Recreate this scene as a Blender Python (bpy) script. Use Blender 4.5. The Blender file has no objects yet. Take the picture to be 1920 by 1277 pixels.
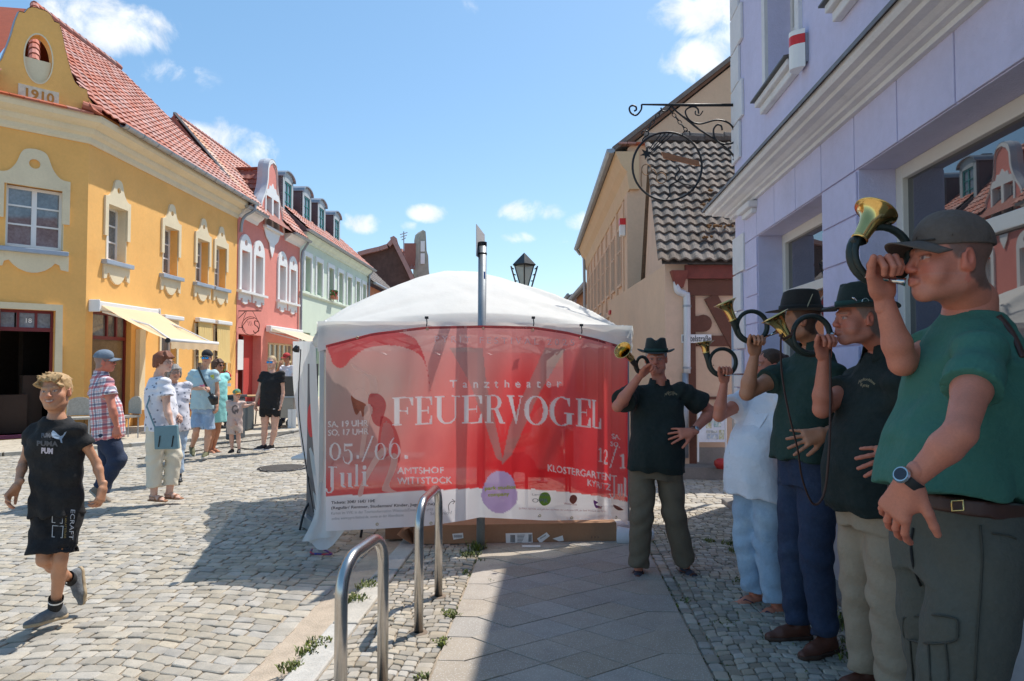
import bpy,math,random,bmesh
import numpy as np
from mathutils import Vector,Matrix,geometry,noise as mn
R=math.radians
random.seed(7)
sc=bpy.context.scene
COL=sc.collection
CAMH=1.55
PITCH=R(1.95)
cam_d=bpy.data.cameras.new('camera');cam=bpy.data.objects.new('camera',cam_d);COL.objects.link(cam)
cam.location=(0,0,CAMH);cam.rotation_euler=(R(90)+PITCH,0,0)
cam_d.sensor_width=36;cam_d.lens=24;cam_d.clip_start=.05;cam_d.clip_end=2000
sc.camera=cam
SUN_AZ=R(45)
SUN_EL=R(61.5)
sun_d=bpy.data.lights.new('sun','SUN');sun=bpy.data.objects.new('sun',sun_d);COL.objects.link(sun)
sun_d.energy=4.5;sun_d.angle=R(.53);sun_d.color=(1,.955,.88)
sdir=Vector((math.sin(SUN_AZ)*math.cos(SUN_EL),math.cos(SUN_AZ)*math.cos(SUN_EL),math.sin(SUN_EL)))
sun.rotation_euler=(-sdir).to_track_quat('-Z','Y').to_euler();sun.location=(20,20,40)
vs=sc.view_settings
sc.display_settings.display_device='sRGB'
vs.view_transform='Standard';vs.look='None';vs.exposure=0.2;vs.gamma=1;vs.use_curve_mapping=False
world=bpy.data.worlds.new('World');sc.world=world;world.use_nodes=True
def ray(px,py):
 dx=(px-960)/1280;dy=(638.5-py)/1280
 return Vector((dx,math.cos(PITCH)-dy*math.sin(PITCH),math.sin(PITCH)+dy*math.cos(PITCH)))
def P(px,py,Y):
 r=ray(px,py);t=Y/r.y
 return Vector((r.x*t,Y,CAMH+r.z*t))
def G(px,py,z=0):
 r=ray(px,py);t=(z-CAMH)/r.z
 return Vector((r.x*t,r.y*t,z))
def build_world():
 nt=world.node_tree;N=nt.nodes;L=nt.links
 N.clear()
 out=N.new('ShaderNodeOutputWorld');bg=N.new('ShaderNodeBackground');bg.inputs[1].default_value=.138
 sky=N.new('ShaderNodeTexSky');sky.sky_type='NISHITA';sky.sun_disc=False
 sky.sun_elevation=SUN_EL;sky.sun_rotation=SUN_AZ;sky.altitude=60
 sky.air_density=1.0;sky.dust_density=.7;sky.ozone_density=1.6
 tc=N.new('ShaderNodeTexCoord')
 def math_(op,a,b=None,clamp=False):
  n=N.new('ShaderNodeMath');n.operation=op;n.use_clamp=clamp
  for i,v in enumerate((a,b)):
   if v is None:continue
   if isinstance(v,(int,float)):n.inputs[i].default_value=v
   else:L.new(v,n.inputs[i])
  return n.outputs[0]
 sep=N.new('ShaderNodeSeparateXYZ');L.new(tc.outputs['Generated'],sep.inputs[0])
 clouds=[(200,45,110,48,1.05),(150,20,80,30,.8),(320,140,70,30,.62),(400,262,70,36,.95),(470,285,50,34,.85),(345,165,35,16,.6),(678,420,40,20,1),(808,400,38,17,1),(765,425,20,10,.6),(1000,395,62,24,1),(975,446,38,14,.9),(1058,450,18,10,.7),(1095,418,36,22,.9),(1325,25,90,38,1.1),(1305,112,70,40,1.1),(1350,60,60,60,.8),(1040,596,40,14,.8),(880,5,60,18,.3),(560,300,18,10,.5),(2300,250,260,70,1),(-350,330,200,70,1),(-700,-100,260,90,1)]
 tot=None
 for(px,py,hw,hh,a)in clouds:
  d=ray(px,py).normalized()
  rt=Vector((d.y,-d.x,0)).normalized();up=rt.cross(d)
  def dot(v,s):
   n=N.new('ShaderNodeVectorMath');n.operation='DOT_PRODUCT'
   L.new(tc.outputs['Generated'],n.inputs[0]);n.inputs[1].default_value=v*s;return n.outputs['Value']
  k=1280*ray(px,py).length
  x=dot(rt,k/hw);y=dot(up,k/hh)
  r2=math_('ADD',math_('MULTIPLY',x,x),math_('MULTIPLY',y,y))
  f=dot(d,1.0)
  m=math_('MULTIPLY',math_('SUBTRACT',1.0,math_('MULTIPLY',r2,.5),True),a)
  m=math_('MULTIPLY',m,math_('GREATER_THAN',f,0))
  tot=m if tot is None else math_('MAXIMUM',tot,m)
 zc=math_('MAXIMUM',sep.outputs[2],.06)
 comb=N.new('ShaderNodeCombineXYZ')
 L.new(math_('DIVIDE',sep.outputs[0],zc),comb.inputs[0]);L.new(math_('DIVIDE',sep.outputs[1],zc),comb.inputs[1])
 n1=N.new('ShaderNodeTexNoise');n1.inputs['Scale'].default_value=.9;n1.inputs['Detail'].default_value=3
 L.new(comb.outputs[0],n1.inputs['Vector'])
 gen=math_('MULTIPLY',math_('SUBTRACT',n1.outputs[0],.60,True),5.0,True)
 infr=math_('MULTIPLY',math_('GREATER_THAN',sep.outputs[1],.45),math_('LESS_THAN',sep.outputs[2],.62))
 gen=math_('MULTIPLY',gen,math_('SUBTRACT',1.0,infr))
 tot=math_('MAXIMUM',tot,gen)
 n2=N.new('ShaderNodeTexNoise');n2.inputs['Scale'].default_value=17;n2.inputs['Detail'].default_value=9;n2.inputs['Roughness'].default_value=.62
 n2.inputs['Distortion'].default_value=.35
 L.new(tc.outputs['Generated'],n2.inputs['Vector'])
 dens=math_('ADD',math_('MULTIPLY',tot,1.0),math_('MULTIPLY',math_('SUBTRACT',n2.outputs[0],.5),2.3))
 mr=N.new('ShaderNodeMapRange');mr.interpolation_type='SMOOTHSTEP'
 mr.inputs['From Min'].default_value=.38;mr.inputs['From Max'].default_value=1.15
 L.new(dens,mr.inputs['Value'])
 gate=math_('MULTIPLY',tot,3.0,True)
 fac=math_('MULTIPLY',math_('MULTIPLY',mr.outputs[0],gate),.88)
 n3=N.new('ShaderNodeTexNoise');n3.inputs['Scale'].default_value=30;n3.inputs['Detail'].default_value=5
 L.new(tc.outputs['Generated'],n3.inputs['Vector'])
 cr=N.new('ShaderNodeMapRange');cr.inputs['From Min'].default_value=.3;cr.inputs['From Max'].default_value=.7
 cr.inputs['To Min'].default_value=6.6;cr.inputs['To Max'].default_value=8.2
 L.new(n3.outputs[0],cr.inputs['Value'])
 cc=N.new('ShaderNodeCombineXYZ')
 L.new(math_('MULTIPLY',cr.outputs[0],.97),cc.inputs[0]);L.new(math_('MULTIPLY',cr.outputs[0],.985),cc.inputs[1]);L.new(cr.outputs[0],cc.inputs[2])
 ml=N.new('ShaderNodeMix');ml.data_type='RGBA'
 hz=N.new('ShaderNodeMix');hz.data_type='RGBA';hz.blend_type='ADD';hz.inputs[0].default_value=1
 L.new(sky.outputs[0],hz.inputs[6]);hz.inputs[7].default_value=(VEIL[0],VEIL[1],VEIL[2],1)
 L.new(fac,ml.inputs[0]);L.new(hz.outputs[2],ml.inputs[6]);L.new(cc.outputs[0],ml.inputs[7])
 L.new(ml.outputs[2],bg.inputs[0]);L.new(bg.outputs[0],out.inputs[0])
VEIL=(-.2,.6,1.0)
build_world()
_M={}
def srgb(h):
 h=h.lstrip('#');c=[int(h[i:i+2],16)/255 for i in(0,2,4)]
 return tuple(x/12.92 if x<=.04045 else((x+.055)/1.055)**2.4 for x in c)
def mat(name,col,rough=.7,metal=0.,var=.12,vs=2.5,bump=0.,bs=80,tint=0.,ior=1.5,spec=None,trans=None,attr=None,speck=None,coord='pos',sub=0,cells=None,sheen=0,col2=None,c2=(.55,.7),c2s=1.5):
 """procedural surface: base colour broken by noise, fine relief by bump; tint = per-piece variation"""
 if name in _M:return _M[name]
 m=bpy.data.materials.new(name);m.use_nodes=True;_M[name]=m
 nt=m.node_tree;N=nt.nodes;L=nt.links
 b=N['Principled BSDF']
 b.inputs['Roughness'].default_value=rough;b.inputs['Metallic'].default_value=metal;b.inputs['IOR'].default_value=ior
 if spec is not None:b.inputs['Specular IOR Level'].default_value=spec
 if sheen:b.inputs['Sheen Weight'].default_value=sheen;b.inputs['Sheen Roughness'].default_value=.6
 if sub:b.inputs['Subsurface Weight'].default_value=sub;b.inputs['Subsurface Radius'].default_value=(.012,.005,.003);b.inputs['Subsurface Scale'].default_value=1
 g=N.new('ShaderNodeNewGeometry');vec=g.outputs['Position']
 if coord=='obj':
  t=N.new('ShaderNodeTexCoord');vec=t.outputs['Object']
 def rgb(c):
  n=N.new('ShaderNodeRGB');n.outputs[0].default_value=(*c[:3],1);return n.outputs[0]
 def mul(ca,f):
  n=N.new('ShaderNodeVectorMath');n.operation='SCALE';L.new(ca,n.inputs[0])
  L.new(f,n.inputs['Scale'])if not isinstance(f,float)else setattr(n.inputs['Scale'],'default_value',f)
  return n.outputs[0]
 def noise_(s,d=5,r=.6):
  n=N.new('ShaderNodeTexNoise');n.inputs['Scale'].default_value=s;n.inputs['Detail'].default_value=d;n.inputs['Roughness'].default_value=r
  L.new(vec,n.inputs['Vector']);return n.outputs[0]
 def rmap(v,a,b_,c,d,cl=True):
  n=N.new('ShaderNodeMapRange');n.clamp=cl
  for i,q in zip(('From Min','From Max','To Min','To Max'),(a,b_,c,d)):n.inputs[i].default_value=q
  L.new(v,n.inputs['Value']);return n.outputs[0]
 if attr:
  a=N.new('ShaderNodeAttribute');a.attribute_name=attr;c=a.outputs['Color']
 else:c=rgb(col)
 if col2 is not None:
  mx=N.new('ShaderNodeMix');mx.data_type='RGBA'
  L.new(rmap(noise_(c2s,6,.65),c2[0],c2[1],0,1),mx.inputs[0]);L.new(c,mx.inputs[6]);mx.inputs[7].default_value=(*col2,1);c=mx.outputs[2]
 if var:c=mul(c,rmap(noise_(vs),.25,.75,1-var,1+var))
 if var:c=mul(c,rmap(noise_(vs*14,3),.3,.7,1-var*.45,1+var*.45))
 if tint:
  a=N.new('ShaderNodeAttribute');a.attribute_name='tint'
  o=N.new('ShaderNodeObjectInfo');ad=N.new('ShaderNodeMath');ad.operation='ADD'
  L.new(a.outputs['Fac'],ad.inputs[0]);L.new(o.outputs['Random'],ad.inputs[1])
  fr=N.new('ShaderNodeMath');fr.operation='FRACT';L.new(ad.outputs[0],fr.inputs[0])
  c=mul(c,rmap(fr.outputs[0],0,1,1-tint,1+tint))
  hs=N.new('ShaderNodeHueSaturation');f2=N.new('ShaderNodeMath');f2.operation='MULTIPLY_ADD'
  L.new(fr.outputs[0],f2.inputs[0]);f2.inputs[1].default_value=7.31;f2.inputs[2].default_value=.3
  f3=N.new('ShaderNodeMath');f3.operation='FRACT';L.new(f2.outputs[0],f3.inputs[0])
  L.new(rmap(f3.outputs[0],0,1,.7,1.35),hs.inputs['Saturation']);L.new(c,hs.inputs['Color']);c=hs.outputs[0]
 if speck:
  v=N.new('ShaderNodeTexVoronoi');v.inputs['Scale'].default_value=speck[0];L.new(vec,v.inputs['Vector'])
  mx=N.new('ShaderNodeMix');mx.data_type='RGBA';L.new(rmap(v.outputs['Distance'],speck[1]*.7,speck[1],.75,0),mx.inputs[0])
  L.new(c,mx.inputs[6]);mx.inputs[7].default_value=(*speck[2],1);c=mx.outputs[2]
 if cells:
  v=N.new('ShaderNodeTexVoronoi');v.feature='DISTANCE_TO_EDGE';v.inputs['Scale'].default_value=cells[0];L.new(vec,v.inputs['Vector'])
  mx=N.new('ShaderNodeMix');mx.data_type='RGBA';L.new(rmap(v.outputs['Distance'],cells[2],cells[2]*2.5,.8,0),mx.inputs[0])
  L.new(c,mx.inputs[6]);mx.inputs[7].default_value=(*cells[1],1);c=mx.outputs[2]
 L.new(c,b.inputs['Base Color'])
 if var and rough>.3:
  L.new(rmap(noise_(vs*6),.3,.7,max(.05,rough-.08),min(1,rough+.08)),b.inputs['Roughness'])
 if bump:
  bn=N.new('ShaderNodeBump');bn.inputs['Strength'].default_value=1;bn.inputs['Distance'].default_value=bump
  L.new(noise_(bs,4,.65),bn.inputs['Height']);L.new(bn.outputs[0],b.inputs['Normal'])
 if trans is not None:
  out=N['Material Output']
  tb=N.new('ShaderNodeBsdfTransparent');tl=N.new('ShaderNodeBsdfTranslucent');L.new(c,tl.inputs[0])
  m1=N.new('ShaderNodeMixShader');m1.inputs[0].default_value=trans[1];L.new(b.outputs[0],m1.inputs[1]);L.new(tl.outputs[0],m1.inputs[2])
  m2=N.new('ShaderNodeMixShader');m2.inputs[0].default_value=trans[0];L.new(m1.outputs[0],m2.inputs[1]);L.new(tb.outputs[0],m2.inputs[2])
  if len(trans)>2:tb.inputs[0].default_value=(*trans[2],1)
  L.new(m2.outputs[0],out.inputs[0])
 return m
class MB:
 def __init__(s):s.v=[];s.f=[];s.m=[];s.t=[]
 def add(s,vs_,fs,mi=0,tint=0.):
  o=len(s.v);s.v+=[tuple(x)for x in vs_];s.f+=[tuple(i+o for i in f)for f in fs];s.m+=[mi]*len(fs);s.t+=[tint]*len(fs)
  return s
 def hexa(s,p,mi=0,tint=0.):
  return s.add(p,[(3,2,1,0),(4,5,6,7),(0,1,5,4),(1,2,6,5),(2,3,7,6),(3,0,4,7)],mi,tint)
 def box(s,a,b,mi=0):
  (x0,y0,z0),(x1,y1,z1)=a,b
  return s.hexa([(x0,y0,z0),(x1,y0,z0),(x1,y1,z0),(x0,y1,z0),(x0,y0,z1),(x1,y0,z1),(x1,y1,z1),(x0,y1,z1)],mi)
 def obox(s,c,ax,ay,az,mi=0):
  c=Vector(c);ax=Vector(ax);ay=Vector(ay);az=Vector(az)
  q=[c-ax-ay-az,c+ax-ay-az,c+ax+ay-az,c-ax+ay-az,c-ax-ay+az,c+ax-ay+az,c+ax+ay+az,c-ax+ay+az]
  return s.hexa(q,mi)
 def fbox(s,F,s0,s1,d0,d1,z0,z1,mi=0):
  q=[F.p(a,d,z)for z in(z0,z1)for a,d in((s0,d0),(s1,d0),(s1,d1),(s0,d1))]
  return s.hexa(q,mi)
 def poly(s,pts,mi=0,holes=()):
  loops=[[Vector(p)for p in pts]]+[[Vector(p)for p in h]for h in holes]
  tr=geometry.tessellate_polygon(loops);allp=[p for l in loops for p in l]
  return s.add(allp,[t for t in tr],mi)
 def prism(s,F,pts,d0,d1,mi=0,holes=(),mi_side=None):
  ms=mi if mi_side is None else mi_side
  loops=[list(pts)]+[list(h)for h in holes]
  flat=[[Vector((a,b,0))for a,b in l]for l in loops]
  tr=geometry.tessellate_polygon(flat);n=sum(len(l)for l in loops);allp=[q for l in loops for q in l]
  V=[F.p(a,d1,z)for a,z in allp]+[F.p(a,d0,z)for a,z in allp]
  s.add(V,[t for t in tr]+[tuple(i+n for i in reversed(t))for t in tr],mi)
  o=0
  for l in loops:
   k=len(l);s.add(V,[(o+i,o+(i+1)%k,n+o+(i+1)%k,n+o+i)for i in range(k)],ms);o+=k
  return s
 def tube(s,pts,r,n=8,mi=0,caps=True,closed=False,up=None):
  pts=[Vector(p)for p in pts];k=len(pts);rs=r if isinstance(r,(list,tuple))else[r]*k
  V=[];prev=None
  for i in range(k):
   if closed:t=pts[(i+1)%k]-pts[i-1]
   else:t=pts[min(i+1,k-1)]-pts[max(i-1,0)]
   if t.length<1e-9:t=Vector((0,0,1))
   t.normalize()
   if prev is None:
    a=Vector((0,0,1))if abs(t.z)<.9 else Vector((1,0,0))
    if up is not None:a=Vector(up)
    x=t.cross(a).normalized()
   else:
    x=(prev-t*prev.dot(t));x=x.normalized()if x.length>1e-6 else t.orthogonal().normalized()
   prev=x;y=t.cross(x)
   rr=rs[i];rx,ry=rr if isinstance(rr,tuple)else(rr,rr)
   V+=[pts[i]+x*math.cos(j*2*math.pi/n)*rx+y*math.sin(j*2*math.pi/n)*ry for j in range(n)]
  Fc=[]
  for i in range(k if closed else k-1):
   a=i*n;b=((i+1)%k)*n
   Fc+=[(a+j,a+(j+1)%n,b+(j+1)%n,b+j)for j in range(n)]
  if caps and not closed:Fc+=[tuple(reversed(range(n))),tuple(range((k-1)*n,k*n))]
  return s.add(V,Fc,mi)
 def lathe(s,c,prof,n=24,mi=0,axis=(0,0,1),caps=True):
  c=Vector(c);ax=Vector(axis).normalized()
  return s.tube([c+ax*h for r_,h in prof],[max(r_,1e-4)for r_,h in prof],n,mi,caps)if False else s._lathe(c,ax,prof,n,mi,caps)
 def _lathe(s,c,ax,prof,n=24,mi=0,caps=True):
  x=ax.orthogonal().normalized();y=ax.cross(x);V=[]
  for r_,h in prof:
   V+=[c+ax*h+(x*math.cos(j*2*math.pi/n)+y*math.sin(j*2*math.pi/n))*max(r_,1e-4)for j in range(n)]
  k=len(prof)
  Fc=[(i*n+j,i*n+(j+1)%n,(i+1)*n+(j+1)%n,(i+1)*n+j)for i in range(k-1)for j in range(n)]
  if caps:Fc+=[tuple(reversed(range(n))),tuple(range((k-1)*n,k*n))]
  return s.add(V,Fc,mi)
 def grid(s,nu,nv,fn,mi=0,close_u=False):
  V=[fn(i/(nu if close_u else nu-1),j/(nv-1))for j in range(nv)for i in range(nu)]
  Fc=[]
  for j in range(nv-1):
   for i in range(nu if close_u else nu-1):
    i2=(i+1)%nu;Fc.append((j*nu+i,j*nu+i2,(j+1)*nu+i2,(j+1)*nu+i))
  return s.add(V,Fc,mi)
 def build(s,name,mats,parent=None,smooth=False,auto=None,tint=False,bevel=0,label=None,kind=None,loc=None):
  me=bpy.data.meshes.new(name)
  off=Vector((0,0,0))
  if parent is not None:off=wloc(parent)
  if loc is not None:off=Vector(loc)
  me.from_pydata([(v[0]-off.x,v[1]-off.y,v[2]-off.z)for v in s.v],[],s.f)
  if not isinstance(mats,(list,tuple)):mats=[mats]
  for m in mats:me.materials.append(m)
  if len(mats)>1:me.polygons.foreach_set('material_index',s.m)
  if tint:
   a=me.attributes.new('tint','FLOAT','FACE');a.data.foreach_set('value',s.t)
  if smooth or auto:me.polygons.foreach_set('use_smooth',[True]*len(me.polygons))
  me.update()
  if auto:
   try:me.set_sharp_from_angle(angle=R(auto))
   except Exception:pass
  return link(name,me,parent,bevel,label,kind,off if parent is None else None)
_WL={}
def wloc(o):return _WL.get(o.name,Vector((0,0,0)))
def link(name,me,parent=None,bevel=0,label=None,kind=None,loc=None):
 o=bpy.data.objects.new(name,me);COL.objects.link(o)
 _WL[o.name]=wloc(parent)if parent else(Vector(loc)if loc is not None else Vector((0,0,0)))
 if parent:o.parent=parent
 elif loc is not None:o.location=loc
 if bevel:
  b=o.modifiers.new('bevel','BEVEL');b.width=bevel;b.segments=2;b.limit_method='ANGLE';b.angle_limit=R(40)
 if label:o['label']=label
 if kind:o['kind']=kind
 return o
def thing(name,label,cat,loc=(0,0,0),group=None):
 o=bpy.data.objects.new(name,None);COL.objects.link(o);o.location=loc;o.empty_display_size=.2
 _WL[o.name]=Vector(loc)
 return tag(o,label,cat,group)
def tag(o,label,cat,group=None):
 o['label']=label;o['category']=cat
 if group:o['group']=group
 return o
class Frame:
 """vertical facade: O on the wall line, ang from +Y to +X; s along, d outwards (to the left of the direction by default)"""
 def __init__(s,O,ang,side=1):
  a=R(ang);s.O=Vector((O[0],O[1],0));s.a=Vector((math.sin(a),math.cos(a),0));s.n=Vector((-math.cos(a),math.sin(a),0))*side
 def p(s,a,d,z):return s.O+s.a*a+s.n*d+Vector((0,0,z))
 def hit(s,px,py,d=0):
  r=ray(px,py);n=s.n
  t=(s.O.dot(n)+d)/(r.x*n.x+r.y*n.y);w=r*t
  return((w.x-s.O.x)*s.a.x+(w.y-s.O.y)*s.a.y,CAMH+w.z)
def sweep(mb,path,prof,mi=0,closed_ends=True):
 """path: plan points, profile (d,z) offsets to the left-hand normal given by side of path; mitred"""
 k=len(path);path=[Vector((p[0],p[1]))for p in path];n=len(prof);V=[]
 for i in range(k):
  ns=[]
  if i>0:t=(path[i]-path[i-1]).normalized();ns.append(Vector((t.y,-t.x)))
  if i<k-1:t=(path[i+1]-path[i]).normalized();ns.append(Vector((t.y,-t.x)))
  m=sum(ns,Vector((0,0))).normalized();f=1/max(.3,m.dot(ns[0]))
  V+=[(path[i].x+m.x*d*f,path[i].y+m.y*d*f,z)for d,z in prof]
 Fc=[(i*n+j,i*n+(j+1)%n,(i+1)*n+(j+1)%n,(i+1)*n+j)for i in range(k-1)for j in range(n)]
 if closed_ends:Fc+=[tuple(reversed(range(n))),tuple(range((k-1)*n,k*n))]
 mb.add(V,Fc,mi);return mb
def wall(mb,F,s0,s1,z0,z1,ops,depth=.25,mi=0,mr=None,th=.3):
 """wall with real openings: ops = (s0,s1,z0,z1)"""
 mr=mi if mr is None else mr
 S=sorted({s0,s1,*[o[0]for o in ops],*[o[1]for o in ops]});Z=sorted({z0,z1,*[o[2]for o in ops],*[o[3]for o in ops]})
 S=[x for x in S if s0<=x<=s1];Z=[x for x in Z if z0<=x<=z1]
 for i in range(len(S)-1):
  for j in range(len(Z)-1):
   cs,cz=(S[i]+S[i+1])/2,(Z[j]+Z[j+1])/2
   if any(o[0]<cs<o[1]and o[2]<cz<o[3]for o in ops):continue
   q=[F.p(S[i],0,Z[j]),F.p(S[i+1],0,Z[j]),F.p(S[i+1],0,Z[j+1]),F.p(S[i],0,Z[j+1])]
   mb.add(q,[(0,1,2,3)],mi)
   q=[F.p(S[i],-th,Z[j]),F.p(S[i+1],-th,Z[j]),F.p(S[i+1],-th,Z[j+1]),F.p(S[i],-th,Z[j+1])]
   mb.add(q,[(3,2,1,0)],mi)
 for o in ops:
  c=[(o[0],o[2]),(o[1],o[2]),(o[1],o[3]),(o[0],o[3])]
  for i in range(4):
   a,b=c[i],c[(i+1)%4]
   mb.add([F.p(a[0],0,a[1]),F.p(b[0],0,b[1]),F.p(b[0],-th,b[1]),F.p(a[0],-th,a[1])],[(0,1,2,3)],mr)
 for(a,b,c,d)in((s0,z0,s1,z0),(s1,z0,s1,z1),(s1,z1,s0,z1),(s0,z1,s0,z0)):
  mb.add([F.p(a,0,b),F.p(c,0,d),F.p(c,-th,d),F.p(a,-th,b)],[(0,1,2,3)],mi)
 return mb
def window(F,s0,s1,z0,z1,parent,fm,gm,d=-.2,fw=.055,cols=1,rows=(),mull=.05,name='window',pane='pane'):
 """frame mesh with every pane a sub-part; rows = heights of bars as fractions (per column)"""
 mb=MB()
 t=.06
 for(a,b,c,e)in((s0,s0+fw,z0,z1),(s1-fw,s1,z0,z1),(s0+fw,s1-fw,z0,z0+fw),(s0+fw,s1-fw,z1-fw,z1)):
  mb.fbox(F,a,b,d-t,d,c,e)
 w=(s1-s0-2*fw-(cols-1)*mull)/cols;h=z1-z0-2*fw
 cells=[]
 for i in range(cols):
  a=s0+fw+i*(w+mull)
  if i:mb.fbox(F,a-mull,a,d-t,d,z0+fw,z1-fw)
  zs=[z0+fw]+[z0+fw+h*r for r in rows]+[z1-fw]
  for j,r in enumerate(rows):mb.fbox(F,a,a+w,d-t,d-.004,zs[j+1]-.017,zs[j+1]+.017)
  for j in range(len(zs)-1):cells.append((a,a+w,zs[j]+(.017 if j else 0),zs[j+1]-(.017 if j<len(zs)-2 else 0)))
 wo=mb.build(name,fm,parent)
 for(a,b,c,e)in cells:
  MB().fbox(F,a,b,d-.045,d-.03,c,e).build(pane,gm,wo)
 return wo
def text_mesh(body,size=1.,align='LEFT',shear=0,space=1.,bold=0.):
 """built-in font outlines as flat faces: returns verts (x,y), faces"""
 cu=bpy.data.curves.new('t','FONT');cu.body=body;cu.size=size;cu.align_x=align;cu.shear=shear;cu.space_character=space
 cu.resolution_u=3;cu.offset=bold*size
 o=bpy.data.objects.new('t',cu);COL.objects.link(o)
 dg=bpy.context.evaluated_depsgraph_get();me=o.evaluated_get(dg).to_mesh()
 v=[(q.co.x,q.co.y)for q in me.vertices];f=[tuple(p.vertices)for p in me.polygons]
 o.evaluated_get(dg).to_mesh_clear();bpy.data.objects.remove(o);bpy.data.curves.remove(cu)
 return v,f
def arc(cx,cy,r,a0,a1,n=16,ry=None):
 ry=r if ry is None else ry
 return[(cx+r*math.cos(R(a0+(a1-a0)*i/n)),cy+ry*math.sin(R(a0+(a1-a0)*i/n)))for i in range(n+1)]
def catmull(pts,n=6,closed=False):
 pts=[Vector(p)for p in pts];out=[];k=len(pts)
 for i in range(k if closed else k-1):
  p0=pts[i-1]if(i or closed)else pts[0];p1=pts[i];p2=pts[(i+1)%k];p3=pts[(i+2)%k]if(closed or i+2<k)else pts[-1]
  for j in range(n):
   t=j/n;out.append(.5*((2*p1)+(p2-p0)*t+(2*p0-5*p1+4*p2-p3)*t*t+(3*p1-p0-3*p2+p3)*t**3))
 if not closed:out.append(pts[-1])
 return out
# ================================================================== palette
SAND=(.40,.33,.25)
m_sand=mat('joint_sand',SAND,.95,var=.22,vs=6,bump=.004,bs=160,col2=(.26,.21,.16),c2=(.5,.75),c2s=4)
m_cob=mat('cobble_granite',(.385,.345,.285),.8,var=.2,vs=9,bump=.0025,bs=140,tint=.19,speck=(260,.28,(.24,.23,.22)))
m_mos=mat('mosaic_stone',(.37,.325,.265),.85,var=.15,vs=12,bump=.002,bs=160,tint=.3)
m_slab=mat('concrete_slab',(.36,.315,.265),.85,var=.12,vs=5,bump=.0012,bs=220,tint=.07,speck=(95,.26,(.62,.6,.57)),col2=(.22,.20,.18),c2=(.55,.8),c2s=2.2)
m_kerb=mat('kerb_granite',(.44,.41,.36),.8,var=.2,vs=7,bump=.004,bs=60,tint=.12,speck=(300,.3,(.25,.24,.23)))
m_far=mat('far_paving',(.37,.345,.305),.85,var=.2,vs=5,bump=.012,bs=30,cells=(8.5,(.17,.14,.11),.035))
m_pavl=mat('old_pavement',(.48,.42,.33),.85,var=.16,vs=3,bump=.004,bs=40,cells=(5,(.30,.25,.19),.02))
m_ground=mat('earth',(.3,.26,.2),.95,var=.2,vs=1)
m_iron=mat('dark_iron',(.03,.03,.032),.5,.6,var=.1)
m_grass=mat('weed_green',(.15,.17,.05),.8,var=.5,vs=30,tint=.35)
ga=R(3.5);gd=Vector((math.sin(ga),math.cos(ga),0));gn=Vector((math.cos(ga),-math.sin(ga),0))
def UV(u,v,z=0):return gn*u+gd*v+Vector((0,0,z))
def toUV(p):return(p.x*gn.x+p.y*gn.y,p.x*gd.x+p.y*gd.y)
def proj(p):
 d=Vector((p[0],p[1],p[2]-CAMH));y=d.y*math.cos(PITCH)+d.z*math.sin(PITCH);z=-d.y*math.sin(PITCH)+d.z*math.cos(PITCH)
 return(960+1280*d.x/max(y,.01),638.5-1280*z/max(y,.01))
SWZ=.055
gmb=MB();gmb.add([(-260,-120,-.12),(260,-120,-.12),(260,400,-.12),(-260,400,-.12)],[(0,1,2,3)])
gmb.build('ground',m_ground,kind='structure')
g=MB();g.add([UV(-60,-40,-.012),UV(-1.28,-40,-.012),UV(-1.28,7.3,-.012),UV(60,7.3,-.012),UV(60,14.2,-.012),UV(-60,14.2,-.012)],[(0,1,2,3,4,5)])
street=g.build('street',m_sand,kind='structure')
g=MB();g.add([UV(-60,14.2,-.004),UV(60,14.2,-.004),UV(60,200,-.004),UV(-60,200,-.004)],[(0,1,2,3)])
g.build('road',m_far,kind='structure')
def stone(mb,c4,z0,z1,jit,dome=.004,gap=.006,cut=.11):
 """one paving stone with worn corners from four plan corners"""
 c=[Vector((p[0],p[1]))for p in c4];ctr=sum(c,Vector((0,0)))/4
 c=[q+Vector((random.uniform(-jit,jit),random.uniform(-jit,jit)))for q in c]
 c=[q+(ctr-q).normalized()*gap for q in c]
 o=[]
 for i in range(4):
  a,b,d=c[i-1],c[i],c[(i+1)%4]
  k=cut*random.uniform(.6,1.4)
  o+=[b+(a-b)*k,b+(d-b)*k]
 zt=z1+random.uniform(-.004,.004);tx,ty=random.uniform(-.035,.035),random.uniform(-.035,.035)
 def zz(q):return zt+(q.x-ctr.x)*tx+(q.y-ctr.y)*ty
 ins=[q+(ctr-q)*.13 for q in o]
 V=[(q.x,q.y,z0)for q in o]+[(q.x,q.y,zz(q)-.004)for q in o]+[(q.x,q.y,zz(q))for q in ins]+[(ctr.x,ctr.y,zt+dome)]
 n=8
 Fc=[(i,(i+1)%n,n+(i+1)%n,n+i)for i in range(n)]+[(n+i,n+(i+1)%n,2*n+(i+1)%n,2*n+i)for i in range(n)]+[(2*n+i,2*n+(i+1)%n,3*n)for i in range(n)]
 mb.add(V,Fc,0,random.random())
def lay(stones,parent,name,many,m,z0,z1,jit,nind=300,**kw):
 """the stones that show largest one by one, the rest joined"""
 def size(c):
  q=[proj((p[0],p[1],z1))for p in c];cx=sum(a for a,b in q)/4;cy=sum(b for a,b in q)/4
  if not(-30<cx<1950 and 600<cy<1310):return 0
  return abs(sum(q[i-1][0]*q[i][1]-q[i][0]*q[i-1][1]for i in range(4)))
 stones=sorted(stones,key=lambda c:-size(c))
 for c in stones[:nind]:
  mb=MB();stone(mb,c,z0,z1,jit,**kw);mb.build(name,m,parent,tint=True)
 if len(stones)>nind:
  mb=MB()
  for c in stones[nind:]:stone(mb,c,z0,z1,jit,**kw)
  mb.build(many,m,parent,tint=True,kind='stuff')
st=[]
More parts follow.
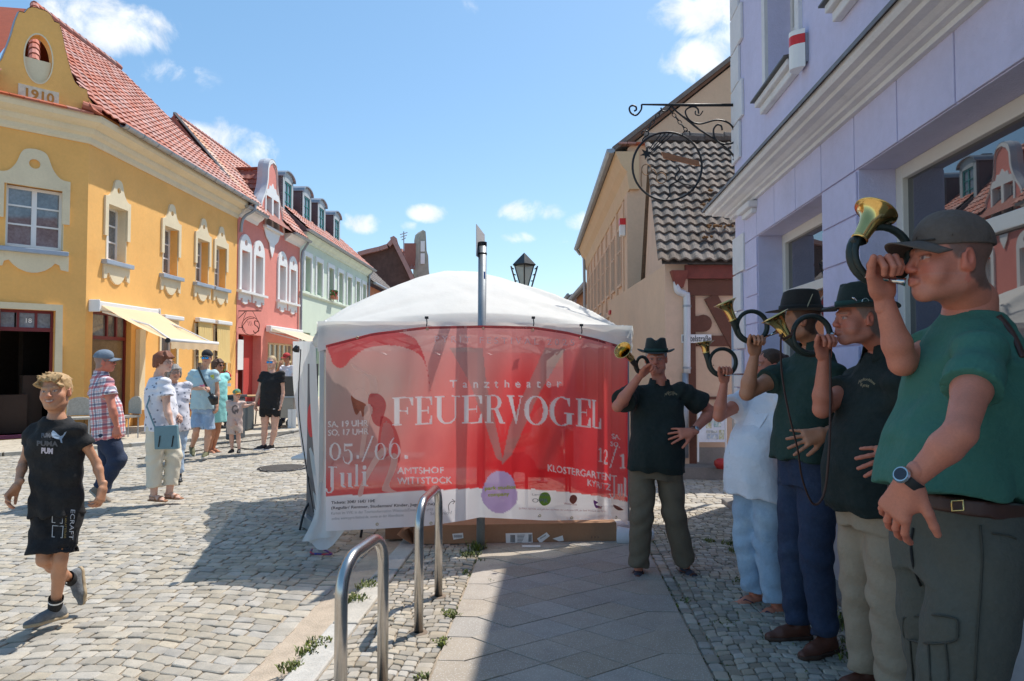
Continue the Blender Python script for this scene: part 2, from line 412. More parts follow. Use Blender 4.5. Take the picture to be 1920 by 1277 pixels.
def wav(u,v):
 ph=u*1.05+.35*math.sin(v*.7)
 return .16*abs(math.sin(ph))+.03*math.sin(u*3.1+v)
j=0;v=2.1
while v<14.1:
 dv=random.uniform(.078,.094);u=-13.0+random.uniform(0,.1)
 while u<9:
  du=random.uniform(.085,.135)
  vm=v+.1
  if vm<7.35 and u<-1.69 and u+du>-1.76:du=-1.652-u
  ok=(u+du<-1.65 and du>.03)if vm<7.35 else True
  if ok:
   wv=lambda a,b:wav(a,b)*(min(1,max(0,(-1.65-a)*1.6))if vm<7.35 and a<-1 else 1)
   c=[UV(a,b+wv(a,b))for a,b in((u,v),(u+du,v),(u+du,v+dv),(u,v+dv))]
   x,y=proj(c[0])
   if-90<x<2000:st.append([(p.x,p.y)for p in c])
  u+=du
 v+=dv
v=2.2
while v<7.2:
 dv=random.uniform(.085,.11);st.append([tuple(UV(a,b)[:2])for a,b in((-1.645,v),(-1.52,v),(-1.52,v+dv),(-1.645,v+dv))]);v+=dv
lay(st,street,'cobblestone','cobblestones',m_cob,-.03,0.0,.009,gap=.004,dome=.003)
g=MB();z=SWZ-.014
g.add([UV(-1.2,-6,z),UV(4,-6,z),UV(4,7.3,z),UV(-1.2,7.3,z)],[(0,1,2,3)])
g.add([UV(-1.2,7.3,z),UV(4,7.3,z),UV(4,7.3,-.1),UV(-1.2,7.3,-.1)],[(3,2,1,0)])
sidewalk=g.build('sidewalk',m_sand,kind='structure')
g=MB();n=40
for i in range(n):
 a,b=-2+9.2*i/n,-2+9.2*(i+1)/n
 g.add([UV(-1.53,a,-.006),UV(-1.25,a,.008),UV(-1.25,b,.008),UV(-1.53,b,-.006)],[(0,1,2,3)])
g.build('gutter',mat('gutter_sand',(.46,.37,.28),.95,var=.2,vs=9,bump=.006,bs=90,speck=(130,.3,(.6,.5,.4))),kind='structure')
kb=[]
v=-2.0
while v<7.2:
 L_=random.uniform(.8,1.1);mb=MB();e=min(v+L_,7.3)
 q=[UV(-1.285+random.uniform(-.006,.006),v+.006),UV(-1.13,v+.006),UV(-1.13,e-.006),UV(-1.285+random.uniform(-.006,.006),e-.006)]
 zt=SWZ+random.uniform(.002,.012)
 mb.hexa([(p.x,p.y,-.1)for p in q]+[(p.x,p.y,zt)for p in q])
 mb.build('kerbstone',m_kerb,sidewalk,bevel=.012);v=e
for i in range(4):
 mb=MB();q=[UV(-1.1+i*.8,7.31),UV(-.33+i*.8,7.31),UV(-.33+i*.8,7.45),UV(-1.1+i*.8,7.45)]
 mb.hexa([(p.x,p.y,-.1)for p in q]+[(p.x,p.y,SWZ)for p in q]);mb.build('kerbstone',m_kerb,sidewalk,bevel=.012)
mo=[]
for(ua,ub)in((-1.12,-.60),(.84,1.945)):
 v=1.6
 while v<7.25:
  dv=random.uniform(.052,.062);u=ua
  while u<ub-.02:
   du=min(random.uniform(.052,.074),ub-u)
   if ub-u-du<.03:du=ub-u
   w=lambda a,b:(.04*abs(math.sin(a*4.2+b*.8))+.012*math.sin(a*9+b*3))*min(1,min(a-ua,ub-a)*8+.1)
   mo.append([tuple(UV(a,b+w(a,b))[:2])for a,b in((u,v),(u+du,v),(u+du,v+dv),(u,v+dv))]);u+=du
  v+=dv
v=1.6
while v<7.2:
 dv=random.uniform(.07,.1);mo.append([tuple(UV(a,b)[:2])for a,b in((.765,v),(.83,v),(.83,v+dv),(.765,v+dv))]);v+=dv
lay(mo,sidewalk,'mosaic_stone','mosaic_stones',m_mos,SWZ-.04,SWZ,.005,gap=.003,dome=.0015,cut=.12)
du,dv=.2035,.15;uL,uR,n0=-.588,.752,-.456
tiles=[]
for j in range(-12,28):
 for i in range(0,6):
  if(i+j)%2:continue
  u=n0+i*du;v=3.46+j*dv
  if v>7.1 or v<1.7:continue
  if i==0:tiles.append([(uL,v),(u,v),(u+du,v+dv),(u,v+2*dv),(uL,v+2*dv)])
  if i==5:tiles.append([(u,v),(uR,v),(uR,v+2*dv),(u,v+2*dv),(u-du,v+dv)])
  if 0<=i<=3:tiles.append([(u+du,v+dv),(u+2*du,v+2*dv),(u+du,v+3*dv),(u,v+2*dv)])
  elif i==4:pass
for t in tiles:
 c=Vector((sum(p[0]for p in t)/len(t),sum(p[1]for p in t)/len(t)))
 zt=SWZ+.004+random.uniform(-.0018,.0018);q=[]
 for p in t:
  d=c-Vector(p);k=.0032/d.length;q.append(UV(p[0]+d.x*k,min(p[1]+d.y*k,7.28)))
 n=len(q);mb=MB();tx,ty=random.uniform(-.006,.006),random.uniform(-.006,.006)
 ctr=sum(q,Vector())/n
 top=[(p.x,p.y,zt+(p.x-ctr.x)*tx+(p.y-ctr.y)*ty)for p in q]
 mb.add([(p.x,p.y,SWZ-.05)for p in q]+top,[tuple(range(n,2*n))]+[(i,(i+1)%n,n+(i+1)%n,n+i)for i in range(n)],0,random.random())
 mb.build('paving_slab',m_slab,sidewalk,tint=True,bevel=.002)
g=MB()
pl=[(-30,8),(-12,9.4),(-8.6,11.6),(-7.2,12.9),(-5.0,15.3),(-4.7,18),(-4.6,60),(-9.5,60),(-9.5,14),(-10.8,12.6),(-30,12.6)]
g.add([(x,y,.05)for x,y in pl],[tuple(range(len(pl)))])
pav=g.build('pavement',m_pavl,kind='structure')
for i in range(0,6):
 a,b=Vector(pl[i]),Vector(pl[i+1]);n=max(1,int((b-a).length/1.0));nn=Vector(((b-a).y,-(b-a).x)).normalized()
 if i==5:n=20
 for k in range(n):
  p,q=a+(b-a)*(k/n),a+(b-a)*((k+.985)/n)
  mb=MB();c=[p,q,q+nn*.14,p+nn*.14]
  mb.hexa([(w.x,w.y,-.05)for w in c]+[(w.x,w.y,.062)for w in c]);mb.build('kerbstone',m_kerb,pav)
mp=G(530,878)
mh=thing('manhole_cover','round dark cast-iron manhole cover set in the sunlit cobbles','manhole cover',(mp.x,mp.y,0))
mb=MB();mb._lathe(mp+Vector((0,0,-.02)),Vector((0,0,1)),[(.36,0),(.36,.03),(.33,.034),(.325,.026)],32,0,False);mb.build('ring',m_iron,mh,smooth=False)
mb=MB();mb._lathe(mp+Vector((0,0,-.02)),Vector((0,0,1)),[(.32,0),(.32,.03),(0,.031)],32,0,False)
for k in range(-4,5):
 h=math.sqrt(.3**2-(k*.065)**2);mb.box((mp.x-h,mp.y+k*.065-.012,.008),(mp.x+h,mp.y+k*.065+.012,.018))
mb.build('lid',mat('cast_iron',(.2,.175,.15),.7,.3,var=.2),mh)
pts=catmull([G(x,y,.014)for x,y in((258,860),(340,849),(430,838),(470,842),(560,837),(640,838))],8)
tag(MB().tube(pts,.011,6).build('cable',mat('black_rubber',(.015,.015,.015),.6),smooth=True),'thin black power cable lying across the cobbles behind the standing people','cable')
pts=catmull([G(x,y,.06)for x,y in((400,832),(450,829),(500,822),(560,808),(600,800))],8)
tag(MB().tube(pts,.011,6).build('cable',mat('black_rubber',(.015,.015,.015),.6),smooth=True),'black power cable running along the far kerb towards the steel cart','cable')
gm=MB()
def tuft(x,y,z,r,n,h):
 for _ in range(n):
  a=random.uniform(0,6.28);d=r*1.25*random.random()**.8;bx,by=x+d*math.cos(a),y+d*math.sin(a)
  a2=random.uniform(0,6.28);hh=h*random.uniform(.25,.9);lx,ly=math.cos(a2)*hh*random.uniform(.2,.9),math.sin(a2)*hh*random.uniform(.2,.9)
  w=random.uniform(.0015,.0045);px_,py_=-math.sin(a2)*w,math.cos(a2)*w
  gm.add([(bx-px_,by-py_,z),(bx+px_,by+py_,z),(bx+lx*.5+px_*1.4,by+ly*.5+py_*1.4,z+hh*.65),(bx+lx*.5-px_*1.4,by+ly*.5-py_*1.4,z+hh*.65),(bx+lx,by+ly,z+hh*.8)],[(0,1,2,3),(3,2,4)],0,random.random())
for(px,py,r,n,h)in[(690,1098,.07,160,.06),(665,1123,.07,160,.06),(598,1205,.06,130,.05),(575,1222,.05,90,.05),(545,1250,.05,120,.05),(840,1150,.05,160,.035),(850,1155,.03,70,.05),(895,1030,.06,150,.13),(882,1040,.07,130,.07),(900,1050,.04,60,.04),(875,1075,.03,50,.05),(830,1200,.04,80,.035),(828,1210,.02,60,.05),(790,1272,.03,60,.05),(920,1088,.02,40,.03),(710,1083,.04,60,.04),(1255,1000,.12,60,.03),(1330,1015,.05,80,.05),(1370,1020,.06,110,.06),(1378,1034,.04,70,.07),(1300,1028,.04,50,.03),(1395,1045,.05,80,.04),(1390,1090,.05,80,.06),(1290,1124,.05,80,.03),(1360,1170,.07,110,.03),(1455,1196,.1,130,.03),(1430,960,.15,200,.06),(1260,970,.1,90,.03),(1585,1170,.12,200,.08),(1600,1225,.12,200,.06),(1470,1010,.12,200,.06),(1520,1060,.06,140,.08)]:
 p=G(px,py,SWZ);tuft(p.x,p.y,SWZ-.012,r,n,h)
for _ in range(170):
 u=random.choice([-.595,-.6,-1.125,.76,.835,-1.27]);v=random.uniform(2.6,7);p=UV(u+random.gauss(0,.01),v)
 if random.random()<.35 and u<0:tuft(p.x,p.y,SWZ-.012 if u>-1.2 else .0,.03,10,.022)
 elif u>0:tuft(p.x,p.y,SWZ-.012,.03,8,.02)
for _ in range(260):
 p=UV(random.uniform(.85,1.94),random.uniform(2.6,7));tuft(p.x,p.y,SWZ-.01,.03,8,.018)
for _ in range(60):
 p=UV(random.uniform(-5,-1.7),random.uniform(2.8,8));tuft(p.x,p.y,-.01,.02,6,.012)
gm.build('grass',m_grass,tint=True,kind='stuff')
# ================================================================== left side of the street
m_yel=mat('yellow_plaster',(.88,.475,.14),.85,var=.07,vs=1.2,bump=.005,bs=80,col2=(.78,.36,.085),c2=(.6,.95),c2s=1.1)
m_cream=mat('cream_plaster',(.76,.645,.44),.8,var=.07,vs=2,bump=.002,bs=70,col2=(.58,.48,.33),c2=(.6,.9),c2s=3)
m_white=mat('white_paint',(.80,.79,.77),.5,var=.03,vs=3)
m_zinc=mat('zinc',(.36,.38,.41),.45,.65,var=.15,vs=3)
m_sill=mat('grey_blue_sill',(.36,.42,.50),.5,.2,var=.08,vs=4)
m_glass=mat('window_glass',(.17,.185,.20),.04,0,var=.55,vs=1.3,ior=1.9)
m_glassd=mat('shop_glass',(.018,.02,.022),.02,0,var=0,ior=2.3)
m_dark=mat('dark_interior',(.012,.009,.008),.9)
m_wine=mat('wine_red_wood',(.16,.018,.02),.4,var=.1)
m_tile=mat('red_clay_tile',(.44,.175,.13),.62,var=.16,vs=3,tint=.13)
m_tile2=mat('brown_red_tile',(.31,.10,.065),.7,var=.15,vs=5,tint=.16)
m_tilep=mat('pale_tile',(.62,.36,.25),.7,var=.12,vs=5,tint=.12)
m_pink=mat('pink_plaster',(.74,.26,.21),.85,var=.08,vs=1.5,bump=.004,bs=80,col2=(.60,.20,.16),c2=(.58,.9),c2s=1.3)
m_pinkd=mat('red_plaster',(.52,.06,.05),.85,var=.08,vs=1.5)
m_mint=mat('mint_plaster',(.66,.74,.60),.85,var=.05,vs=1.5)
m_teal=mat('teal_frame',(.03,.24,.22),.5)
m_slate=mat('dark_roof_metal',(.12,.10,.11),.5,.3,var=.2)
m_awn=mat('yellow_awning_fabric',(.86,.66,.42),.9,var=.03,vs=1,trans=(0,.3))
def roof(parent,O,a,up,La,Lu,tw,th,m,inside=None,nind=300,name='roof_tile',many='roof_tiles',wave=.03,tint_fn=None,deck=None,flat=False):
 """tiles laid on the plane O + a*s + up*r; individual tiles for the nearest ones"""
 a=Vector(a).normalized();up=Vector(up).normalized();n=a.cross(up).normalized()
 if n.z<0:n=-n
 ns=int(La/tw);nr=int(Lu/th);cells=[]
 for r in range(nr):
  for s in range(ns):
   if inside is None or inside((s+.5)*tw,(r+.5)*th):cells.append((s,r))
 def geo(mb,base,t=0.):
  prof=[]
  if flat:prof=[(0,0),(.5,.004),(.97,0)]
  else:
   for k in range(7):
    x=k/6;prof.append((x*1.02,wave*(math.cos((x*1.0-.3)*2*math.pi)*.5+.5)))
  V=[];K=len(prof)
  for(yy,zz)in((-.04,.042),(1.02,.006)):
   for x,h in prof:V.append(base+a*(x*tw)+up*(yy*th)+n*(zz+h))
  for x,h in prof:V.append(base+a*(x*tw)+up*(-.04*th)+n*(h+.042-.028))
  Fc=[(i,i+1,K+i+1,K+i)for i in range(K-1)]+[(2*K+i,2*K+i+1,i+1,i)for i in range(K-1)]
  Fc+=[(0,K,2*K),(K-1,3*K-1,2*K-1)]
  mb.add(V,Fc,0,t)
 cells.sort(key=lambda c:(O+a*c[0]*tw+up*c[1]*th-Vector((0,0,CAMH))).length)
 off=wloc(parent)
 if cells and nind:
  mb=MB();geo(mb,Vector((0,0,0)));me=None
  for k,c in enumerate(cells[:nind]):
   pos=O+a*(c[0]*tw)+up*(c[1]*th)+n*random.uniform(-.004,.004)-off
   if me is None:
    o=mb.build(name,m,None,smooth=False);me=o.data;_=me
   else:
    o=bpy.data.objects.new(name,me);COL.objects.link(o)
   o.parent=parent;o.location=pos
 rest=cells[nind:]
 if rest:
  mb=MB()
  for c in rest:geo(mb,O+a*(c[0]*tw)+up*(c[1]*th)+n*random.uniform(-.004,.004),random.random())
  mb.build(many,m,parent,tint=True,kind='stuff')
def surround(F,c,hw,zt,zb,oh,otop,parent,m,hole=.07,holez=None,d=.045,zl=None,name='window_surround',neck=.13,rise=.3):
 """plaster surround: legs beside the opening, shoulders and a bell with a round eye above it"""
 hz=otop+oh*.0
 sh=zt+rise*.42
 right=[(hw,zl),(hw,sh)]
 bell=catmull([Vector((hw,sh)),Vector((hw*.72,sh+rise*.06)),Vector((max(neck*1.6,hw*.45),sh+rise*.4)),Vector((neck*1.15,sh+rise*.88)),Vector((neck*.7,sh+rise*1.05)),Vector((0,sh+rise*1.1))],4)
 right=[(hw,zl),]+[(p.x,p.y)for p in bell]
 inner=[(oh,zt),(oh,zl)]
 pts=[(c+x,z)for x,z in right]+[(c-x,z)for x,z in reversed(right[:-1])]
 pts+=[(c-oh,zl),(c-oh,zt),(c+oh,zt),(c+oh,zl)]
 mb=MB()
 hh=arc(c,(holez or sh+rise*.5),hole,0,360,14)[:-1]
 mb.prism(F,pts,.0,d,0,[hh])
 return mb.build(name,m,parent)
def apron(F,c,hw,zs,parent,m,drop=.42,d=.04):
 """plaster apron under the sill: two feet and a hanging lobe"""
 z1=zs
 pts=[(-hw,z1),(-hw,z1-drop*.8),(-hw*.78,z1-drop*.74),(-hw*.74,z1-drop*.5)]
 lob=[(-.62,.42),(-.52,.62),(-.35,.84),(-.15,.97),(0,1)]
 pts+=[(x*hw,z1-drop*y)for x,y in lob];pts+=[(-x*hw,z1-drop*y)for x,y in reversed(lob[:-1])]
 pts+=[(hw*.74,z1-drop*.5),(hw*.78,z1-drop*.74),(hw,z1-drop*.8),(hw,z1)]
 mb=MB();mb.prism(F,[(c+x,z)for x,z in pts],0,d);return mb.build('window_apron',m,parent)
FY=Frame((-9.2,14.7),1.1,-1)
FC=Frame((-9.2,14.7),45,-1)
yh=thing('corner_house','two-storey yellow corner house with red tiled roof and curved gable dated 1910','house',(-9.2,14.7,0))
wins=[(1.05,.37),(3.46,.36),(5.26,.36),(6.45,.36)]
ops=[(c-w,c+w,3.92,5.18)for c,w in wins]+[(.25,1.72,.22,2.72),(3.05,3.85,.9,2.62),(4.92,5.72,.95,2.72),(6.12,6.92,.95,2.72)]
mb=wall(MB(),FY,0,7.66,0,6.4,ops);mb.build('wall',m_yel,yh)
mb=wall(MB(),FC,-1.96,0,0,6.4,[(-1.44,-.44,3.92,5.22),(-1.50,-.55,.12,2.66)]);mb.build('wall',m_yel,yh)
FS=Frame(FC.p(-1.96,0,0),-90,1)
FS.n=Vector((0,-1,0));FS.a=Vector((-1,0,0))
mb=wall(MB(),FS,0,9,0,6.4,[(1.2,2.2,3.92,5.2),(3.6,4.6,3.92,5.2),(1.2,2.4,.6,2.6)]);mb.build('wall',m_yel,yh)
for s0,s1,a,b in((1.2,2.2,3.92,5.2),(3.6,4.6,3.92,5.2),(1.2,2.4,.6,2.6)):window(FS,s0,s1,a,b,yh,m_white,m_glass,cols=2,rows=(.5,))
mb=MB();MBx=mb
Fb=Frame(FY.p(7.66,0,0),1.1-90,1)
mb.fbox(FY,7.36,7.66,-8.6,-.3,0,6.8)
mb.prism(Frame(FY.p(7.66,0,0),-88.9,1),[(0.1,6.7),(8.8,6.7),(4.5,11.2)],-.0,.25)
mb.build('party_wall',m_yel,yh)
mb=MB();mb.fbox(FY,.2,7.3,-1.6,-1.5,0.05,6.2);mb.fbox(FY,.4,7.3,-1.6,-.31,3.2,3.3);mb.build('room_backing',m_dark,yh)
mb=MB();mb.fbox(FC,-1.9,-.1,-2.2,-2.1,0.05,6.2);mb.fbox(FC,-1.95,-.02,-2.2,-.31,0.02,.1);mb.build('room_backing',m_dark,yh)
for i,(c,w)in enumerate(wins):
 window(FY,c-w+.0,c+w,3.95,5.18,yh,m_white,m_glass,d=-.2,cols=2,rows=(.34,.68),fw=.05,mull=.06)
 surround(FY,c,.49,5.18,4.4,.37,5.18,yh,m_cream,.07,zl=4.45,rise=.42)
 MB().prism(FY,[(c-.395,3.95),(c-.37,3.95),(c-.37,5.18),(c+.37,5.18),(c+.37,3.95),(c+.395,3.95),(c+.395,5.2),(c-.395,5.2)],0.0,.008).build('reveal_band',m_cream,yh)
 q=MB();q.fbox(FY,c-.37,c-.362,-.2,.0,3.95,5.18);q.fbox(FY,c+.362,c+.37,-.2,.0,3.95,5.18);q.fbox(FY,c-.36,c+.36,-.2,.0,5.172,5.18);q.build('reveal',m_cream,yh)
 q=MB();q.hexa([FY.p(a,b,z)for z,bb in((3.80,0),(3.90,0))for a,b in((c-.54,-.2),(c+.54,-.2),(c+.54,.13),(c-.54,.13))]);q.build('sill',m_sill,yh,bevel=.01)
 apron(FY,c,.5,3.8,yh,m_cream)
c=-.98
window(FC,-1.44,-.44,3.95,5.2,yh,m_white,m_glass,d=-.14,cols=2,rows=(.36,.70),fw=.06,mull=.09)
surround(FC,c,.64,5.2,4.45,.5,5.2,yh,m_cream,.10,zl=4.5,rise=.52,neck=.2)
q=MB();q.fbox(FC,-1.44,-1.43,-.14,0,3.95,5.2);q.fbox(FC,-.45,-.44,-.14,0,3.95,5.2);q.build('reveal',m_cream,yh)
MB().fbox(FC,c-.62,c+.62,-.14,.13,3.82,3.91).build('sill',m_sill,yh,bevel=.01)
apron(FC,c,.64,3.82,yh,m_cream,drop=.4)
q=MB();q.prism(FC,[(-1.62,.05),(-1.5,.05),(-1.5,2.66),(-.55,2.66),(-.55,.05),(-.40,.05),(-.43,2.79),(-1.64,2.79)],0,.05);q.build('door_frame',m_cream,yh,bevel=.006)
dr=MB();dr.fbox(FC,-1.49,-.56,-.22,-.16,2.22,2.30);dr.fbox(FC,-1.49,-.56,-.22,-.16,2.60,2.66)
for a in(-1.5,-1.19,-.88,-.6):dr.fbox(FC,a,a+.045,-.22,-.16,2.30,2.60)
dr.fbox(FC,-1.5,-1.46,-.22,-.16,.1,2.22);dr.fbox(FC,-.6,-.55,-.22,-.16,.1,2.22)
door=dr.build('transom_window',m_wine,yh)
for a in(-1.455,-1.145,-.835):MB().fbox(FC,a,a+.265 if a>-1.2 and a<-1 else a+.23,-.2,-.19,2.3,2.6).build('pane',m_glass,door)
def wall_text(F,s,z,d,body,size,m,parent,name='lettering',align='CENTER',**kw):
 v,f=text_mesh(body,size,align,**kw);mb=MB();mb.add([F.p(s+x*(kw.get('_m',1)if False else 1),d,z+y)for x,y in v],f)
 return mb.build(name,m,parent)
def on_frame_text(F,s,z,d,body,size,m,parent,flip=1,name='lettering',**kw):
 v,f=text_mesh(body,size,'CENTER',**kw);mb=MB();mb.add([F.p(s+x*flip,d,z+y)for x,y in v],f);return mb.build(name,m,parent)
on_frame_text(FC,-.99,2.40,-.185,'18',.13,m_white,yh,bold=.015,name='house_number')
q=MB();q.fbox(FC,-1.5,-.9,-.9,-.6,.1,.9);q.fbox(FC,-.95,-.6,-1.2,-.8,.1,1.3);q.build('shop_counter',mat('dark_wood',(.05,.022,.012),.5),yh)
MB().fbox(FC,-1.52,-.52,-.3,.12,.05,.12).build('doorstep',mat('violet_step',(.12,.02,.06),.6),yh)
sw=MB()
for(a,b,e,g_)in((.25,.30,.22,2.72),(1.66,1.72,.22,2.72),(.3,1.66,2.66,2.72),(.3,1.66,2.10,2.18),(.3,1.66,.22,.30),(.95,1.0,2.18,2.66),(1.3,1.36,2.18,2.66)):sw.fbox(FY,a,b,-.2,-.12,e,g_)
swo=sw.build('shop_window',m_wine,yh)
MB().fbox(FY,.3,1.66,-.18,-.165,.3,2.10).build('pane',mat('shop_glass_warm',(.22,.17,.11),.03,0,var=.35,vs=2.2,ior=1.9),swo)
for a,b in((.3,.95),(1.0,1.3),(1.36,1.66)):MB().fbox(FY,a,b,-.18,-.165,2.18,2.66).build('pane',m_glass,swo)
q=MB();q.fbox(FY,1.9,2.15,0,.12,.4,2.4);q.build('pilaster',m_cream,yh,bevel=.01)
q=MB();q.fbox(FY,1.85,2.25,0.003,.16,.0,.42);q.build('plinth',mat('ochre_plinth',(.36,.17,.04),.85,var=.1),yh)
for F_,a_,b_ in((FY,2.26,7.66),(FC,-.4,0),(FY,0,.2)):MB().fbox(F_,a_,b_,0.0,.035,0,.42).build('plinth',mat('ochre_plinth',(.36,.17,.04),.85),yh)
for c in(3.45,5.32,6.52):
 window(FY,c-.4,c+.4,.95,2.62,yh,m_white,m_glass,d=-.16,cols=1,rows=(.5,))
 MB().fbox(FY,c-.5,c+.5,-.1,.14,.84,.93).build('sill',m_sill,yh)
 apron(FY,c,.48,.84,yh,m_cream)
 q=MB();q.prism(FY,[(c-.48,.93),(c-.4,.93),(c-.4,2.62),(c+.4,2.62),(c+.4,.93),(c+.48,.93),(c+.48,2.72),(c-.48,2.72)],0,.03);q.build('window_surround',m_cream,yh)
for c in(5.32,6.52):
 b=MB();b.fbox(FY,c-.5,c+.5,.02,.17,2.76,2.88);bo=b.build('blind_box',m_white,yh,bevel=.02)
 b=MB()
 for k in range(12):
  a0=c-.44+k*.88/12;b.add([FY.p(a0,.1+.004*(k%2),2.76),FY.p(a0+.0733,.1+.004*(k%2),2.76),FY.p(a0+.0733,.13,1.62),FY.p(a0,.13,1.62)],[(0,1,2,3)])
 b.fbox(FY,c-.46,c+.46,.12,.145,1.58,1.62);b.build('screen',mat('ochre_screen',(.74,.54,.22),.9,var=.05),bo)
b=MB();b.fbox(FY,2.95,3.95,.02,.17,2.72,2.83);b.build('blind_box',m_white,yh,bevel=.02)
side=[tuple(FS.p(9,0,0)[:2]),tuple(FC.p(-1.96,0,0)[:2]),(-9.2,14.7),tuple(FY.p(7.66,0,0)[:2])]
mb=MB();sweep(mb,side,[(-.25,6.33),(.03,6.33),(.05,6.38),(.05,6.47),(.12,6.53),(.15,6.6),(.15,6.64),(.24,6.68),(.33,6.74),(.36,6.82),(.36,6.88),(-.25,6.88)])
mb.build('cornice',m_cream,yh)
mb=MB();pth=[FY.p(s,0,0)for s in(.45,8.15)]
gp=[(.38,6.94)]+[(.46+.085*math.cos(R(a)),6.93+.085*math.sin(R(a)))for a in range(180,361,30)]+[(.535,6.93)]+[(.46+.075*math.cos(R(a)),6.935+.075*math.sin(R(a)))for a in range(360,179,-30)]
sweep(mb,[tuple(p[:2])for p in pth],gp);gut=mb.build('gutter_pipe',m_zinc,yh)
for k in range(12):MB().tube([FY.p(.6+k*.62,.46+.09*math.cos(R(a)),6.93+.09*math.sin(R(a)))for a in range(180,361,30)],.008,5).build('gutter_bracket',m_zinc,gut)
MB().tube(catmull([FY.p(7.95,.46,6.88),FY.p(7.93,.44,6.66),FY.p(7.8,.2,6.45),FY.p(7.72,.12,6.2),FY.p(7.72,.1,5.9)],6),.05,10).build('downpipe',m_zinc,yh,smooth=True)
eO=FY.p(0,.42,6.92);slope=R(44.6);upv=-FY.n*math.cos(slope)+Vector((0,0,math.sin(slope)));Lr=4.62/math.cos(slope)
def in_y(s,r):
 h=r*math.cos(slope)
 return s>-.6+h*.98 and s<7.95 and not(s<.0 and h<.5)
roof(yh,FY.p(-.9,.42,6.93),FY.a,upv,8.85,Lr,.265,.30,m_tile,lambda s,r:in_y(s-.9,r),wave=.035)
up2=-FS.n*math.cos(slope)+Vector((0,0,math.sin(slope)))
roof(yh,FS.p(-1.3,.42,6.93),FS.a,up2,10,Lr,.265,.30,m_tile,lambda s,r:s-1.3>-.7+r*math.cos(slope)*.98,nind=0,wave=.05)
mb=MB();hA=eO+FY.a*-.75+FY.n*-.1;top=FY.p(-.6+4.62*.98,.42-4.62,6.92+4.62*math.tan(slope))
dz=Vector((0,0,-.04))
mb.add([FY.p(-.5,.40,6.9),FY.p(7.98,.40,6.9),FY.p(7.98,-4.2,6.9+4.6*math.tan(slope)),FY.p(3.95,-4.2,6.9+4.6*math.tan(slope))],[(0,1,2,3)])
mb.add([FY.p(7.98,-4.2,6.9+4.6*math.tan(slope)),FY.p(3.95,-4.2,6.9+4.6*math.tan(slope)),FY.p(7.98,-8.8,6.9)],[(0,1,2)])
mb.add([FS.p(-.3,.4,6.9),FS.p(10,.4,6.9),FS.p(10,-4.2,6.9+4.6*math.tan(slope)),FY.p(3.95,-4.2,6.9+4.6*math.tan(slope))],[(0,1,2,3)])
mb.build('roof_deck',m_tile2,yh)
hip0=FC.p(-.98,-.25,7.15);hip1=FY.p(3.95,-4.2,6.95+4.6*math.tan(slope))
for k in range(17):
 p=hip0.lerp(hip1,k/17);q=hip0.lerp(hip1,(k+1.12)/17);up_=Vector((0,0,.05))
 MB().tube([p+up_*1.15,q+up_*.75],[.125,.105],10).build('hip_tile',m_tile,yh,smooth=False)
for k in range(13):
 MB().tube([FY.p(3.9+k*.31,-4.2,7.02+4.6*math.tan(slope)),FY.p(4.24+k*.31,-4.2,7.0+4.6*math.tan(slope))],[.11,.10],8).build('ridge_tile',m_tile,yh)
for k in range(8):
 MB().obox(FC.p(-1.85+k*.245,.3,6.93),FC.a*.118,FC.n*.11-Vector((0,0,.05)),Vector((0,0,.018))+FC.n*.006).build('gable_foot_tile',m_tile,yh)
def cpt(x,y):return FC.hit(x/2.969,y/2.969)
rt=[cpt(x,y)for x,y in((200,72),(225,74),(250,85),(272,105),(290,140),(318,150),(335,210),(350,290),(370,370),(390,440),(405,475),(430,500),(470,515),(476,555),(500,590),(520,622),(527,645))]
c=-.985
half=[(abs(s-c),z)for s,z in rt]
half[0]=(.0,half[0][1]+.01)
base=6.9
gp=[(c+x,z)for x,z in half]+[(c+half[-1][0],base),(c-half[-1][0],base)]+[(c-x,z)for x,z in reversed(half[1:])]
oval=arc(c,7.83,.235,0,360,28,.5)[:-1]
mb=MB();mb.prism(FC,gp,-.05,.2,0,[oval]);gb=mb.build('dated_gable',m_yel,yh)
q=MB();q.prism(FC,arc(c,7.83,.26,0,360,28,.53)[:-1],.2,.21,0,[oval]);q.prism(FC,[p for p in arc(c,7.83,.23,180,360,16,.495)],.10,.14);q.build('oval_rim',m_cream,gb)
cop=[FC.p(c+x,.07,z+.012)for x,z in half];copl=[FC.p(c-x,.07,z+.012)for x,z in half]
q=MB();q.tube(list(reversed(copl))+cop[1:],[(.02,.14)]*(2*len(cop)-1),4,up=FC.n)
q.build('gable_coping',m_zinc,gb)
q=MB();q.fbox(FC,-1.32,-.62,.2,.225,6.93,7.22);pq=q.build('date_plaque',mat('weathered_cream',(.70,.60,.46),.9,var=.2,vs=14,bump=.003),gb)
on_frame_text(FC,-.97,6.97,.229,'1910',.27,mat('ochre_date',(.50,.23,.05),.85),pq,name='date',bold=.03)
q=MB();q.tube([FC.p(-.2,.25,7.05),FC.p(.15,.3,6.99)],[.1,.11],10);q.build('eaves_tile',m_tile,yh)
aw=thing('awning','large extended yellow fabric awning with white cassette over the shop window','awning',FY.p(1.4,0,2.8))
q=MB();q.fbox(FY,.12,2.55,.02,.22,2.72,2.92);q.fbox(FY,.08,.12,.0,.25,2.68,2.95);q.fbox(FY,2.55,2.59,.0,.25,2.68,2.95);q.build('cassette',m_white,aw,bevel=.03)
A0,A1=FY.p(.2,.2,2.84),FY.p(2.5,.2,2.84);B0,B1=FY.p(.2,1.72,2.06),FY.p(2.5,1.72,2.06)
q=MB();q.grid(18,12,lambda u,v:A0.lerp(A1,u).lerp(B0.lerp(B1,u),v)+Vector((0,0,-.05*math.sin(v*math.pi))));q.build('fabric',m_awn,aw,smooth=True)
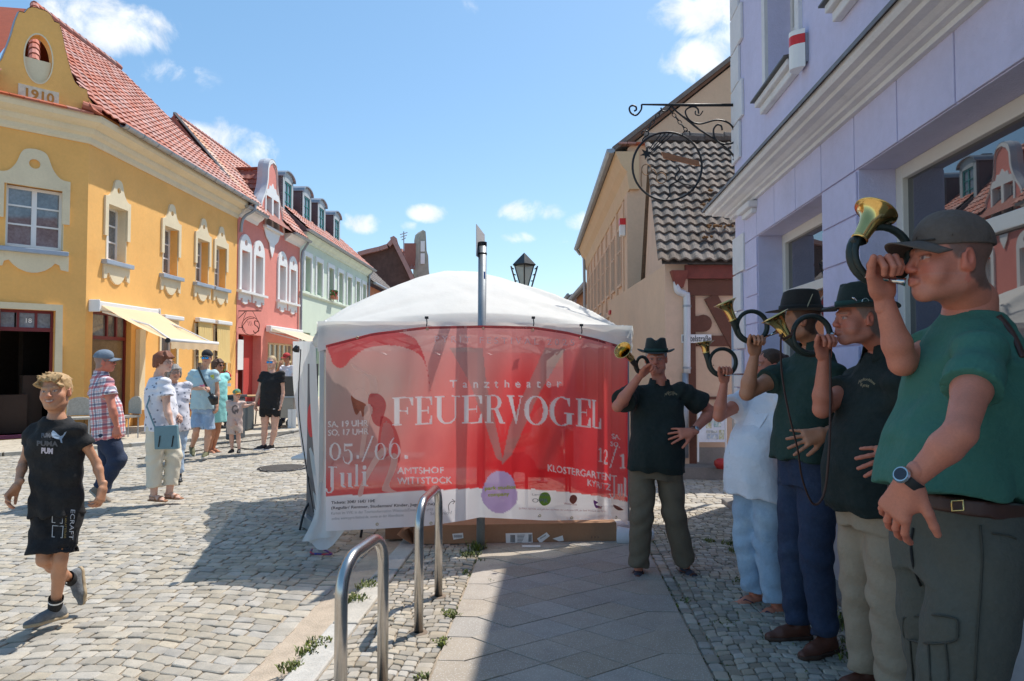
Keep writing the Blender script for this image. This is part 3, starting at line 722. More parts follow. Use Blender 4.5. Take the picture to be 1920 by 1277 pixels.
q=MB();q.grid(40,4,lambda u,v:B0.lerp(B1,u)+Vector((0,0,-.03-v*(.15+.012*math.sin(u*60))))+FY.n*(.05+.01*math.sin(u*31)));q.build('valance',m_awn,aw,smooth=True)
q=MB();q.tube([B0-FY.a*.05,B1+FY.a*.05],.045,10);q.build('front_bar',m_white,aw,smooth=True)
q=MB();q.tube([B0-FY.a*.06,B0-FY.a*.03],.055,10);q.build('end_cap',m_iron,aw)
for s in(.35,2.35):
 q=MB();mid=FY.p(s+(.25 if s<1 else-.25),1.05,2.42);q.tube([FY.p(s,.15,2.7),mid],.025,6);q.tube([mid,FY.p(s,1.70,2.06)],.022,6);q.build('folding_arm',m_white,aw)
FP=Frame((-9.05,22.4),1.1,-1)
ph=thing('gabled_house','salmon-pink house with white window surrounds and a tall curved gable','house',(-9.05,22.4,0))
pw=[(.56,.33),(1.72,.33),(4.07,.32),(5.28,.32)]
ops=[(c-w,c+w,4.02,5.36)for c,w in pw]+[(.16,2.1,0.05,2.55),(2.75,5.9,.3,2.35)]
mb=wall(MB(),FP,0,6.2,-.05,6.5,ops,th=.4);mb.build('wall',m_pink,ph)
MB().fbox(FP,0,6.2,-1.9,-1.8,0,6.4).build('room_backing',m_dark,ph)
q=MB();q.fbox(FP,1.1,2.1,-.38,-.3,.05,2.55);q.build('entrance_wall',m_pinkd,ph)
q=MB();q.fbox(FP,.16,.22,-.3,-.1,.05,2.55);q.fbox(FP,1.0,1.08,-.36,-.2,.05,2.5);q.build('door_frame',m_wine,ph)
for c,w in pw:
 window(FP,c-w,c+w,4.02,5.36,ph,m_white,m_glass,d=-.22,cols=1,rows=(.62,),fw=.07)
 q=MB();hw=.5
 pts=[(c-hw,4.0),(c-hw,5.42)]+arc(c,5.42,hw,180,0,14,.5)+[(c+hw,4.0),(c+w,4.0),(c+w,5.3)]+[(c-w,5.3),(c-w,4.0)]
 pts=[(c-hw,4.0)]+arc(c,5.42,hw,180,0,14,.5)+[(c+hw,4.0),(c+w,4.0),(c+w,5.36),(c-w,5.36),(c-w,4.0)]
 q.prism(FP,pts,0,.06,0,[arc(c,5.63,.11,0,360,12,.11)[:-1]]);q.build('window_surround',m_white,ph)
 q=MB();q.fbox(FP,c-w,c-w+.01,-.22,0,4.02,5.36);q.fbox(FP,c+w-.01,c+w,-.22,0,4.02,5.36);q.build('reveal',m_white,ph)
for a,b in((-.02,2.33),(3.5,5.88)):
 q=MB();q.fbox(FP,a,b,-.2,.16,3.92,4.0);q.build('sill',m_white,ph)
 for c in(a+.58,b-.6):
  q=MB();ap=[(-.5,3.92),(-.5,3.66),(-.38,3.66),(-.38,3.74),(-.2,3.74),(-.2,3.6),(0,3.55),(.2,3.6),(.2,3.74),(.38,3.74),(.38,3.66),(.5,3.66),(.5,3.92)]
  q.prism(FP,[(c+x,z)for x,z in ap],0,.05);q.build('window_apron',m_white,ph)
gcx=2.95
hf=[(0,9.18),(.2,9.14),(.4,8.98),(.5,8.7),(.53,8.35),(.62,8.05),(.8,7.72),(1.02,7.45),(1.13,7.25),(1.18,6.95),(1.28,6.75),(1.32,6.6)]
hfc=[(p.x,p.y)for p in catmull([Vector(h)for h in hf],3)]
q=MB();gp=[(gcx+x,z)for x,z in hfc]+[(gcx+1.32,6.4),(gcx-1.32,6.4)]+[(gcx-x,z)for x,z in reversed(hfc[1:])]
wo=[[(gcx-.62,6.62),(gcx-.08,6.62),(gcx-.08,7.72),(gcx-.62,7.72)],[(gcx+.08,6.62),(gcx+.62,6.62),(gcx+.62,7.72),(gcx+.08,7.72)]]
q.prism(FP,gp,-.35,.02,0,wo);pg=q.build('gable',m_pink,ph)
q=MB();out=[FP.p(gcx-x,-.15,z+.02)for x,z in reversed(hfc)]+[FP.p(gcx+x,-.15,z+.02)for x,z in hfc[1:]]
q.tube(out,[(.03,.2)]*len(out),4,up=FP.n);q.build('gable_coping',mat('light_zinc',(.50,.53,.57),.6,.2,var=.08),pg)
q=MB();inn=[(gcx+max(0,x-.1)*(1 if x>.3 else .6),z-.1 if x<.45 else z)for x,z in hfc]
outp=[(gcx+x,z)for x,z in hfc];innl=[(2*gcx-a,b)for a,b in inn];outl=[(2*gcx-a,b)for a,b in outp]
q.prism(FP,outl[::-1]+outp[1:]+inn[::-1][:-1]+innl,.02,.05);q.build('gable_trim',m_white,pg)
q=MB()
q.prism(FP,[(gcx-.72,6.55),(gcx-.72,7.75),(gcx-.6,7.95),(gcx-.4,7.98),(gcx-.32,8.15),(gcx-.15,8.12),(gcx,8.28),(gcx+.15,8.12),(gcx+.32,8.15),(gcx+.4,7.98),(gcx+.6,7.95),(gcx+.72,7.75),(gcx+.72,6.55)],.02,.05,0,wo)
q.prism(FP,[(gcx-.8,6.5),(gcx-.6,6.2),(gcx-.25,6.0),(gcx-.2,5.8),(gcx,5.5),(gcx+.2,5.8),(gcx+.25,6.0),(gcx+.6,6.2),(gcx+.8,6.5)],.02,.05)
q.fbox(FP,gcx-.85,gcx+.85,-.1,.16,6.5,6.58);q.build('gable_window_surround',m_white,pg)
for w_ in wo:
 q=MB();q.fbox(FP,w_[0][0]-.01,w_[0][0]+.012,-.3,.02,6.6,7.73);q.fbox(FP,w_[1][0]-.012,w_[1][0]+.01,-.3,.02,6.6,7.73);q.build('reveal',m_white,pg)
 window(FP,w_[0][0],w_[1][0],6.64,7.70,pg,m_white,m_glass,d=-.15,cols=1,rows=(.62,))
for s0,s1 in((0,gcx-1.4),(gcx+1.4,6.2)):mb=MB();sweep(mb,[tuple(FP.p(s0,0,0)[:2]),tuple(FP.p(s1,0,0)[:2])],[(-.3,6.42),(.04,6.42),(.1,6.52),(.22,6.6),(.3,6.7),(-.3,6.7)]);mb.build('cornice',m_white,ph)
for s0,s1 in((-.2,gcx-1.42),(gcx+1.42,6.4)):mb=MB();sweep(mb,[tuple(FP.p(s0,0,0)[:2]),tuple(FP.p(s1,0,0)[:2])],[(.28,6.72)]+[(.38+.09*math.cos(R(a)),6.74+.09*math.sin(R(a)))for a in range(180,361,45)]+[(.4,6.74)]);mb.build('gutter_pipe',m_zinc,ph)
MB().tube(catmull([FP.p(6.2,.36,6.66),FP.p(6.2,.2,6.4),FP.p(6.12,.12,6.1),FP.p(6.12,.1,5.0),FP.p(6.12,.1,.1)],5),.055,8).build('downpipe',m_zinc,ph,smooth=True)
slp=math.atan2(9.8-6.75,2.55);upp=-FP.n*math.cos(slp)+Vector((0,0,math.sin(slp)));Lp=2.55/math.cos(slp)
roof(ph,FP.p(1.0,.38,6.76),FP.a,upp,5.2,Lp,.25,.3,m_tile,lambda s,r:abs(s+1-gcx)>1.3-r*.45,nind=0,wave=.04)
roof(ph,FP.p(.0,.38,6.76),FP.a,upp,1.0,Lp,.25,.3,m_tilep,nind=0,wave=.04,many='pale_roof_tiles')
q=MB();q.add([FP.p(-.05,.36,6.72),FP.p(6.25,.36,6.72),FP.p(6.25,-2.2,9.78),FP.p(-.05,-2.2,9.78),FP.p(-.05,-5,6.7),FP.p(6.25,-5,6.7)],[(0,1,2,3),(3,2,5,4),(0,3,4),(1,2,5)])
q.add([FP.p(gcx,-.3,8.78),FP.p(gcx,-2.0,8.78),FP.p(gcx-1.35,-.3,6.8),FP.p(gcx+1.35,-.3,6.8),FP.p(gcx-1.35,-.4,6.8)],[(0,1,2),(0,1,3)]);q.build('roof_deck',m_tile2,ph)
cu_=(FP.a*1.35+Vector((0,0,1.98)))
roof(ph,FP.p(gcx-1.35,-.32,6.82),-FP.n,cu_,2.3,2.38,.22,.27,m_tile2,lambda s,r:s<.3+r*.83,nind=110,wave=.02,name='gable_roof_tile',many='gable_roof_tiles')
roof(ph,FP.p(gcx+1.35,-.32,6.82),-FP.n,(FP.a*-1.35+Vector((0,0,1.98))),2.3,2.38,.22,.27,m_tile2,lambda s,r:s<.3+r*.83,nind=0,wave=.02,many='gable_roof_tiles')
q=MB()
for k in range(8):q.tube([FP.p(gcx,-.3-k*.25,8.86),FP.p(gcx,-.58-k*.25,8.85)],[.075,.07],8)
q.build('gable_ridge',m_tile2,ph)
MB().tube([FP.p(.02,.42,6.82),FP.p(.02,-2.2,9.9)],[(.07,.05)]*2,4).build('verge_flashing',mat('black_flashing',(.07,.075,.09),.8),ph)
q=MB()
for k in range(24):q.tube([FP.p(.1+k*.26,-2.2,9.86),FP.p(.39+k*.26,-2.2,9.85)],[.09,.08],6)
q.build('ridge',m_tile,ph)
sf=MB()
for k in range(7):sf.fbox(FP,2.75+k*.5,2.82+k*.5,-.25,-.15,.3,2.35)
for zz in(.3,1.6,2.28):sf.fbox(FP,2.82,5.75,-.24,-.16,zz,zz+.07)
sfo=sf.build('shopfront',m_cream,ph)
for k in range(6):
 for za,zb in((.37,1.6),(1.67,2.28)):MB().fbox(FP,2.82+k*.5,3.25+k*.5,-.21,-.2,za,zb).build('pane',m_glass,sfo)
a2=thing('awning','small cream awning on the pink house beside the wrought-iron sign','awning',FP.p(4,0,2.8))
q=MB();q.fbox(FP,2.45,6.1,.02,.22,2.72,2.95);q.build('cassette',m_white,a2,bevel=.03)
q=MB();q.grid(8,8,lambda u,v:FP.p(2.55+u*3.4,.2+v*1.5,2.85-.55*v));q.build('fabric',mat('cream_awning',(.72,.62,.47),.9,trans=(0,.25)),a2)
q=MB();q.grid(20,3,lambda u,v:FP.p(2.55+u*3.4,1.71,2.29-.16*v));q.build('valance',mat('cream_awning',(.72,.62,.47),.9),a2)
for s in(2.6,5.9):MB().tube([FP.p(s,.1,2.7),FP.p(s,1.68,2.28)],.02,6).build('folding_arm',m_white,a2)
sg=thing('hanging_sign','thin round wrought-iron shop sign hanging on a bracket at the pink house','sign',FP.p(.3,0,3.0))
YS=22.55
def sp(x,y,Y=YS):return P(x,y,Y)
q=MB();q.tube([sp(442,583),sp(490,583)],.018,6);q.tube([sp(442,580),sp(442,618)],.018,6);q.tube([sp(442,602),sp(460,584)],.012,6);q.tube([sp(442,614),sp(455,614)],.012,6);q.tube([sp(462,584),sp(456,600)],.008,5);q.tube([sp(474,584),sp(482,598)],.008,5);q.build('bracket',m_iron,sg)
cc_=[(470+16.5*math.cos(R(a)),611+17*math.sin(R(a)))for a in range(0,360,15)]
q=MB();q.tube([sp(x,y)for x,y in cc_],.012,6,closed=True)
q.tube([sp(x,y)for x,y in catmull([Vector(p)for p in((484,603),(478,602),(478,609),(483,613),(485,620),(478,624),(475,620))],5)],.016,6)
q.tube([sp(x,y)for x,y in catmull([Vector(p)for p in((476,597),(466,598),(460,604),(455,612),(460,622))],5)],.012,6)
for x in(464,467,470):q.tube([sp(x,602),sp(x+3,611)],.006,4)
q.build('emblem',mat('rust_iron',(.12,.03,.025),.6),sg)
nb=MB();nb.fbox(Frame(FP.p(-.42,0,0),1.1,-1),.45,.9,.02,.04,1.35,2.35)
tag(nb.build('notice_board',m_white),'narrow white notice board beside the dark doorway of the pink house','notice board')
FG=Frame((-8.93,28.6),1.1,-1)
gh=thing('mint_house','long pale mint-green house with four grey dormers in its roof','house',(-8.93,28.6,0))
gw=[1.0,2.65,4.55,6.3,8.0,9.9,11.4]
mb=wall(MB(),FG,0,12.3,-.05,6.85,[(c-.42,c+.42,4.7,6.2)for c in gw]+[(c-.5,c+.5,1,2.9)for c in gw],th=.35);mb.build('wall',m_mint,gh)
MB().fbox(FG,0,12.3,-1.2,-1.1,0,6.8).build('room_backing',m_dark,gh)
for c in gw:
 window(FG,c-.42,c+.42,4.7,6.2,gh,m_teal,m_glassd,d=-.22,cols=2,rows=(.65,))
 window(FG,c-.5,c+.5,1,2.9,gh,m_teal,m_glassd,d=-.22,cols=2,rows=(.65,))
 q=MB();q.prism(FG,[(c-.58,4.66),(c-.42,4.66),(c-.42,6.2),(c+.42,6.2),(c+.42,4.66),(c+.58,4.66),(c+.58,6.4),(c-.58,6.4)],0,.06);q.build('window_surround',m_white,gh)
mb=MB();sweep(mb,[tuple(FG.p(0,0,0)[:2]),tuple(FG.p(12.3,0,0)[:2])],[(-.3,6.8),(.05,6.8),(.1,6.9),(.25,7.0),(.33,7.12),(-.3,7.12)])
sweep(mb,[tuple(FG.p(0,0,0)[:2]),tuple(FG.p(12.3,0,0)[:2])],[(-.2,4.5),(.05,4.5),(.09,4.56),(.09,4.62),(-.2,4.62)])
mb.build('cornice',mat('mint_white',(.74,.80,.66),.8),gh)
mb=MB();sweep(mb,[tuple(FG.p(-.2,0,0)[:2]),tuple(FG.p(12.6,0,0)[:2])],[(.3,7.2)]+[(.42+.1*math.cos(R(a)),7.2+.1*math.sin(R(a)))for a in range(180,361,45)]);mb.build('gutter_pipe',m_zinc,gh)
MB().tube(catmull([FG.p(12.3,.38,7.15),FG.p(12.3,.2,6.9),FG.p(12.25,.12,6.5),FG.p(12.25,.1,1)],5),.06,8).build('downpipe',m_zinc,gh)
slg=R(42);upg=-FG.n*math.cos(slg)+Vector((0,0,math.sin(slg)))
roof(gh,FG.p(.1,.4,7.2),FG.a,upg,12.2,3.9,.26,.34,m_tile,nind=0,wave=.045)
q=MB();q.add([FG.p(0,.38,7.16),FG.p(12.3,.38,7.16),FG.p(12.3,-2.6,9.84),FG.p(0,-2.6,9.84),FG.p(0,-6,7),FG.p(12.3,-6,7)],[(0,1,2,3),(3,2,5,4),(0,3,4),(1,2,5)]);q.build('roof_deck',m_slate,gh)
for c in(.42,2.95,5.25,8.0):
 D=FG;d0=-.67
 q=MB()
 q.prism(D,[(c-.62,7.6),(c+.62,7.6),(c+.62,9.5),(c+.56,9.5),(c+.56,7.66),(c-.56,7.66),(c-.56,9.5),(c-.62,9.5)],-2.6,d0-.02);dm=q.build('dormer',m_slate,gh)
 q=MB();q.fbox(D,c-.62,c-.42,d0-.1,d0,7.8,9.45);q.fbox(D,c+.42,c+.62,d0-.1,d0,7.8,9.45)
 q.prism(D,[(c-.42,9.3),(c+.42,9.3),(c+.62,9.45)]+[(c+.62*math.cos(R(a)),9.45+.3*math.sin(R(a)))for a in range(20,161,20)]+[(c-.62,9.45)],d0-.1,d0);q.fbox(D,c-.42,c+.42,d0-.1,d0,7.8,7.95);q.build('dormer_front',mat('grey_paint',(.42,.46,.47),.6),dm)
 q=MB();top=[(c+.7*math.cos(R(a)),9.48+.3*math.sin(R(a)))for a in range(0,181,20)]
 q.prism(D,top+[(x,z-.05)for x,z in reversed(top)],-2.9,d0+.1);q.build('dormer_roof',m_zinc,dm)
 window(D,c-.42,c+.42,7.97,9.3,dm,m_teal,m_glass,d=d0-.03,cols=2,rows=(.35,.68),fw=.07,mull=.06)
q=MB();q.fbox(FG,2.9,3.2,-2.9,-2.5,9.6,10.6);q.build('chimney',m_slate,gh)
fp=MB();fp.fbox(FG,4.2,4.9,.1,.28,4.7,4.86);fpo=tag(fp.build('flower_box',mat('terracotta',(.4,.14,.08),.8)),'small flower box with pink blooms on the mint house windowsill','flower box')
fm=MB()
for _ in range(60):
 p=FG.p(random.uniform(4.2,4.9),random.uniform(.08,.32),random.uniform(4.84,5.1));s_=.035
 fm.obox(p,(s_,0,0),(0,s_,0),(0,0,s_),random.choice([0,1,1]))
fm.build('flowers',[mat('bloom_red',(.6,.05,.08),.7),mat('leaf',(.06,.14,.03),.7)],fpo,kind='stuff')
def simple_house(name,label,pts,eave,ridge_dir,m_w,m_r,rz,cat='house'):
 h=thing(name,label,cat,(pts[0][0],pts[0][1],0))
 (x0,y0),(x1,y1)=pts
 q=MB();q.box((x0,y0,0),(x1,y1,eave));q.build('wall',m_w,h)
 q=MB()
 if ridge_dir=='y':
  xm=(x0+x1)/2;o=.3;q.add([(x0-o,y0,eave-.1),(xm,y0,rz),(x1+o,y0,eave-.1),(x0-o,y1,eave-.1),(xm,y1,rz),(x1+o,y1,eave-.1)],[(0,1,4,3),(1,2,5,4)])
  g2=MB();g2.add([(x0,y0,eave),(x1,y0,eave),(xm,y0,rz-.1)],[(0,1,2)]);g2.add([(x0,y1,eave),(x1,y1,eave),(xm,y1,rz-.1)],[(0,1,2)]);g2.build('gable_wall',m_w,h)
 else:
  ym=(y0+y1)/2;o=.3;q.add([(x0,y0-o,eave-.1),(x0,ym,rz),(x0,y1+o,eave-.1),(x1,y0-o,eave-.1),(x1,ym,rz),(x1,y1+o,eave-.1)],[(0,1,4,3),(1,2,5,4)])
  g2=MB();g2.add([(x0,y0,eave),(x0,y1,eave),(x0,ym,rz-.1)],[(0,1,2)]);g2.add([(x1,y0,eave),(x1,y1,eave),(x1,ym,rz-.1)],[(0,1,2)]);g2.build('gable_wall',m_w,h)
 so=q.build('roof',m_r,h);so.modifiers.new('t','SOLIDIFY').thickness=.12
 return h
m_brick=mat('dark_brick',(.13,.07,.055),.9,var=.35,vs=2,bump=.01,bs=12)
m_greyt=mat('weathered_tile',(.20,.17,.155),.85,var=.25,vs=3,bump=.03,bs=14,tint=.2)
FO=Frame((-8.7,41.0),1.1,-1)
oh_=thing('orange_house','orange-walled house with weathered grey tile roof beyond the mint house','house',(-8.7,41,0))
mb=MB();mb.fbox(FO,0,7.5,-6,0,0,6.3);mb.build('wall',mat('orange_plaster',(.55,.20,.09),.85),oh_)
roof(oh_,FO.p(0,.4,6.4),FO.a,-FO.n*.72+Vector((0,0,.69)),7.5,4.6,.3,.4,m_greyt,nind=0,wave=.06)
q=MB();q.add([FO.p(0,.4,6.38),FO.p(7.5,.4,6.38),FO.p(7.5,-2.9,9.5),FO.p(0,-2.9,9.5),FO.p(0,-6,6.4)],[(0,1,2,3),(0,3,4)]);q.build('roof_deck',m_greyt,oh_)
MB().tube([FO.p(-.1,.45,6.4),FO.p(7.6,.45,6.4)],.09,6).build('gutter_pipe',m_zinc,oh_)
bh=thing('brick_house','dark brick house with red tiles seen end-on above the tent','house',(-10,50,0))
Yb=50.0
pl=[P(x,y,Yb)for x,y in((672,474),(690,469),(712,464),(727,459),(735,450),(740,444),(757,478),(768,500),(779,524),(779,560),(672,560))]
q=MB();k=len(pl);bk=[p+Vector((1.5,9,0))for p in pl]
base_=[Vector((p.x,p.y,0))for p in(pl[-2],pl[-1])]
q.add(pl[:9]+[Vector((pl[8].x,Yb,0)),Vector((pl[0].x,Yb,0))],[tuple(range(11))]);q.build('gable_wall',m_brick,bh)
q=MB()
for i in range(5,8):q.add([pl[i]-Vector((0,.4,0)),pl[i+1]-Vector((0,.4,0)),pl[i+1]+Vector((-1.05,8,0)),pl[i]+Vector((-1.05,8,0))],[(0,1,2,3)])
for i in range(0,5):q.add([pl[i]-Vector((0,.4,0)),pl[i+1]-Vector((0,.4,0)),pl[i+1]+Vector((-1.05,8,0)),pl[i]+Vector((-1.05,8,0))],[(0,1,2,3)])
rr=q.build('roof',m_tile,bh);rr.modifiers.new('t','SOLIDIFY').thickness=.3
roof(bh,pl[5]+Vector((.0,-.3,.1)),(1,2.6,0),Vector((pl[5]-pl[8])),.1,.1,.3,.4,m_tile,nind=0)
Yc=58.0
sh_=thing('stepped_gable_house','red-roofed house with a pale rounded stepped gable far down the street','house',(P(795,520,Yc).x,Yc,0))
gx0,gx1=783,806
pl=[P(x,y,Yc)for x,y in((784,560),(784,500),(786,478),(786,446),(788,436),(793,431),(798,434),(799,446),(800,470),(803,480),(804,505),(806,520),(806,560))]
q=MB();n_=len(pl);bk=[p+Vector((-.6,1.2,0))for p in pl]
q.add(pl+bk,[tuple(range(n_)),tuple(range(2*n_-1,n_-1,-1))]+[(i,(i+1)%n_,n_+(i+1)%n_,n_+i)for i in range(n_)]);q.build('gable',mat('grey_plaster',(.38,.36,.30),.85,var=.2),sh_)
for yy in(462,485):q=MB();a=P(791,yy,Yc-.1);q.box((a.x-.1,a.y-.05,a.z-.45),(a.x+.25,a.y,a.z+.45));q.build('window',m_white,sh_)
q=MB();r0=[P(x,y,Yc+.8)for x,y in((757,456),(786,456),(784,505),(762,505))]
q.add(r0,[(0,1,2,3)]);q.build('roof_deck',m_tile2,sh_)
a_=(r0[2]-r0[3]).normalized();roof(sh_,r0[3]+Vector((-1.0,-.1,0)),a_,(r0[0]-r0[3])+Vector((0,1.2,0)),2.3,2.3,.28,.36,m_tile,nind=0,wave=.09)
an=thing('antenna','thin television antenna standing on the distant red roof','antenna',tuple(P(757,458,56)))
q=MB();q.tube([P(757,470,56),P(757,434,56)],.05,5)
for yy,w in((438,7),(443,6),(448,4)):q.tube([P(757-w,yy+2,56),P(757+w,yy-2,56)],.035,4)
q.build('mast',m_zinc,an)
simple_house('distant_house','grey-roofed house closing the street behind the tent roof',((-9,64),(2,72)),5.5,'x',mat('far_plaster',(.5,.45,.38),.9),m_greyt,8.5)
# ================================================================== right side
m_lil=mat('lilac_plaster',(.56,.55,.745),.85,var=.07,vs=1.1,bump=.005,bs=60,col2=(.45,.44,.58),c2=(.58,.9),c2s=1.4)
m_lild=mat('lilac_joint',(.26,.25,.44),.9,var=.1)
m_lilw=mat('white_render',(.66,.66,.68),.8,var=.08,vs=2.5,bump=.002,col2=(.48,.47,.46),c2=(.6,.85),c2s=4)
m_frame=mat('white_shop_frame',(.66,.63,.58),.45,var=.03)
m_mirror=mat('shop_window_glass',(.02,.024,.028),.012,0,var=0,ior=2.6)
m_peach=mat('peach_plaster',(.68,.46,.31),.88,var=.08,vs=1.2,bump=.003,bs=70)
m_peach2=mat('pale_pink_plaster',(.70,.48,.34),.88,var=.08,vs=1.2,bump=.003,bs=70,col2=(.52,.36,.26),c2=(.6,.8))
m_timber=mat('brown_timber',(.14,.05,.028),.75,var=.2,vs=5,bump=.004,bs=60)
m_oldt=mat('old_brown_tile',(.15,.12,.10),.85,var=.25,vs=12,bump=.006,bs=50,tint=.25,col2=(.055,.045,.04),c2=(.55,.68),c2s=9)
m_moss=mat('orange_moss',(.22,.10,.03),.95,var=.4,vs=20,bump=.02,bs=70)
FL=Frame((2.42,7.35),4.4,1)
lh=thing('lilac_house','lilac shop building with white cornice and large shop windows on the right','building',(2.42,7.35,0))
SW=(-2.5,-.86,.78,2.77);BW=(-7.4,-3.1,.78,2.77)
UW=[(-2.05,-1.25,4.02,5.5),(-3.75,-2.95,4.02,5.5),(-5.4,-4.6,4.02,5.5)]
WZ=5.9
mb=wall(MB(),FL,-9.5,-.0,0,WZ,[SW,BW]+UW,th=.36)
mb.fbox(FL,-.3,0.0,-6,-.36,0,WZ);mb.fbox(FL,-9.5,-9.2,-6,-.36,0,WZ);mb.fbox(FL,-9.2,-.3,-6.0,-5.7,0,WZ)
mb.build('wall',m_lild if False else m_lil,lh)
q=MB();q.fbox(FL,-9.2,-.3,-2.6,-2.5,.05,6);q.fbox(FL,-9.2,-.3,-2.5,-.37,2.95,3.1);q.fbox(FL,-9.2,-.3,-2.5,-.37,5.8,5.85);q.build('room_backing',m_dark,lh)
def blk(s0,s1,z0,z1,g=.006,th=.014,m=None,name='plaster_block'):
 MB().fbox(FL,s0+g,s1-g,.0005,th,z0+g,z1-g).build(name,m or m_lil,lh,bevel=.004)
lint=[-.14,-.42,-.86,-1.41,-1.96,-2.51,-3.07,-3.63,-4.19,-4.75,-5.31,-5.87,-6.43,-6.99]
for a,b in zip(lint[1:],lint[:-1]):blk(a,b,2.77,3.13)
zj=[.57,.84,1.115,1.39,1.665,1.94,2.215,2.49,2.77]
for z0,z1 in zip(zj[:-1],zj[1:]):
 blk(-3.09,-2.51,z0,z1);blk(-.85,-.43,z0,z1)
blk(-7,-3.12,.57,.735);blk(-2.5,-.86,.57,.735)
MB().fbox(FL,-9,-.0,.0006,.03,.05,.565).build('plinth',mat('grey_plinth',(.42,.40,.42),.9,var=.12,vs=2),lh,bevel=.006)
MB().fbox(FL,-9,.1,0.0,.16,-.02,.10).build('foundation_kerb',mat('kerb_dark',(.22,.2,.18),.9,var=.2,vs=8,bump=.005),lh,bevel=.02)
z=.5;k=0
while z<WZ:
 h=.4;ln=.42 if k%2 else .30
 if not(3.0<z+h and z<3.34):MB().fbox(FL,-ln,.02,.001,.03,z+.008,min(z+h,WZ)-.008).build('quoin',m_lilw,lh,bevel=.006)
 z+=h;k+=1
path=[tuple(FL.p(-9.4,0,0)[:2]),tuple(FL.p(.0,0,0)[:2]),tuple(FL.p(0,-2,0)[:2])]
FLp=[(-d,z)for d,z in[(.0,3.10)]]
prof=[(-.1,3.12),(.045,3.12),(.05,3.145),(.09,3.15),(.10,3.165),(.12,3.17),(.15,3.185),(.20,3.19),(.21,3.21),(.255,3.215),(.27,3.235),(.27,3.27),(-.1,3.33)]
mb=MB();sweep(mb,path[::-1]if False else path,[(-d,z)for d,z in prof]);mb.build('cornice',m_lilw,lh)
mb=MB();sweep(mb,path,[(-d,z)for d,z in[(-.05,3.335),(.29,3.275),(.29,3.255),(.296,3.255),(.296,3.282),(-.05,3.35)]]);mb.build('cornice_flashing',mat('grey_flashing',(.16,.15,.15),.5,.5),lh)
MB().prism(Frame(FL.p(-.55,0,0),94.4,1),[(0,0),(0,0)],0,0)if False else None
q=MB();q.fbox(FL,-.9,-.45,.0,.10,3.05,3.11);q.fbox(FL,-.86,-.49,.0,.06,3.0,3.05);q.build('corbel',m_lilw,lh,bevel=.01)
mb=MB();sweep(mb,path,[(-d,z)for d,z in[(-.1,5.75),(.03,5.75),(.08,5.82),(.14,5.86),(.18,5.92),(.18,5.98),(-.1,5.98)]]);mb.build('eaves',m_lilw,lh)
q=MB();q.add([FL.p(-9.5,.2,5.99),FL.p(.1,.2,5.99),FL.p(.1,-3.2,7.9),FL.p(-9.5,-3.2,7.9),FL.p(.1,-6.4,5.99),FL.p(-9.5,-6.4,5.99)],[(0,1,2,3),(3,2,4,5),(1,4,2),(0,3,5)]);q.build('roof',m_tile2,lh)
def shopwin(s0,s1,z0,z1,zt,name='shop_window',d=-.22):
 q=MB();fw=.085
 for a,b,e,f in((s0,s0+fw,z0,z1),(s1-fw,s1,z0,z1),(s0+fw,s1-fw,z1-fw,z1),(s0+fw,s1-fw,z0,z0+fw),(s0+fw,s1-fw,zt-.08,zt)):q.fbox(FL,a,b,d-.08,d,e,f)
 w=q.build(name,m_frame,lh,bevel=.006)
 MB().fbox(FL,s0+fw,s1-fw,d-.05,d-.035,z0+fw,zt-.08).build('pane',m_mirror,w)
 MB().fbox(FL,s0+fw,s1-fw,d-.05,d-.035,zt,z1-fw).build('pane',m_mirror,w)
 return w
shopwin(SW[0],SW[1],SW[2],SW[3],2.24);shopwin(BW[0],BW[1],BW[2],BW[3],2.26)
q=MB();q.fbox(FL,BW[0],BW[1],-.22,.06,.74,.80);q.build('sill',m_zinc,lh);q=MB();q.fbox(FL,SW[0],SW[1],-.22,.06,.74,.80);q.build('sill',m_zinc,lh)
for(a,b,e,f)in UW:
 window(FL,a,b,e,f,lh,m_frame,m_glass,d=-.2,cols=2,rows=(.34,.68),fw=.06)
 q=MB();q.fbox(FL,a-.02,b+.1,.0,.10,3.90,3.955);q.fbox(FL,a-.0,b+.08,.0,.06,3.83,3.90);q.build('window_apron',m_lilw,lh,bevel=.01)
 q=MB();q.hexa([FL.p(x,y,zz)for zz,dd in((3.957,0),)for x,y in((a-.04,0),(b+.13,0),(b+.13,.13),(a-.04,.13))]+[FL.p(x,y,z2)for x,y,z2 in((a-.04,0,3.995),(b+.13,0,3.995),(b+.13,.13,3.97),(a-.04,.13,3.97))]);q.build('sill',mat('dark_sill',(.12,.12,.12),.5,.4),lh)
 q=MB()
 for x0,x1 in((a-.09,a),(b,b+.09)):q.fbox(FL,x0,x1,0,.03,4.0,5.5)
 q.build('window_surround',m_lilw,lh)
al=thing('alarm_box','white alarm siren box with red stripe on the lilac wall','alarm',FL.p(-2.1,0,3.8))
def alarm(prn,s,z0,hh,w,dd):
 for(a,b,m_,nm)in((0,.62,m_white,'housing'),(.62,.87,mat('alarm_red',(.65,.02,.02),.4),'red_stripe'),(.87,1,m_white,'cap')):
  q=MB();pts=[]
  for t in(a,b):
   for k in range(9):
    x=-1+2*k/8;pts.append(FL.p(s+x*w,.02+dd*(1-abs(x)**2.6)+.01,z0+hh*t))
  fc=[(i,i+1,9+i+1,9+i)for i in range(8)]+[tuple(range(9)),tuple(range(17,8,-1)),(0,9,17,8)]
  q.add(pts,fc);q.build(nm,m_,prn)
 MB().fbox(FL,s-w*.8,s+w*.8,.0,.022,z0+.04,z0+hh-.03).build('back_plate',m_zinc,prn)
alarm(al,-2.2,3.80,.29,.08,.09)
ws=thing('hanging_sign','black wrought-iron guild sign with star and scissors ring hanging at the lilac corner','sign',FL.p(-.1,0,4.2))
YW=7.28
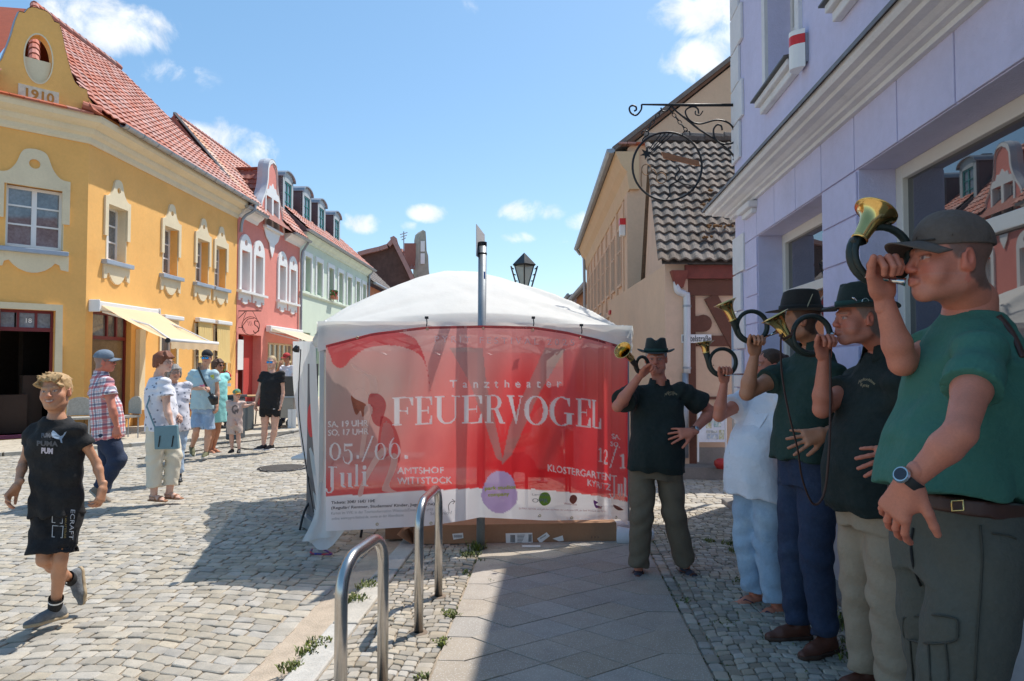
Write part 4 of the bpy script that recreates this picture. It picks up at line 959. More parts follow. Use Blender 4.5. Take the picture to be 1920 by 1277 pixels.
def w(x,y,dy=0):return P(x,y,YW+dy)
def crv(pts,n=7):return[w(p.x,p.y)for p in catmull([Vector(p)for p in pts],n)]
q=MB();q.tube([w(1379,166),w(1379,300)],.014,8)
for yy in(178,272):q.tube([w(1379,yy),w(1400,yy)],.02,8)
q.tube([w(1379,197),w(1290,197),w(1203,196)],[.017,.017,.009],8)
q.tube(crv([(1203,196),(1202,206),(1193,216),(1183,212),(1180,203),(1185,198),(1192,200),(1193,206),(1189,208)]),.010,6)
q.tube(crv([(1258,199),(1270,210),(1290,226),(1310,242),(1335,258),(1357,274),(1372,288),(1377,296),(1375,300)]),.011,6)
q.tube(crv([(1300,230),(1315,232),(1345,225),(1368,232),(1378,250),(1376,266),(1364,270),(1350,268),(1340,258),(1338,243),(1345,234),(1352,236),(1354,244)]),.010,6)
q.tube(crv([(1300,230),(1290,222),(1285,210),(1290,203),(1300,200),(1308,204),(1310,213)]),.009,6)
q.tube(crv([(1318,208),(1312,216),(1304,214),(1304,208)]),.007,6)
q.tube(crv([(1258,199),(1250,208),(1242,208),(1239,202)]),.008,6)
q.tube(crv([(1203,252),(1205,246),(1214,246),(1216,252),(1210,256),(1205,262),(1206,270)]),.007,6)
q.tube(crv([(1294,254),(1292,246),(1284,246),(1280,252),(1286,258)]),.007,6)
q.build('bracket',m_iron,ws,smooth=True)
for(x0,y0,x1,y1)in((1240,206,1212,246),(1256,206,1288,246)):
 for k in range(6):
  cx,cy=x0+(x1-x0)*(k+.5)/6,y0+(y1-y0)*(k+.5)/6;d=Vector((x1-x0,y1-y0)).normalized();n_=Vector((-d.y,d.x));pts=[]
  for a in range(0,360,40):
   u,v_=math.cos(R(a))*5.2,math.sin(R(a))*3.0
   dy=0 if k%2 else math.sin(R(a))*.017;v2=v_ if k%2 else v_*.25
   pts.append(w(cx+d.x*u+n_.x*v2,cy+d.y*u+n_.y*v2,dy))
  MB().tube(pts,.0045,5,closed=True).build('chain_link',m_iron,ws)
rg=thing('dummy','x','x')if False else None
ring=MB();ring.tube([w(1251+65*math.cos(R(a)),312+64*math.sin(R(a)))for a in range(0,360,8)],.012,8,closed=True)
rio=ring.build('ring',m_iron,ws,smooth=True)
q=MB();star=[]
for k in range(12):
 a=R(-90+30*k+12);r_=12.5 if k%2==0 else 5.2;star.append((1212+r_*math.cos(a),288+r_*math.sin(a)))
V=[w(x,y,-.006)for x,y in star]+[w(x,y,.006)for x,y in star]
q.add(V,[tuple(range(12)),tuple(range(23,11,-1))]+[(i,(i+1)%12,12+(i+1)%12,12+i)for i in range(12)])
for x0,y0,x1,y1 in((1217,280,1240,250),(1220,282,1248,249),(1222,284,1255,250),(1223,287,1262,252)):q.tube([w(x0,y0),w(x1,y1)],.006,6)
q.build('star',m_iron,rio)
q=MB();c4=[w(x,y)for x,y in((1240,285),(1310,302),(1312,312),(1244,297))];q.add([p+Vector((0,-.01,0))for p in c4]+[p+Vector((0,.01,0))for p in c4],[(0,1,2,3),(7,6,5,4),(0,4,5,1),(1,5,6,2),(2,6,7,3),(3,7,4,0)]);q.build('plank',mat('copper_brown',(.30,.13,.06),.6,var=.15),rio)
q=MB();mc=mat('tarnished_brass',(.30,.17,.09),.5,.6)
q.tube([w(1212+9*math.cos(R(a)),318+10*math.sin(R(a)))for a in range(0,360,20)],.006,6,closed=True);q.tube([w(1240+9.5*math.cos(R(a)),334+10*math.sin(R(a)))for a in range(0,360,20)],.006,6,closed=True)
q.tube(crv([(1221,320),(1226,318),(1231,326)]),.006,6);q.tube(crv([(1203,318),(1202,335),(1203,350)]),.006,6);q.build('spectacles',mc,rio)
q=MB();q.tube(crv([(1268,310),(1274,318),(1268,326),(1266,336),(1272,340),(1282,345),(1296,348),(1300,357),(1290,360)]),.008,6);q.tube(crv([(1272,340),(1262,344),(1255,350),(1256,365),(1250,373)]),.008,6)
q.tube(crv([(1256,335),(1262,332),(1270,338),(1278,330),(1284,338)]),.007,6);q.build('scroll_figure',m_iron,rio)
HF=Frame((2.17,9.6),90,1);HF.n=Vector((0,-1,0));HF.a=Vector((1,0,0))
hh_=thing('timber_house','low half-timbered house with old brown pantile roof at the lane corner','house',(2.17,9.6,0))
q=MB();q.fbox(HF,0,3.2,-5.6,-0.0,0,2.95);q.build('wall',m_peach,hh_)
HG=Frame((2.168,9.58),8.2,1)
q=MB();q.prism(HG,[(0,0),(5.75,0),(5.75,3.35),(2.85,5.62),(0,2.96)],-.3,0.012);q.build('gable_wall',m_peach2,hh_)
q=MB();vg=[HG.p(-.05,.03,2.93),HG.p(2.85,.03,5.66),HG.p(5.8,.03,3.3)];q.tube(vg[1:],.018,5);q.tube([vg[2],vg[2]-Vector((0,0,.25))],.018,5);q.build('verge_strip',m_timber,hh_)
sl=math.atan2(5.6-2.93,2.9);uph=Vector((.10,math.cos(sl),math.sin(sl)))
def moss_fn(s,r):return True
roof(hh_,Vector((2.02,9.42,2.96)),(1,0,0),uph,3.0,3.95,.162,.236,m_oldt,nind=300,wave=.042)
q=MB();q.add([Vector((2.08,9.42,2.93)),Vector((5.2,9.42,2.93)),Vector((5.5,12.35,5.6)),Vector((2.5,12.35,5.6)),Vector((2.9,15.4,3.2)),Vector((5.6,15.4,3.2))],[(0,1,2,3),(3,2,5,4)]);q.build('roof_deck',m_oldt,hh_)
for k in range(9):MB().tube([Vector((2.42+k*.36,12.32,5.68)),Vector((2.8+k*.36,12.32,5.66))],[.1,.088],8).build('ridge_tile',m_oldt,hh_)
ms=MB()
for(px,py,n_,sx)in((1350,432,16,.14),(1325,452,6,.05),(1318,391,4,.03),(1345,391,5,.05),(1333,383,4,.03),(1330,365,3,.02)):
 nrm=Vector((1,0,0)).cross(uph).normalized();r=ray(px,py);O_=Vector((2.02,9.42,2.99));t=(O_-Vector((0,0,CAMH))).dot(nrm)/r.dot(nrm);c=Vector((0,0,CAMH))+r*t
 for _ in range(n_):
  p=c+Vector((random.gauss(0,sx),0,0))+uph*random.gauss(0,.02)+nrm*(.075 if nrm.z>0 else-.075);rr_=random.uniform(.012,.03)
  ms._lathe(p-Vector((0,0,rr_)),Vector((0,0,1)),[(0,0),(rr_*.9,rr_*.5),(rr_*1.1,rr_),(rr_*.6,rr_*1.6),(0,rr_*1.8)],7,0,False)
ms.build('moss',m_moss,hh_,smooth=True,kind='stuff')
q=MB();q.fbox(HF,.25,3.2,.02,.10,2.74,2.93);q.build('eaves_board',mat('red_brown_board',(.20,.045,.03),.7,var=.25,vs=9),hh_)
beams=[((.36,0),(.36,2.58),.16),((1.32,.1),(1.32,2.58),.12)]
def beam(a,b,w_,d=.035):
 a=Vector(a);b=Vector(b);t=(b-a).normalized();n_=Vector((-t.y,t.x))*w_/2
 MB().prism(HF,[tuple(a-n_),tuple(b-n_),tuple(b+n_),tuple(a+n_)],.002,d).build('timber_beam',m_timber,hh_,bevel=.006)
beam((.34,.0),(.34,2.50),.13);beam((.27,2.62),(3.2,2.62),.22,.045);beam((.42,1.87),(3,1.87),.15,.03)
beam((.62,2.50),(1.22,1.35),.19,.04);beam((1.36,.0),(1.36,2.50),.14,.036)
q=MB();q._lathe(HF.p(.52,.0,2.12),Vector((0,-1,0)),[(.12,0),(.12,.02),(.0,.022)],16,0,False);q.fbox(HF,.3,.5,0,.024,2.0,2.22);q.build('beam_patch',m_timber,hh_)
on_frame_text(HF,.62,1.52,.004,'3.',.16,mat('pencil',(.25,.15,.1),.9),hh_,name='chalk_mark')
q=MB();q.fbox(HF,.42,1.3,.0,.02,1.05,1.09);q.build('ledge',m_timber,hh_)
q=MB();q.fbox(HF,.2,3,.0,.03,0,.38);q.build('plinth',mat('grey_plinth2',(.3,.27,.24),.9,var=.2),hh_)
dp=MB();hp=P(1272,515,9.5)
q=MB();q.hexa([hp+Vector(v)for v in((-.04,-.04,-.18),(.06,-.04,-.18),(.06,.05,-.18),(-.04,.05,-.18),(-.11,-.09,.05),(.12,-.09,.05),(.12,.06,.05),(-.11,.06,.05))]);q.build('rain_hopper',mat('red_brown_board',(.2,.045,.03)),hh_)
q=MB();q.tube(catmull([P(1269,528,9.5),P(1271,545,9.5),P(1284,552,9.5),P(1288,565,9.5),P(1288,700,9.5)],5),.05,12);q.build('downpipe',mat('grey_white_pipe',(.62,.62,.64),.45,.2,var=.08),hh_,smooth=True)
q=MB();q.tube([P(1285,700,9.5),P(1285,858,9.5)],.045,12);q.build('standpipe',m_zinc,hh_,smooth=True)
for yy in(572,688):q=MB();q.tube([P(1288,yy,9.5),P(1288,yy+4,9.5)],.06,12);q.build('pipe_clip',m_zinc,hh_)
sn=thing('street_sign','white street name plate with black letters on the timber house','sign',HF.p(.7,0,1.9))
a=P(1278,643,9.53);b=P(1334,627,9.53)
q=MB();q.box((a.x,9.53,a.z),(b.x,9.545,b.z));q.build('plate',m_white,sn,bevel=.004)
v_,f_=text_mesh('Mittelstraße',.118,'LEFT',bold=.012);mb=MB();xs=max(x for x,y in v_);kx=(b.x-a.x-.02)/xs
mb.add([(a.x+.01+x*kx,9.527,a.z+.022+y)for x,y in v_],f_);mb.build('lettering',mat('black_paint',(.012,.012,.014),.5),sn)
FPc=Frame((2.72,15.6),2.0,1)
pb=thing('peach_building','tall peach-plastered building with gutter and pilastered side along the lane','building',(2.72,15.6,0))
q=MB();q.fbox(FPc,0,13.5,-10,-.0,0,6.1);q.build('wall',m_peach,pb)
E_=Frame((2.72,15.6),90,1);E_.n=Vector((0,-1,0));E_.a=Vector((1,0,0))
q=MB();q.prism(E_,[(-.05,6.1),(-.05,6.52),(5,10.55),(10,6.5),(10,6.1)],-.3,.01);q.build('gable_wall',m_peach,pb)
q=MB();q.add([FPc.p(-.1,.35,6.45),FPc.p(13.6,.35,6.45),FPc.p(13.6,-5,10.6),FPc.p(-.1,-5,10.6),FPc.p(-.1,-10,6.5),FPc.p(13.6,-10,6.5)],[(0,1,2,3),(3,2,5,4)]);o=q.build('roof',m_greyt,pb);o.modifiers.new('t','SOLIDIFY').thickness=.1
q=MB();q.tube([E_.p(-.1,.08,6.58),E_.p(5,.08,10.66)],[(.03,.05)]*2,4);q.build('verge_strip',mat('brown_strip',(.16,.08,.05),.8),pb)
mb=MB();pp=[tuple(FPc.p(-.1,0,0)[:2]),tuple(FPc.p(13.5,0,0)[:2])]
sweep(mb,pp,[(-d,z)for d,z in[(-.2,5.55),(.03,5.55),(.06,5.7),(.08,5.95),(.2,6.1),(.3,6.3),(.34,6.42),(-.2,6.42)]]);mb.build('cornice',mat('ochre_cornice',(.66,.46,.28),.85,var=.06),pb)
mb=MB();sweep(mb,pp,[(-d,z)for d,z in[(.34,6.5)]+[(.44+.1*math.cos(R(a)),6.48+.1*math.sin(R(a)))for a in range(180,361,36)]]);mb.build('gutter_pipe',m_zinc,pb)
for k in range(5):MB().obox(E_.p(-.18+k*.2,.04,6.6),(.095,0,0),(0,.12,0),(0,0,.02)).build('verge_tile',m_tile,pb)
q=MB()
for k in range(9):q.fbox(FPc,.9+k*1.4,1.15+k*1.4,0,.05,.4,5.5)
q.fbox(FPc,.6,13.4,.0,.08,2.9,3.05);q.fbox(FPc,0,.5,0,.07,0.0,5.5);q.build('pilasters',m_peach,pb)
for k in range(8):window(FPc,1.35+k*1.4,2.1+k*1.4,3.5,5.0,pb,m_peach2,m_glass,d=.06,cols=2,rows=(.6,))
MB().tube(catmull([FPc.p(13.3,.44,6.4),FPc.p(13.3,.3,6.2),FPc.p(13.3,.12,5.9),FPc.p(13.3,.12,.2)],5),.06,8).build('downpipe',m_zinc,pb)
MB().fbox(FPc,.25,.45,.08,.2,4.55,4.95).build('alarm_housing',m_white,pb);MB().fbox(FPc,.24,.46,.07,.21,4.8,4.95).build('alarm_light',mat('alarm_red',(.65,.02,.02)),pb)
MB().obox(FPc.p(5,.35,2.95),FPc.a*.2,FPc.n*.14+Vector((0,0,-.1)),Vector((0,0,.03))).build('floodlight',m_zinc,pb)
q=MB();c=P(1183,635,15.5);q.box((c.x-.12,15.3,0),(c.x+.6,15.56,2.2));q.build('shaded_wall_foot',mat('wall_shade_grey',(.28,.26,.25),.9),pb)  # added grey box, its colour stands for shadow low on the peach wall
rs=tag(MB().box(tuple(P(1143,589,14.9)),tuple(P(1168,583,15.1))).build('shop_sign',mat('sign_red',(.6,.03,.03),.5)),'flat red shop sign just above the right end of the tent','sign')
for(x0,x1,y0,y1,ev,rz,col_,lab)in((3.6,10,30,38,5.2,8.2,(.45,.2,.1),'brown-roofed house with orange wall beyond the peach building'),(3.6,12,39,48,5.6,7.4,(.36,.28,.28),'dull mauve house far down the right side of the street')):
 h=simple_house('far_house',lab,((x0,y0),(x1,y1)),ev,'y',mat('far_wall%d'%int(y0),col_,.9,var=.15),m_greyt,rz)
 for k in range(4):MB().box((x0-.06,y0+1+k*1.8,2.8),(x0+.01,y0+1.8+k*1.8,4.4)).build('window',m_white,h)
 MB().tube([(x0-.4,y0,ev-.1),(x0-.4,y1,ev-.1)],.1,6).build('gutter_pipe',m_zinc,h)
# ================================================================== party tent with printed banners
m_canopy=mat('tent_fabric',(.90,.885,.83),.75,var=.02,vs=2,trans=(.0,.36),bump=.005,bs=7)
m_curt=mat('curtain_fabric',(.78,.78,.76),.8,var=.03,trans=(.12,.4),bump=.003,bs=12)
m_alu=mat('tent_metal',(.42,.44,.46),.4,.7,var=.05)
m_band=mat('banner_print',(1,1,1),.5,attr='col',var=0,trans=(.12,.5))
m_bandw=mat('banner_white_print',(.95,.91,.88),.5,var=0,trans=(.0,.55))
WT=[]
m_bandf=mat('banner_pale_print',(.88,.66,.64),.5,var=0,trans=(.2,.3))
m_txtd=mat('print_dark',(.05,.045,.05),.6,var=0);m_txtg=mat('print_grey',(.30,.29,.30),.6,var=0)
m_grom=mat('brass_grommet',(.5,.42,.28),.3,.9)
TA,TB=Vector((-1.60,5.62,0)),Vector((1.10,6.28,0))
tdir=(TB-TA).normalized();tn=Vector((-tdir.y,tdir.x,0))
TW=(TB-TA).length
TD,TC=TA+tn*2.85,TB+tn*2.85
tent=thing('party_tent','white domed party tent with sagging roof, standing on the cobbles at the kerb','tent',tuple((TA+TC)/2))
EH=1.90;PK=2.54
def roofpt(u,v):
 p=TA.lerp(TB,u).lerp(TD.lerp(TC,u),v)
 a,b=abs(2*u-1),abs(2*v-1);m=max(a,b)
 z=EH+(PK-EH)*(1-(.55*m+.45*(a*a+b*b)**.5/1.2)**1.5)if m<.999 else EH
 n_=mn.noise(Vector((u*5,v*5,3)))*.018+mn.noise(Vector((u*17+v*9,v*5,1)))*.006-.035*math.exp(-((a-b)/.10)**2)*0+.03*math.exp(-((a-b)/.06)**2)*m+.006*(1-2*abs(mn.noise(Vector((u*9-v*11,u*3+v*4,7)))))
 z+=n_*(1-m**6)-.03*math.exp(-((a-b)*6)**2)*0-.05*(1-abs(a-b))*0
 for cu,cv in((0,0),(1,0),(1,1),(0,1)):
  dx,dy=(u-cu)*TW,(v-cv)*2.85;r_=math.hypot(dx,dy);ph=math.atan2(abs(dy),abs(dx)+1e-6)
  z+=(.014*math.sin(ph*15+cu)+.006*math.sin(ph*34+cv*2))*math.exp(-r_/.9)*(1-math.exp(-(r_/.25)**2))*(1-m**12)
 return Vector((p.x,p.y,z))
q=MB();q.grid(110,110,roofpt);q.build('canopy',m_canopy,tent,smooth=True)
def val(A,B,n,depth,lift,seed,k=48):
 """valance strip: hangs from the eave, tied up between the posts"""
 q=MB();out=n
 def f(u,v):
  p=A.lerp(B,u);e=math.sin(math.pi*u)
  d=depth*(1-lift*e**.7)+.02*mn.noise(Vector((u*14,seed,0)))
  w=(mn.noise(Vector((u*9,v*2,seed)))*.09+.016*math.sin(u*50+seed)+.02*mn.noise(Vector((u*30,v*3,seed))))*v-.03*v
  z=EH-v*d+.015*e*(1-v)
  return Vector((p.x,p.y,z))+out*(.012+w+.02*v)
 q.grid(k,7,f);return q.build('valance',m_canopy,tent,smooth=True)
val(TA,TB,-tn,.25,.62,1.0);val(TA,TD,-tdir,.22,.1,2.0);val(TB,TC,tdir,.22,.2,3.0);val(TD,TC,tn,.22,.2,4.0)
for i,(pp,nm)in enumerate(((TA,'a'),(TB,'b'),(TC,'c'),(TD,'d'))):
 q=MB();c=pp+(((TA+TC)/2)-pp).normalized()*.05
 q.obox(c+Vector((0,0,.94)),tdir*.017,tn*.017,Vector((0,0,.92)));q.obox(c+Vector((0,0,.012)),tdir*.06,tn*.06,Vector((0,0,.006)));q.build('leg',m_alu,tent)
 q=MB();q.obox(c+Vector((0,0,1.82)),tdir*.028,tn*.028,Vector((0,0,.04)));q.build('corner_joint',m_iron,tent)
def truss(A,B,z0=1.66,z1=1.90,n=4):
 for i in range(n):
  a,b=A.lerp(B,i/n),A.lerp(B,(i+1)/n)
  for za,zb in((z0,z1),(z1,z0)):
   q=MB();q.tube([a+Vector((0,0,za)),b+Vector((0,0,zb))],.011,4);q.build('scissor_bar',m_alu,tent)
ins=lambda p:p+(((TA+TC)/2)-p).normalized()*.08
for a,b in((TA,TB),(TB,TC),(TD,TC),(TA,TD)):truss(ins(a),ins(b))
ctr=(TA+TC)/2
q=MB();q.tube([ctr+Vector((0,0,1.7)),ctr+Vector((0,0,PK-.03))],.018,6);q.build('centre_pole',m_alu,tent)
for p in(TA,TB,TC,TD):q=MB();q.tube([ins(p)+Vector((0,0,1.72)),(p+ctr)/2+Vector((0,0,2.2)),ctr+Vector((0,0,2.3))],.011,4);q.build('roof_bar',m_alu,tent)
for x,y in((800,606),(1000,606),(1090,620)):
 a=P(x,y-8,5.45 if x<900 else 5.6);q=MB();q.tube([a,a+Vector((.004,-.01,-.035)),a+Vector((0,-.012,-.06))],.0045,5);q.obox(a+Vector((0,0,.01)),(.014,0,0),(0,.01,0),(0,0,.01));q.build('elastic_tie',m_iron,tent)
def rail(pts):
 w=[P(*p)for p in pts];return catmull(w,8)
def sheet(L_,R_,nu,fold,ph,name,m,nf=4):
 n=len(L_)
 def f(u,v):
  i=v*(n-1);k=min(int(i),n-2);t=i-k
  a=L_[k].lerp(L_[k+1],t);b=R_[k].lerp(R_[k+1],t);p=a.lerp(b,u)
  d=(b-a);nn=Vector((-d.y,d.x,0));nn=nn.normalized()if nn.length>0 else Vector((0,1,0))
  return p+nn*fold*math.sin(u*nf*math.pi*2+ph+v*1.5)
 q=MB();q.grid(nu,30,f);return q.build(name,m,tent,smooth=True)
sheet(rail([(549,640,8.3),(550,720,8.3),(566,830,7.6),(590,940,6.6),(604,1010,5.95)]),rail([(592,640,6.2),(592,720,6.1),(598,830,6.0),(608,940,5.85),(612,1015,5.75)]),30,.035,0,'curtain',m_curt)
sheet(rail([(596,640,5.72),(597,760,5.7),(597,880,5.68),(590,960,5.62),(566,1016,5.5)]),rail([(618,640,5.64),(618,760,5.64),(618,880,5.62),(630,960,5.6),(640,1003,5.56)]),24,.012,1,'curtain',m_curt,2)
q=MB();hem=[P(x,y,Y)for x,y,Y in((566,1016,5.5),(583,1023,5.52),(600,1030,5.5),(622,1024,5.5),(650,992,5.55))]
q.grid(16,8,lambda u,v:catmull(hem,4)[min(16,int(u*16))].lerp(P(612,990,5.62),v)+Vector((0,.02*math.sin(u*9)*(1-v),.006+.01*math.sin(u*7))));q.build('curtain_hem',m_curt,tent,smooth=True)
q=MB();q.tube([P(x,y,5.5)for x,y in((560,655),(556,655),(552,652))],.03,6);q.build('hook',m_iron,tent)
q=MB();q.tube(rail([(564,655,7.0),(560,760,7.0),(572,860,6.7),(588,960,6.1)]),.006,5);q.build('cord',m_iron,tent)
plan=[(600,5.53),(640,5.50),(700,5.465),(760,5.435),(830,5.42),(905,5.41),(960,5.44),(1010,5.52),(1060,5.62),(1105,5.70),(1122,5.73),(1133,5.80),(1146,5.78),(1160,5.90),(1180,6.0)]
def hit_curve(px,py,pl,off=0.):
 r=ray(px,py)
 for i in range(len(pl)-1):
  if px<=pl[i+1][0]or i==len(pl)-2:
   (xa,Ya),(xb,Yb)=pl[i],pl[i+1];t=(px-xa)/(xb-xa);t=max(-.5,min(1.5,t))
   t=max(0.,min(1.,t))if 0<=t<=1 else t
   Y=Ya+(Yb-Ya)*(t if not 0<=t<=1 else t)
   break
 Y-=off+.012*math.sin(px*.045)+.006*math.sin(px*.11+py*.02)
 return Vector((r.x/r.y*Y,Y,CAMH+r.z/r.y*Y))
def bh(px,py,off=0.):return hit_curve(px,py,plan,off)
def lerpk(tab,x):
 for(a,fa),(b,fb)in zip(tab[:-1],tab[1:]):
  if x<=b:t=(x-a)/(b-a);t=t*t*(3-2*t)if False else t;return fa+(fb-fa)*max(0,min(1,t))
 return tab[-1][1]
topk=[(611,648),(650,638),(700,625),(800,613),(905,611),(1000,613),(1060,622),(1120,636),(1150,645),(1177,652)]
botk=[(611,996),(700,992),(803,986),(870,976),(900,970),(1022,976),(1163,974),(1177,985)]
redk=[(611,931),(760,922),(900,915),(1000,917),(1066,923),(1130,931),(1177,941)]
def inpoly(x,y,pl):
 c=False;j=len(pl)-1
 for i in range(len(pl)):
  if(pl[i][1]>y)!=(pl[j][1]>y)and x<(pl[j][0]-pl[i][0])*(y-pl[i][1])/(pl[j][1]-pl[i][1])+pl[i][0]:c=not c
  j=i
 return c
def sm(a,b,x):t=max(0,min(1,(x-a)/(b-a)));return t*t*(3-2*t)
def mixc(a,b,t):return tuple(a[i]*(1-t)+b[i]*t for i in range(3))
C_red=(.84,.03,.036);C_pale=(.80,.22,.20);C_tau=(.42,.30,.27);C_wh=(.90,.87,.89);C_dk=(.40,.02,.025)
SWOOSH=[(p.x,p.y)for p in catmull([Vector(p)for p in((622,640),(621,672),(630,688),(645,688),(660,672),(690,652),(740,648),(782,662),(800,690),(808,740),(800,690),(790,655),(770,630),(720,622))],5,True)]
V1=[(843,652),(905,652),(912,720),(930,800),(944,868),(930,858),(908,790),(880,716)]
V2=[(1022,652),(1060,655),(1010,740),(960,852),(940,872),(955,800),(990,720)]
PURP=[(937+33*math.cos(a/18*math.pi)*(1+.08*math.sin(a*.5)),923+40*math.sin(a/18*math.pi))for a in range(36)]
def pcol(x,y):
 ry=lerpk(redk,x)
 if inpoly(x,y,PURP):return(.50,.36,.62)
 if y>ry:return C_wh
 n=mn.noise(Vector((x*.008,y*.008,5)))
 c=mixc(C_tau,C_pale,sm(690,860,x+(y-760)*.35+n*60))
 c=mixc(c,C_red,sm(860,960,x+(y-780)*.5+n*50)*.75+.25*sm(700,900,y))
 c=mixc(c,C_red,sm(850,915,y)*.85)
 c=mixc(c,(.78,.33,.30),sm(730,630,y)*.55)  # haze of the canopy showing through, painted into the print colour towards the top
 if inpoly(x,y,SWOOSH):c=(.56,.06,.065)
 if inpoly(x,y,V1)or inpoly(x,y,V2):c=mixc((.34,.27,.25),c,.35)
 return c
def color_grid(name,m,parent,nu,nv,x0,x1,tk,bk,hitf,colf):
 mb=MB();cols=[]
 for j in range(nv):
  for i in range(nu):
   x=x0+(x1-x0)*i/(nu-1);t,b=lerpk(tk,x),lerpk(bk,x);y=t+(b-t)*j/(nv-1)
   mb.v.append(tuple(hitf(x,y)));cols.append((*colf(x,y),1))
 mb.f=[(j*nu+i,j*nu+i+1,(j+1)*nu+i+1,(j+1)*nu+i)for j in range(nv-1)for i in range(nu-1)];mb.m=[0]*len(mb.f)
 o=mb.build(name,m,parent,smooth=True);a=o.data.color_attributes.new('col','FLOAT_COLOR','POINT')
 a.data.foreach_set('color',[v for c in cols for v in c]);return o
banner=thing('festival_banner','large translucent red and white festival banner hung across the front of the tent','banner',(-.25,5.6,0))
sheet_o=color_grid('sheet',m_band,banner,290,170,611,1177,topk,botk,bh,pcol)
mb=MB();mb.add([],[])
q=MB()
for i in range(40):
 x0,x1=611+566*i/40,611+566*(i+1)/40
 q.add([bh(x0,lerpk(topk,x0)-1,.002),bh(x1,lerpk(topk,x1)-1,.002),bh(x1,lerpk(topk,x1)+4,.002),bh(x0,lerpk(topk,x0)+4,.002)],[(0,1,2,3)])
q.build('top_hem',mat('hem_red',(.35,.03,.035),.6,trans=(.15,.4)),banner,smooth=True)
def grom(x,y):
 c=bh(x,y,.004);q=MB();q.tube([c+Vector((math.cos(R(a))*.009,0,math.sin(R(a))*.009))for a in range(0,360,40)],.0035,5,closed=True);q.build('grommet',m_grom,banner,smooth=True)
for x,y in((670,633),(801,617),(906,616),(999,619),(1088,634),(707,983),(808,981),(1012,967),(1072,971),(1155,970)):grom(x,y)
LO=.013
def btext(body,x0,x1,y0,y1,hpx,m,name='lettering',hitf=bh,parent=None,mirror=False,bold=0.,sp=1.,curve=0.):
 """text between pixel columns x0..x1, baseline from y0 to y1"""
 v,f=text_mesh(body,1.,'LEFT',bold=bold,space=sp);xm=max(x for x,y in v);xa=min(x for x,y in v);caph=.72
 mb=MB();V=[]
 if hitf is bh and m is m_bandw:W_=[(x0+(x1-x0)*(x-xa)/(xm-xa),y0+(y1-y0)*(x-xa)/(xm-xa)-y*hpx/caph)for x,y in v];WT.extend([W_[i]for i in t]for t in f)
 for x,y in v:
  t=(x-xa)/(xm-xa);X=x0+(x1-x0)*t;V.append(hitf(X,y0+(y1-y0)*t+curve*math.sin(math.pi*t)-y*hpx/caph,LO))
 mb.add(V,f);return mb.build(name,m,parent or banner)
def rect(x0,y0,x1,y1):return[(x0,y0),(x1,y0),(x1,y1),(x0,y1)]
def ring(cx,cy,rx,ry,sx,sy,n=28):return([(cx+rx*math.cos(a/n*2*math.pi),cy+ry*math.sin(a/n*2*math.pi))for a in range(n)],[(cx+(rx-sx)*math.cos(a/n*2*math.pi),cy+(ry-sy)*math.sin(a/n*2*math.pi))for a in range(n)])
def rarc(cx,cy,rx,ry,sx,sy,a0,a1,n=16):
 o=[(cx+rx*math.cos(R(a0+(a1-a0)*i/n)),cy+ry*math.sin(R(a0+(a1-a0)*i/n)))for i in range(n+1)]
 i_=[(cx+(rx-sx)*math.cos(R(a0+(a1-a0)*i/n)),cy+(ry-sy)*math.sin(R(a0+(a1-a0)*i/n)))for i in range(n+1)]
 return[(o[i],o[i+1],i_[i+1],i_[i])for i in range(n)]
T,H_=.2,.035
GL={}
def g_(k,polys):GL[k]=polys
def Fs(e=False):
 p=[rect(.12,0,.12+T,1),rect(0,.965,.95,1),rect(0,0,.45 if not e else .95,.035),rect(.3,.49,.7,.525),rect(.7,.38,.735,.64)]
 p+=[[(.9,.70),(.95,.70),(.95,1),(.80,.98)]]
 if e:p+=[[(.90,.32),(.95,.32),(.95,0),(.78,.02)]]
 return p
g_('F',Fs());g_('E',Fs(True))
g_('L',[rect(.12,0,.12+T,1),rect(0,.965,.46,1),rect(0,0,.95,.035),[(.9,.36),(.95,.36),(.95,0),(.74,.02)]])
g_('U',[rect(.1,.3,.1+T*.9,1),rect(0,.965,.4,1),rect(.82,.3,.86,1),rect(.68,.965,1,1)]+[list(q_)for q_ in rarc(.48,.32,.38,.33,.17,.05,180,270)]+[list(q_)for q_ in rarc(.48,.32,.38,.33,.04,.05,270,360)])
g_('R',[rect(.1,0,.1+T,1),rect(0,.965,.5,1),rect(0,0,.42,.035),rect(.3,.5,.5,.53)]+[list(q_)for q_ in rarc(.48,.75,.34,.25,.18,.035,-90,90)]+[[(.48,.52),(.66,.50),(.92,.03),(.72,.03)],rect(.72,0,1,.035)])
g_('V',[[(.08,1),(.34,1),(.62,.0),(.54,.0)],[(.60,.02),(.56,.12),(.86,1),(.9,1)],rect(0,.965,.45,1),rect(.72,.965,1,1)])
g_('O',[('ring',ring(.5,.5,.5,.53,.19,.03))]);g_('G',[list(q_)for q_ in rarc(.5,.5,.5,.53,.19,.03,60,300)]+[list(q_)for q_ in rarc(.5,.5,.5,.53,.05,.03,300,320)]+[rect(.72,.05,.9,.45),rect(.6,.42,1,.455),[(.80,.70),(.84,.70),(.84,1.0),(.70,.98)]])
g_('0',[('ring',ring(.5,.36,.46,.40,.17,.03))]);g_('o',GL['0'])
g_('6',[('ring',ring(.5,.36,.44,.38,.17,.03))]+[list(q_)for q_ in rarc(.62,.40,.58,.62,.14,.04,110,200)])
g_('5',[rect(.18,.62,.85,.72),rect(.18,.36,.22,.7)]+[list(q_)for q_ in rarc(.45,.12,.42,.34,.17,.04,-90,120)]+[list(q_)for q_ in rarc(.40,.12,.36,.34,.06,.05,180,270)])
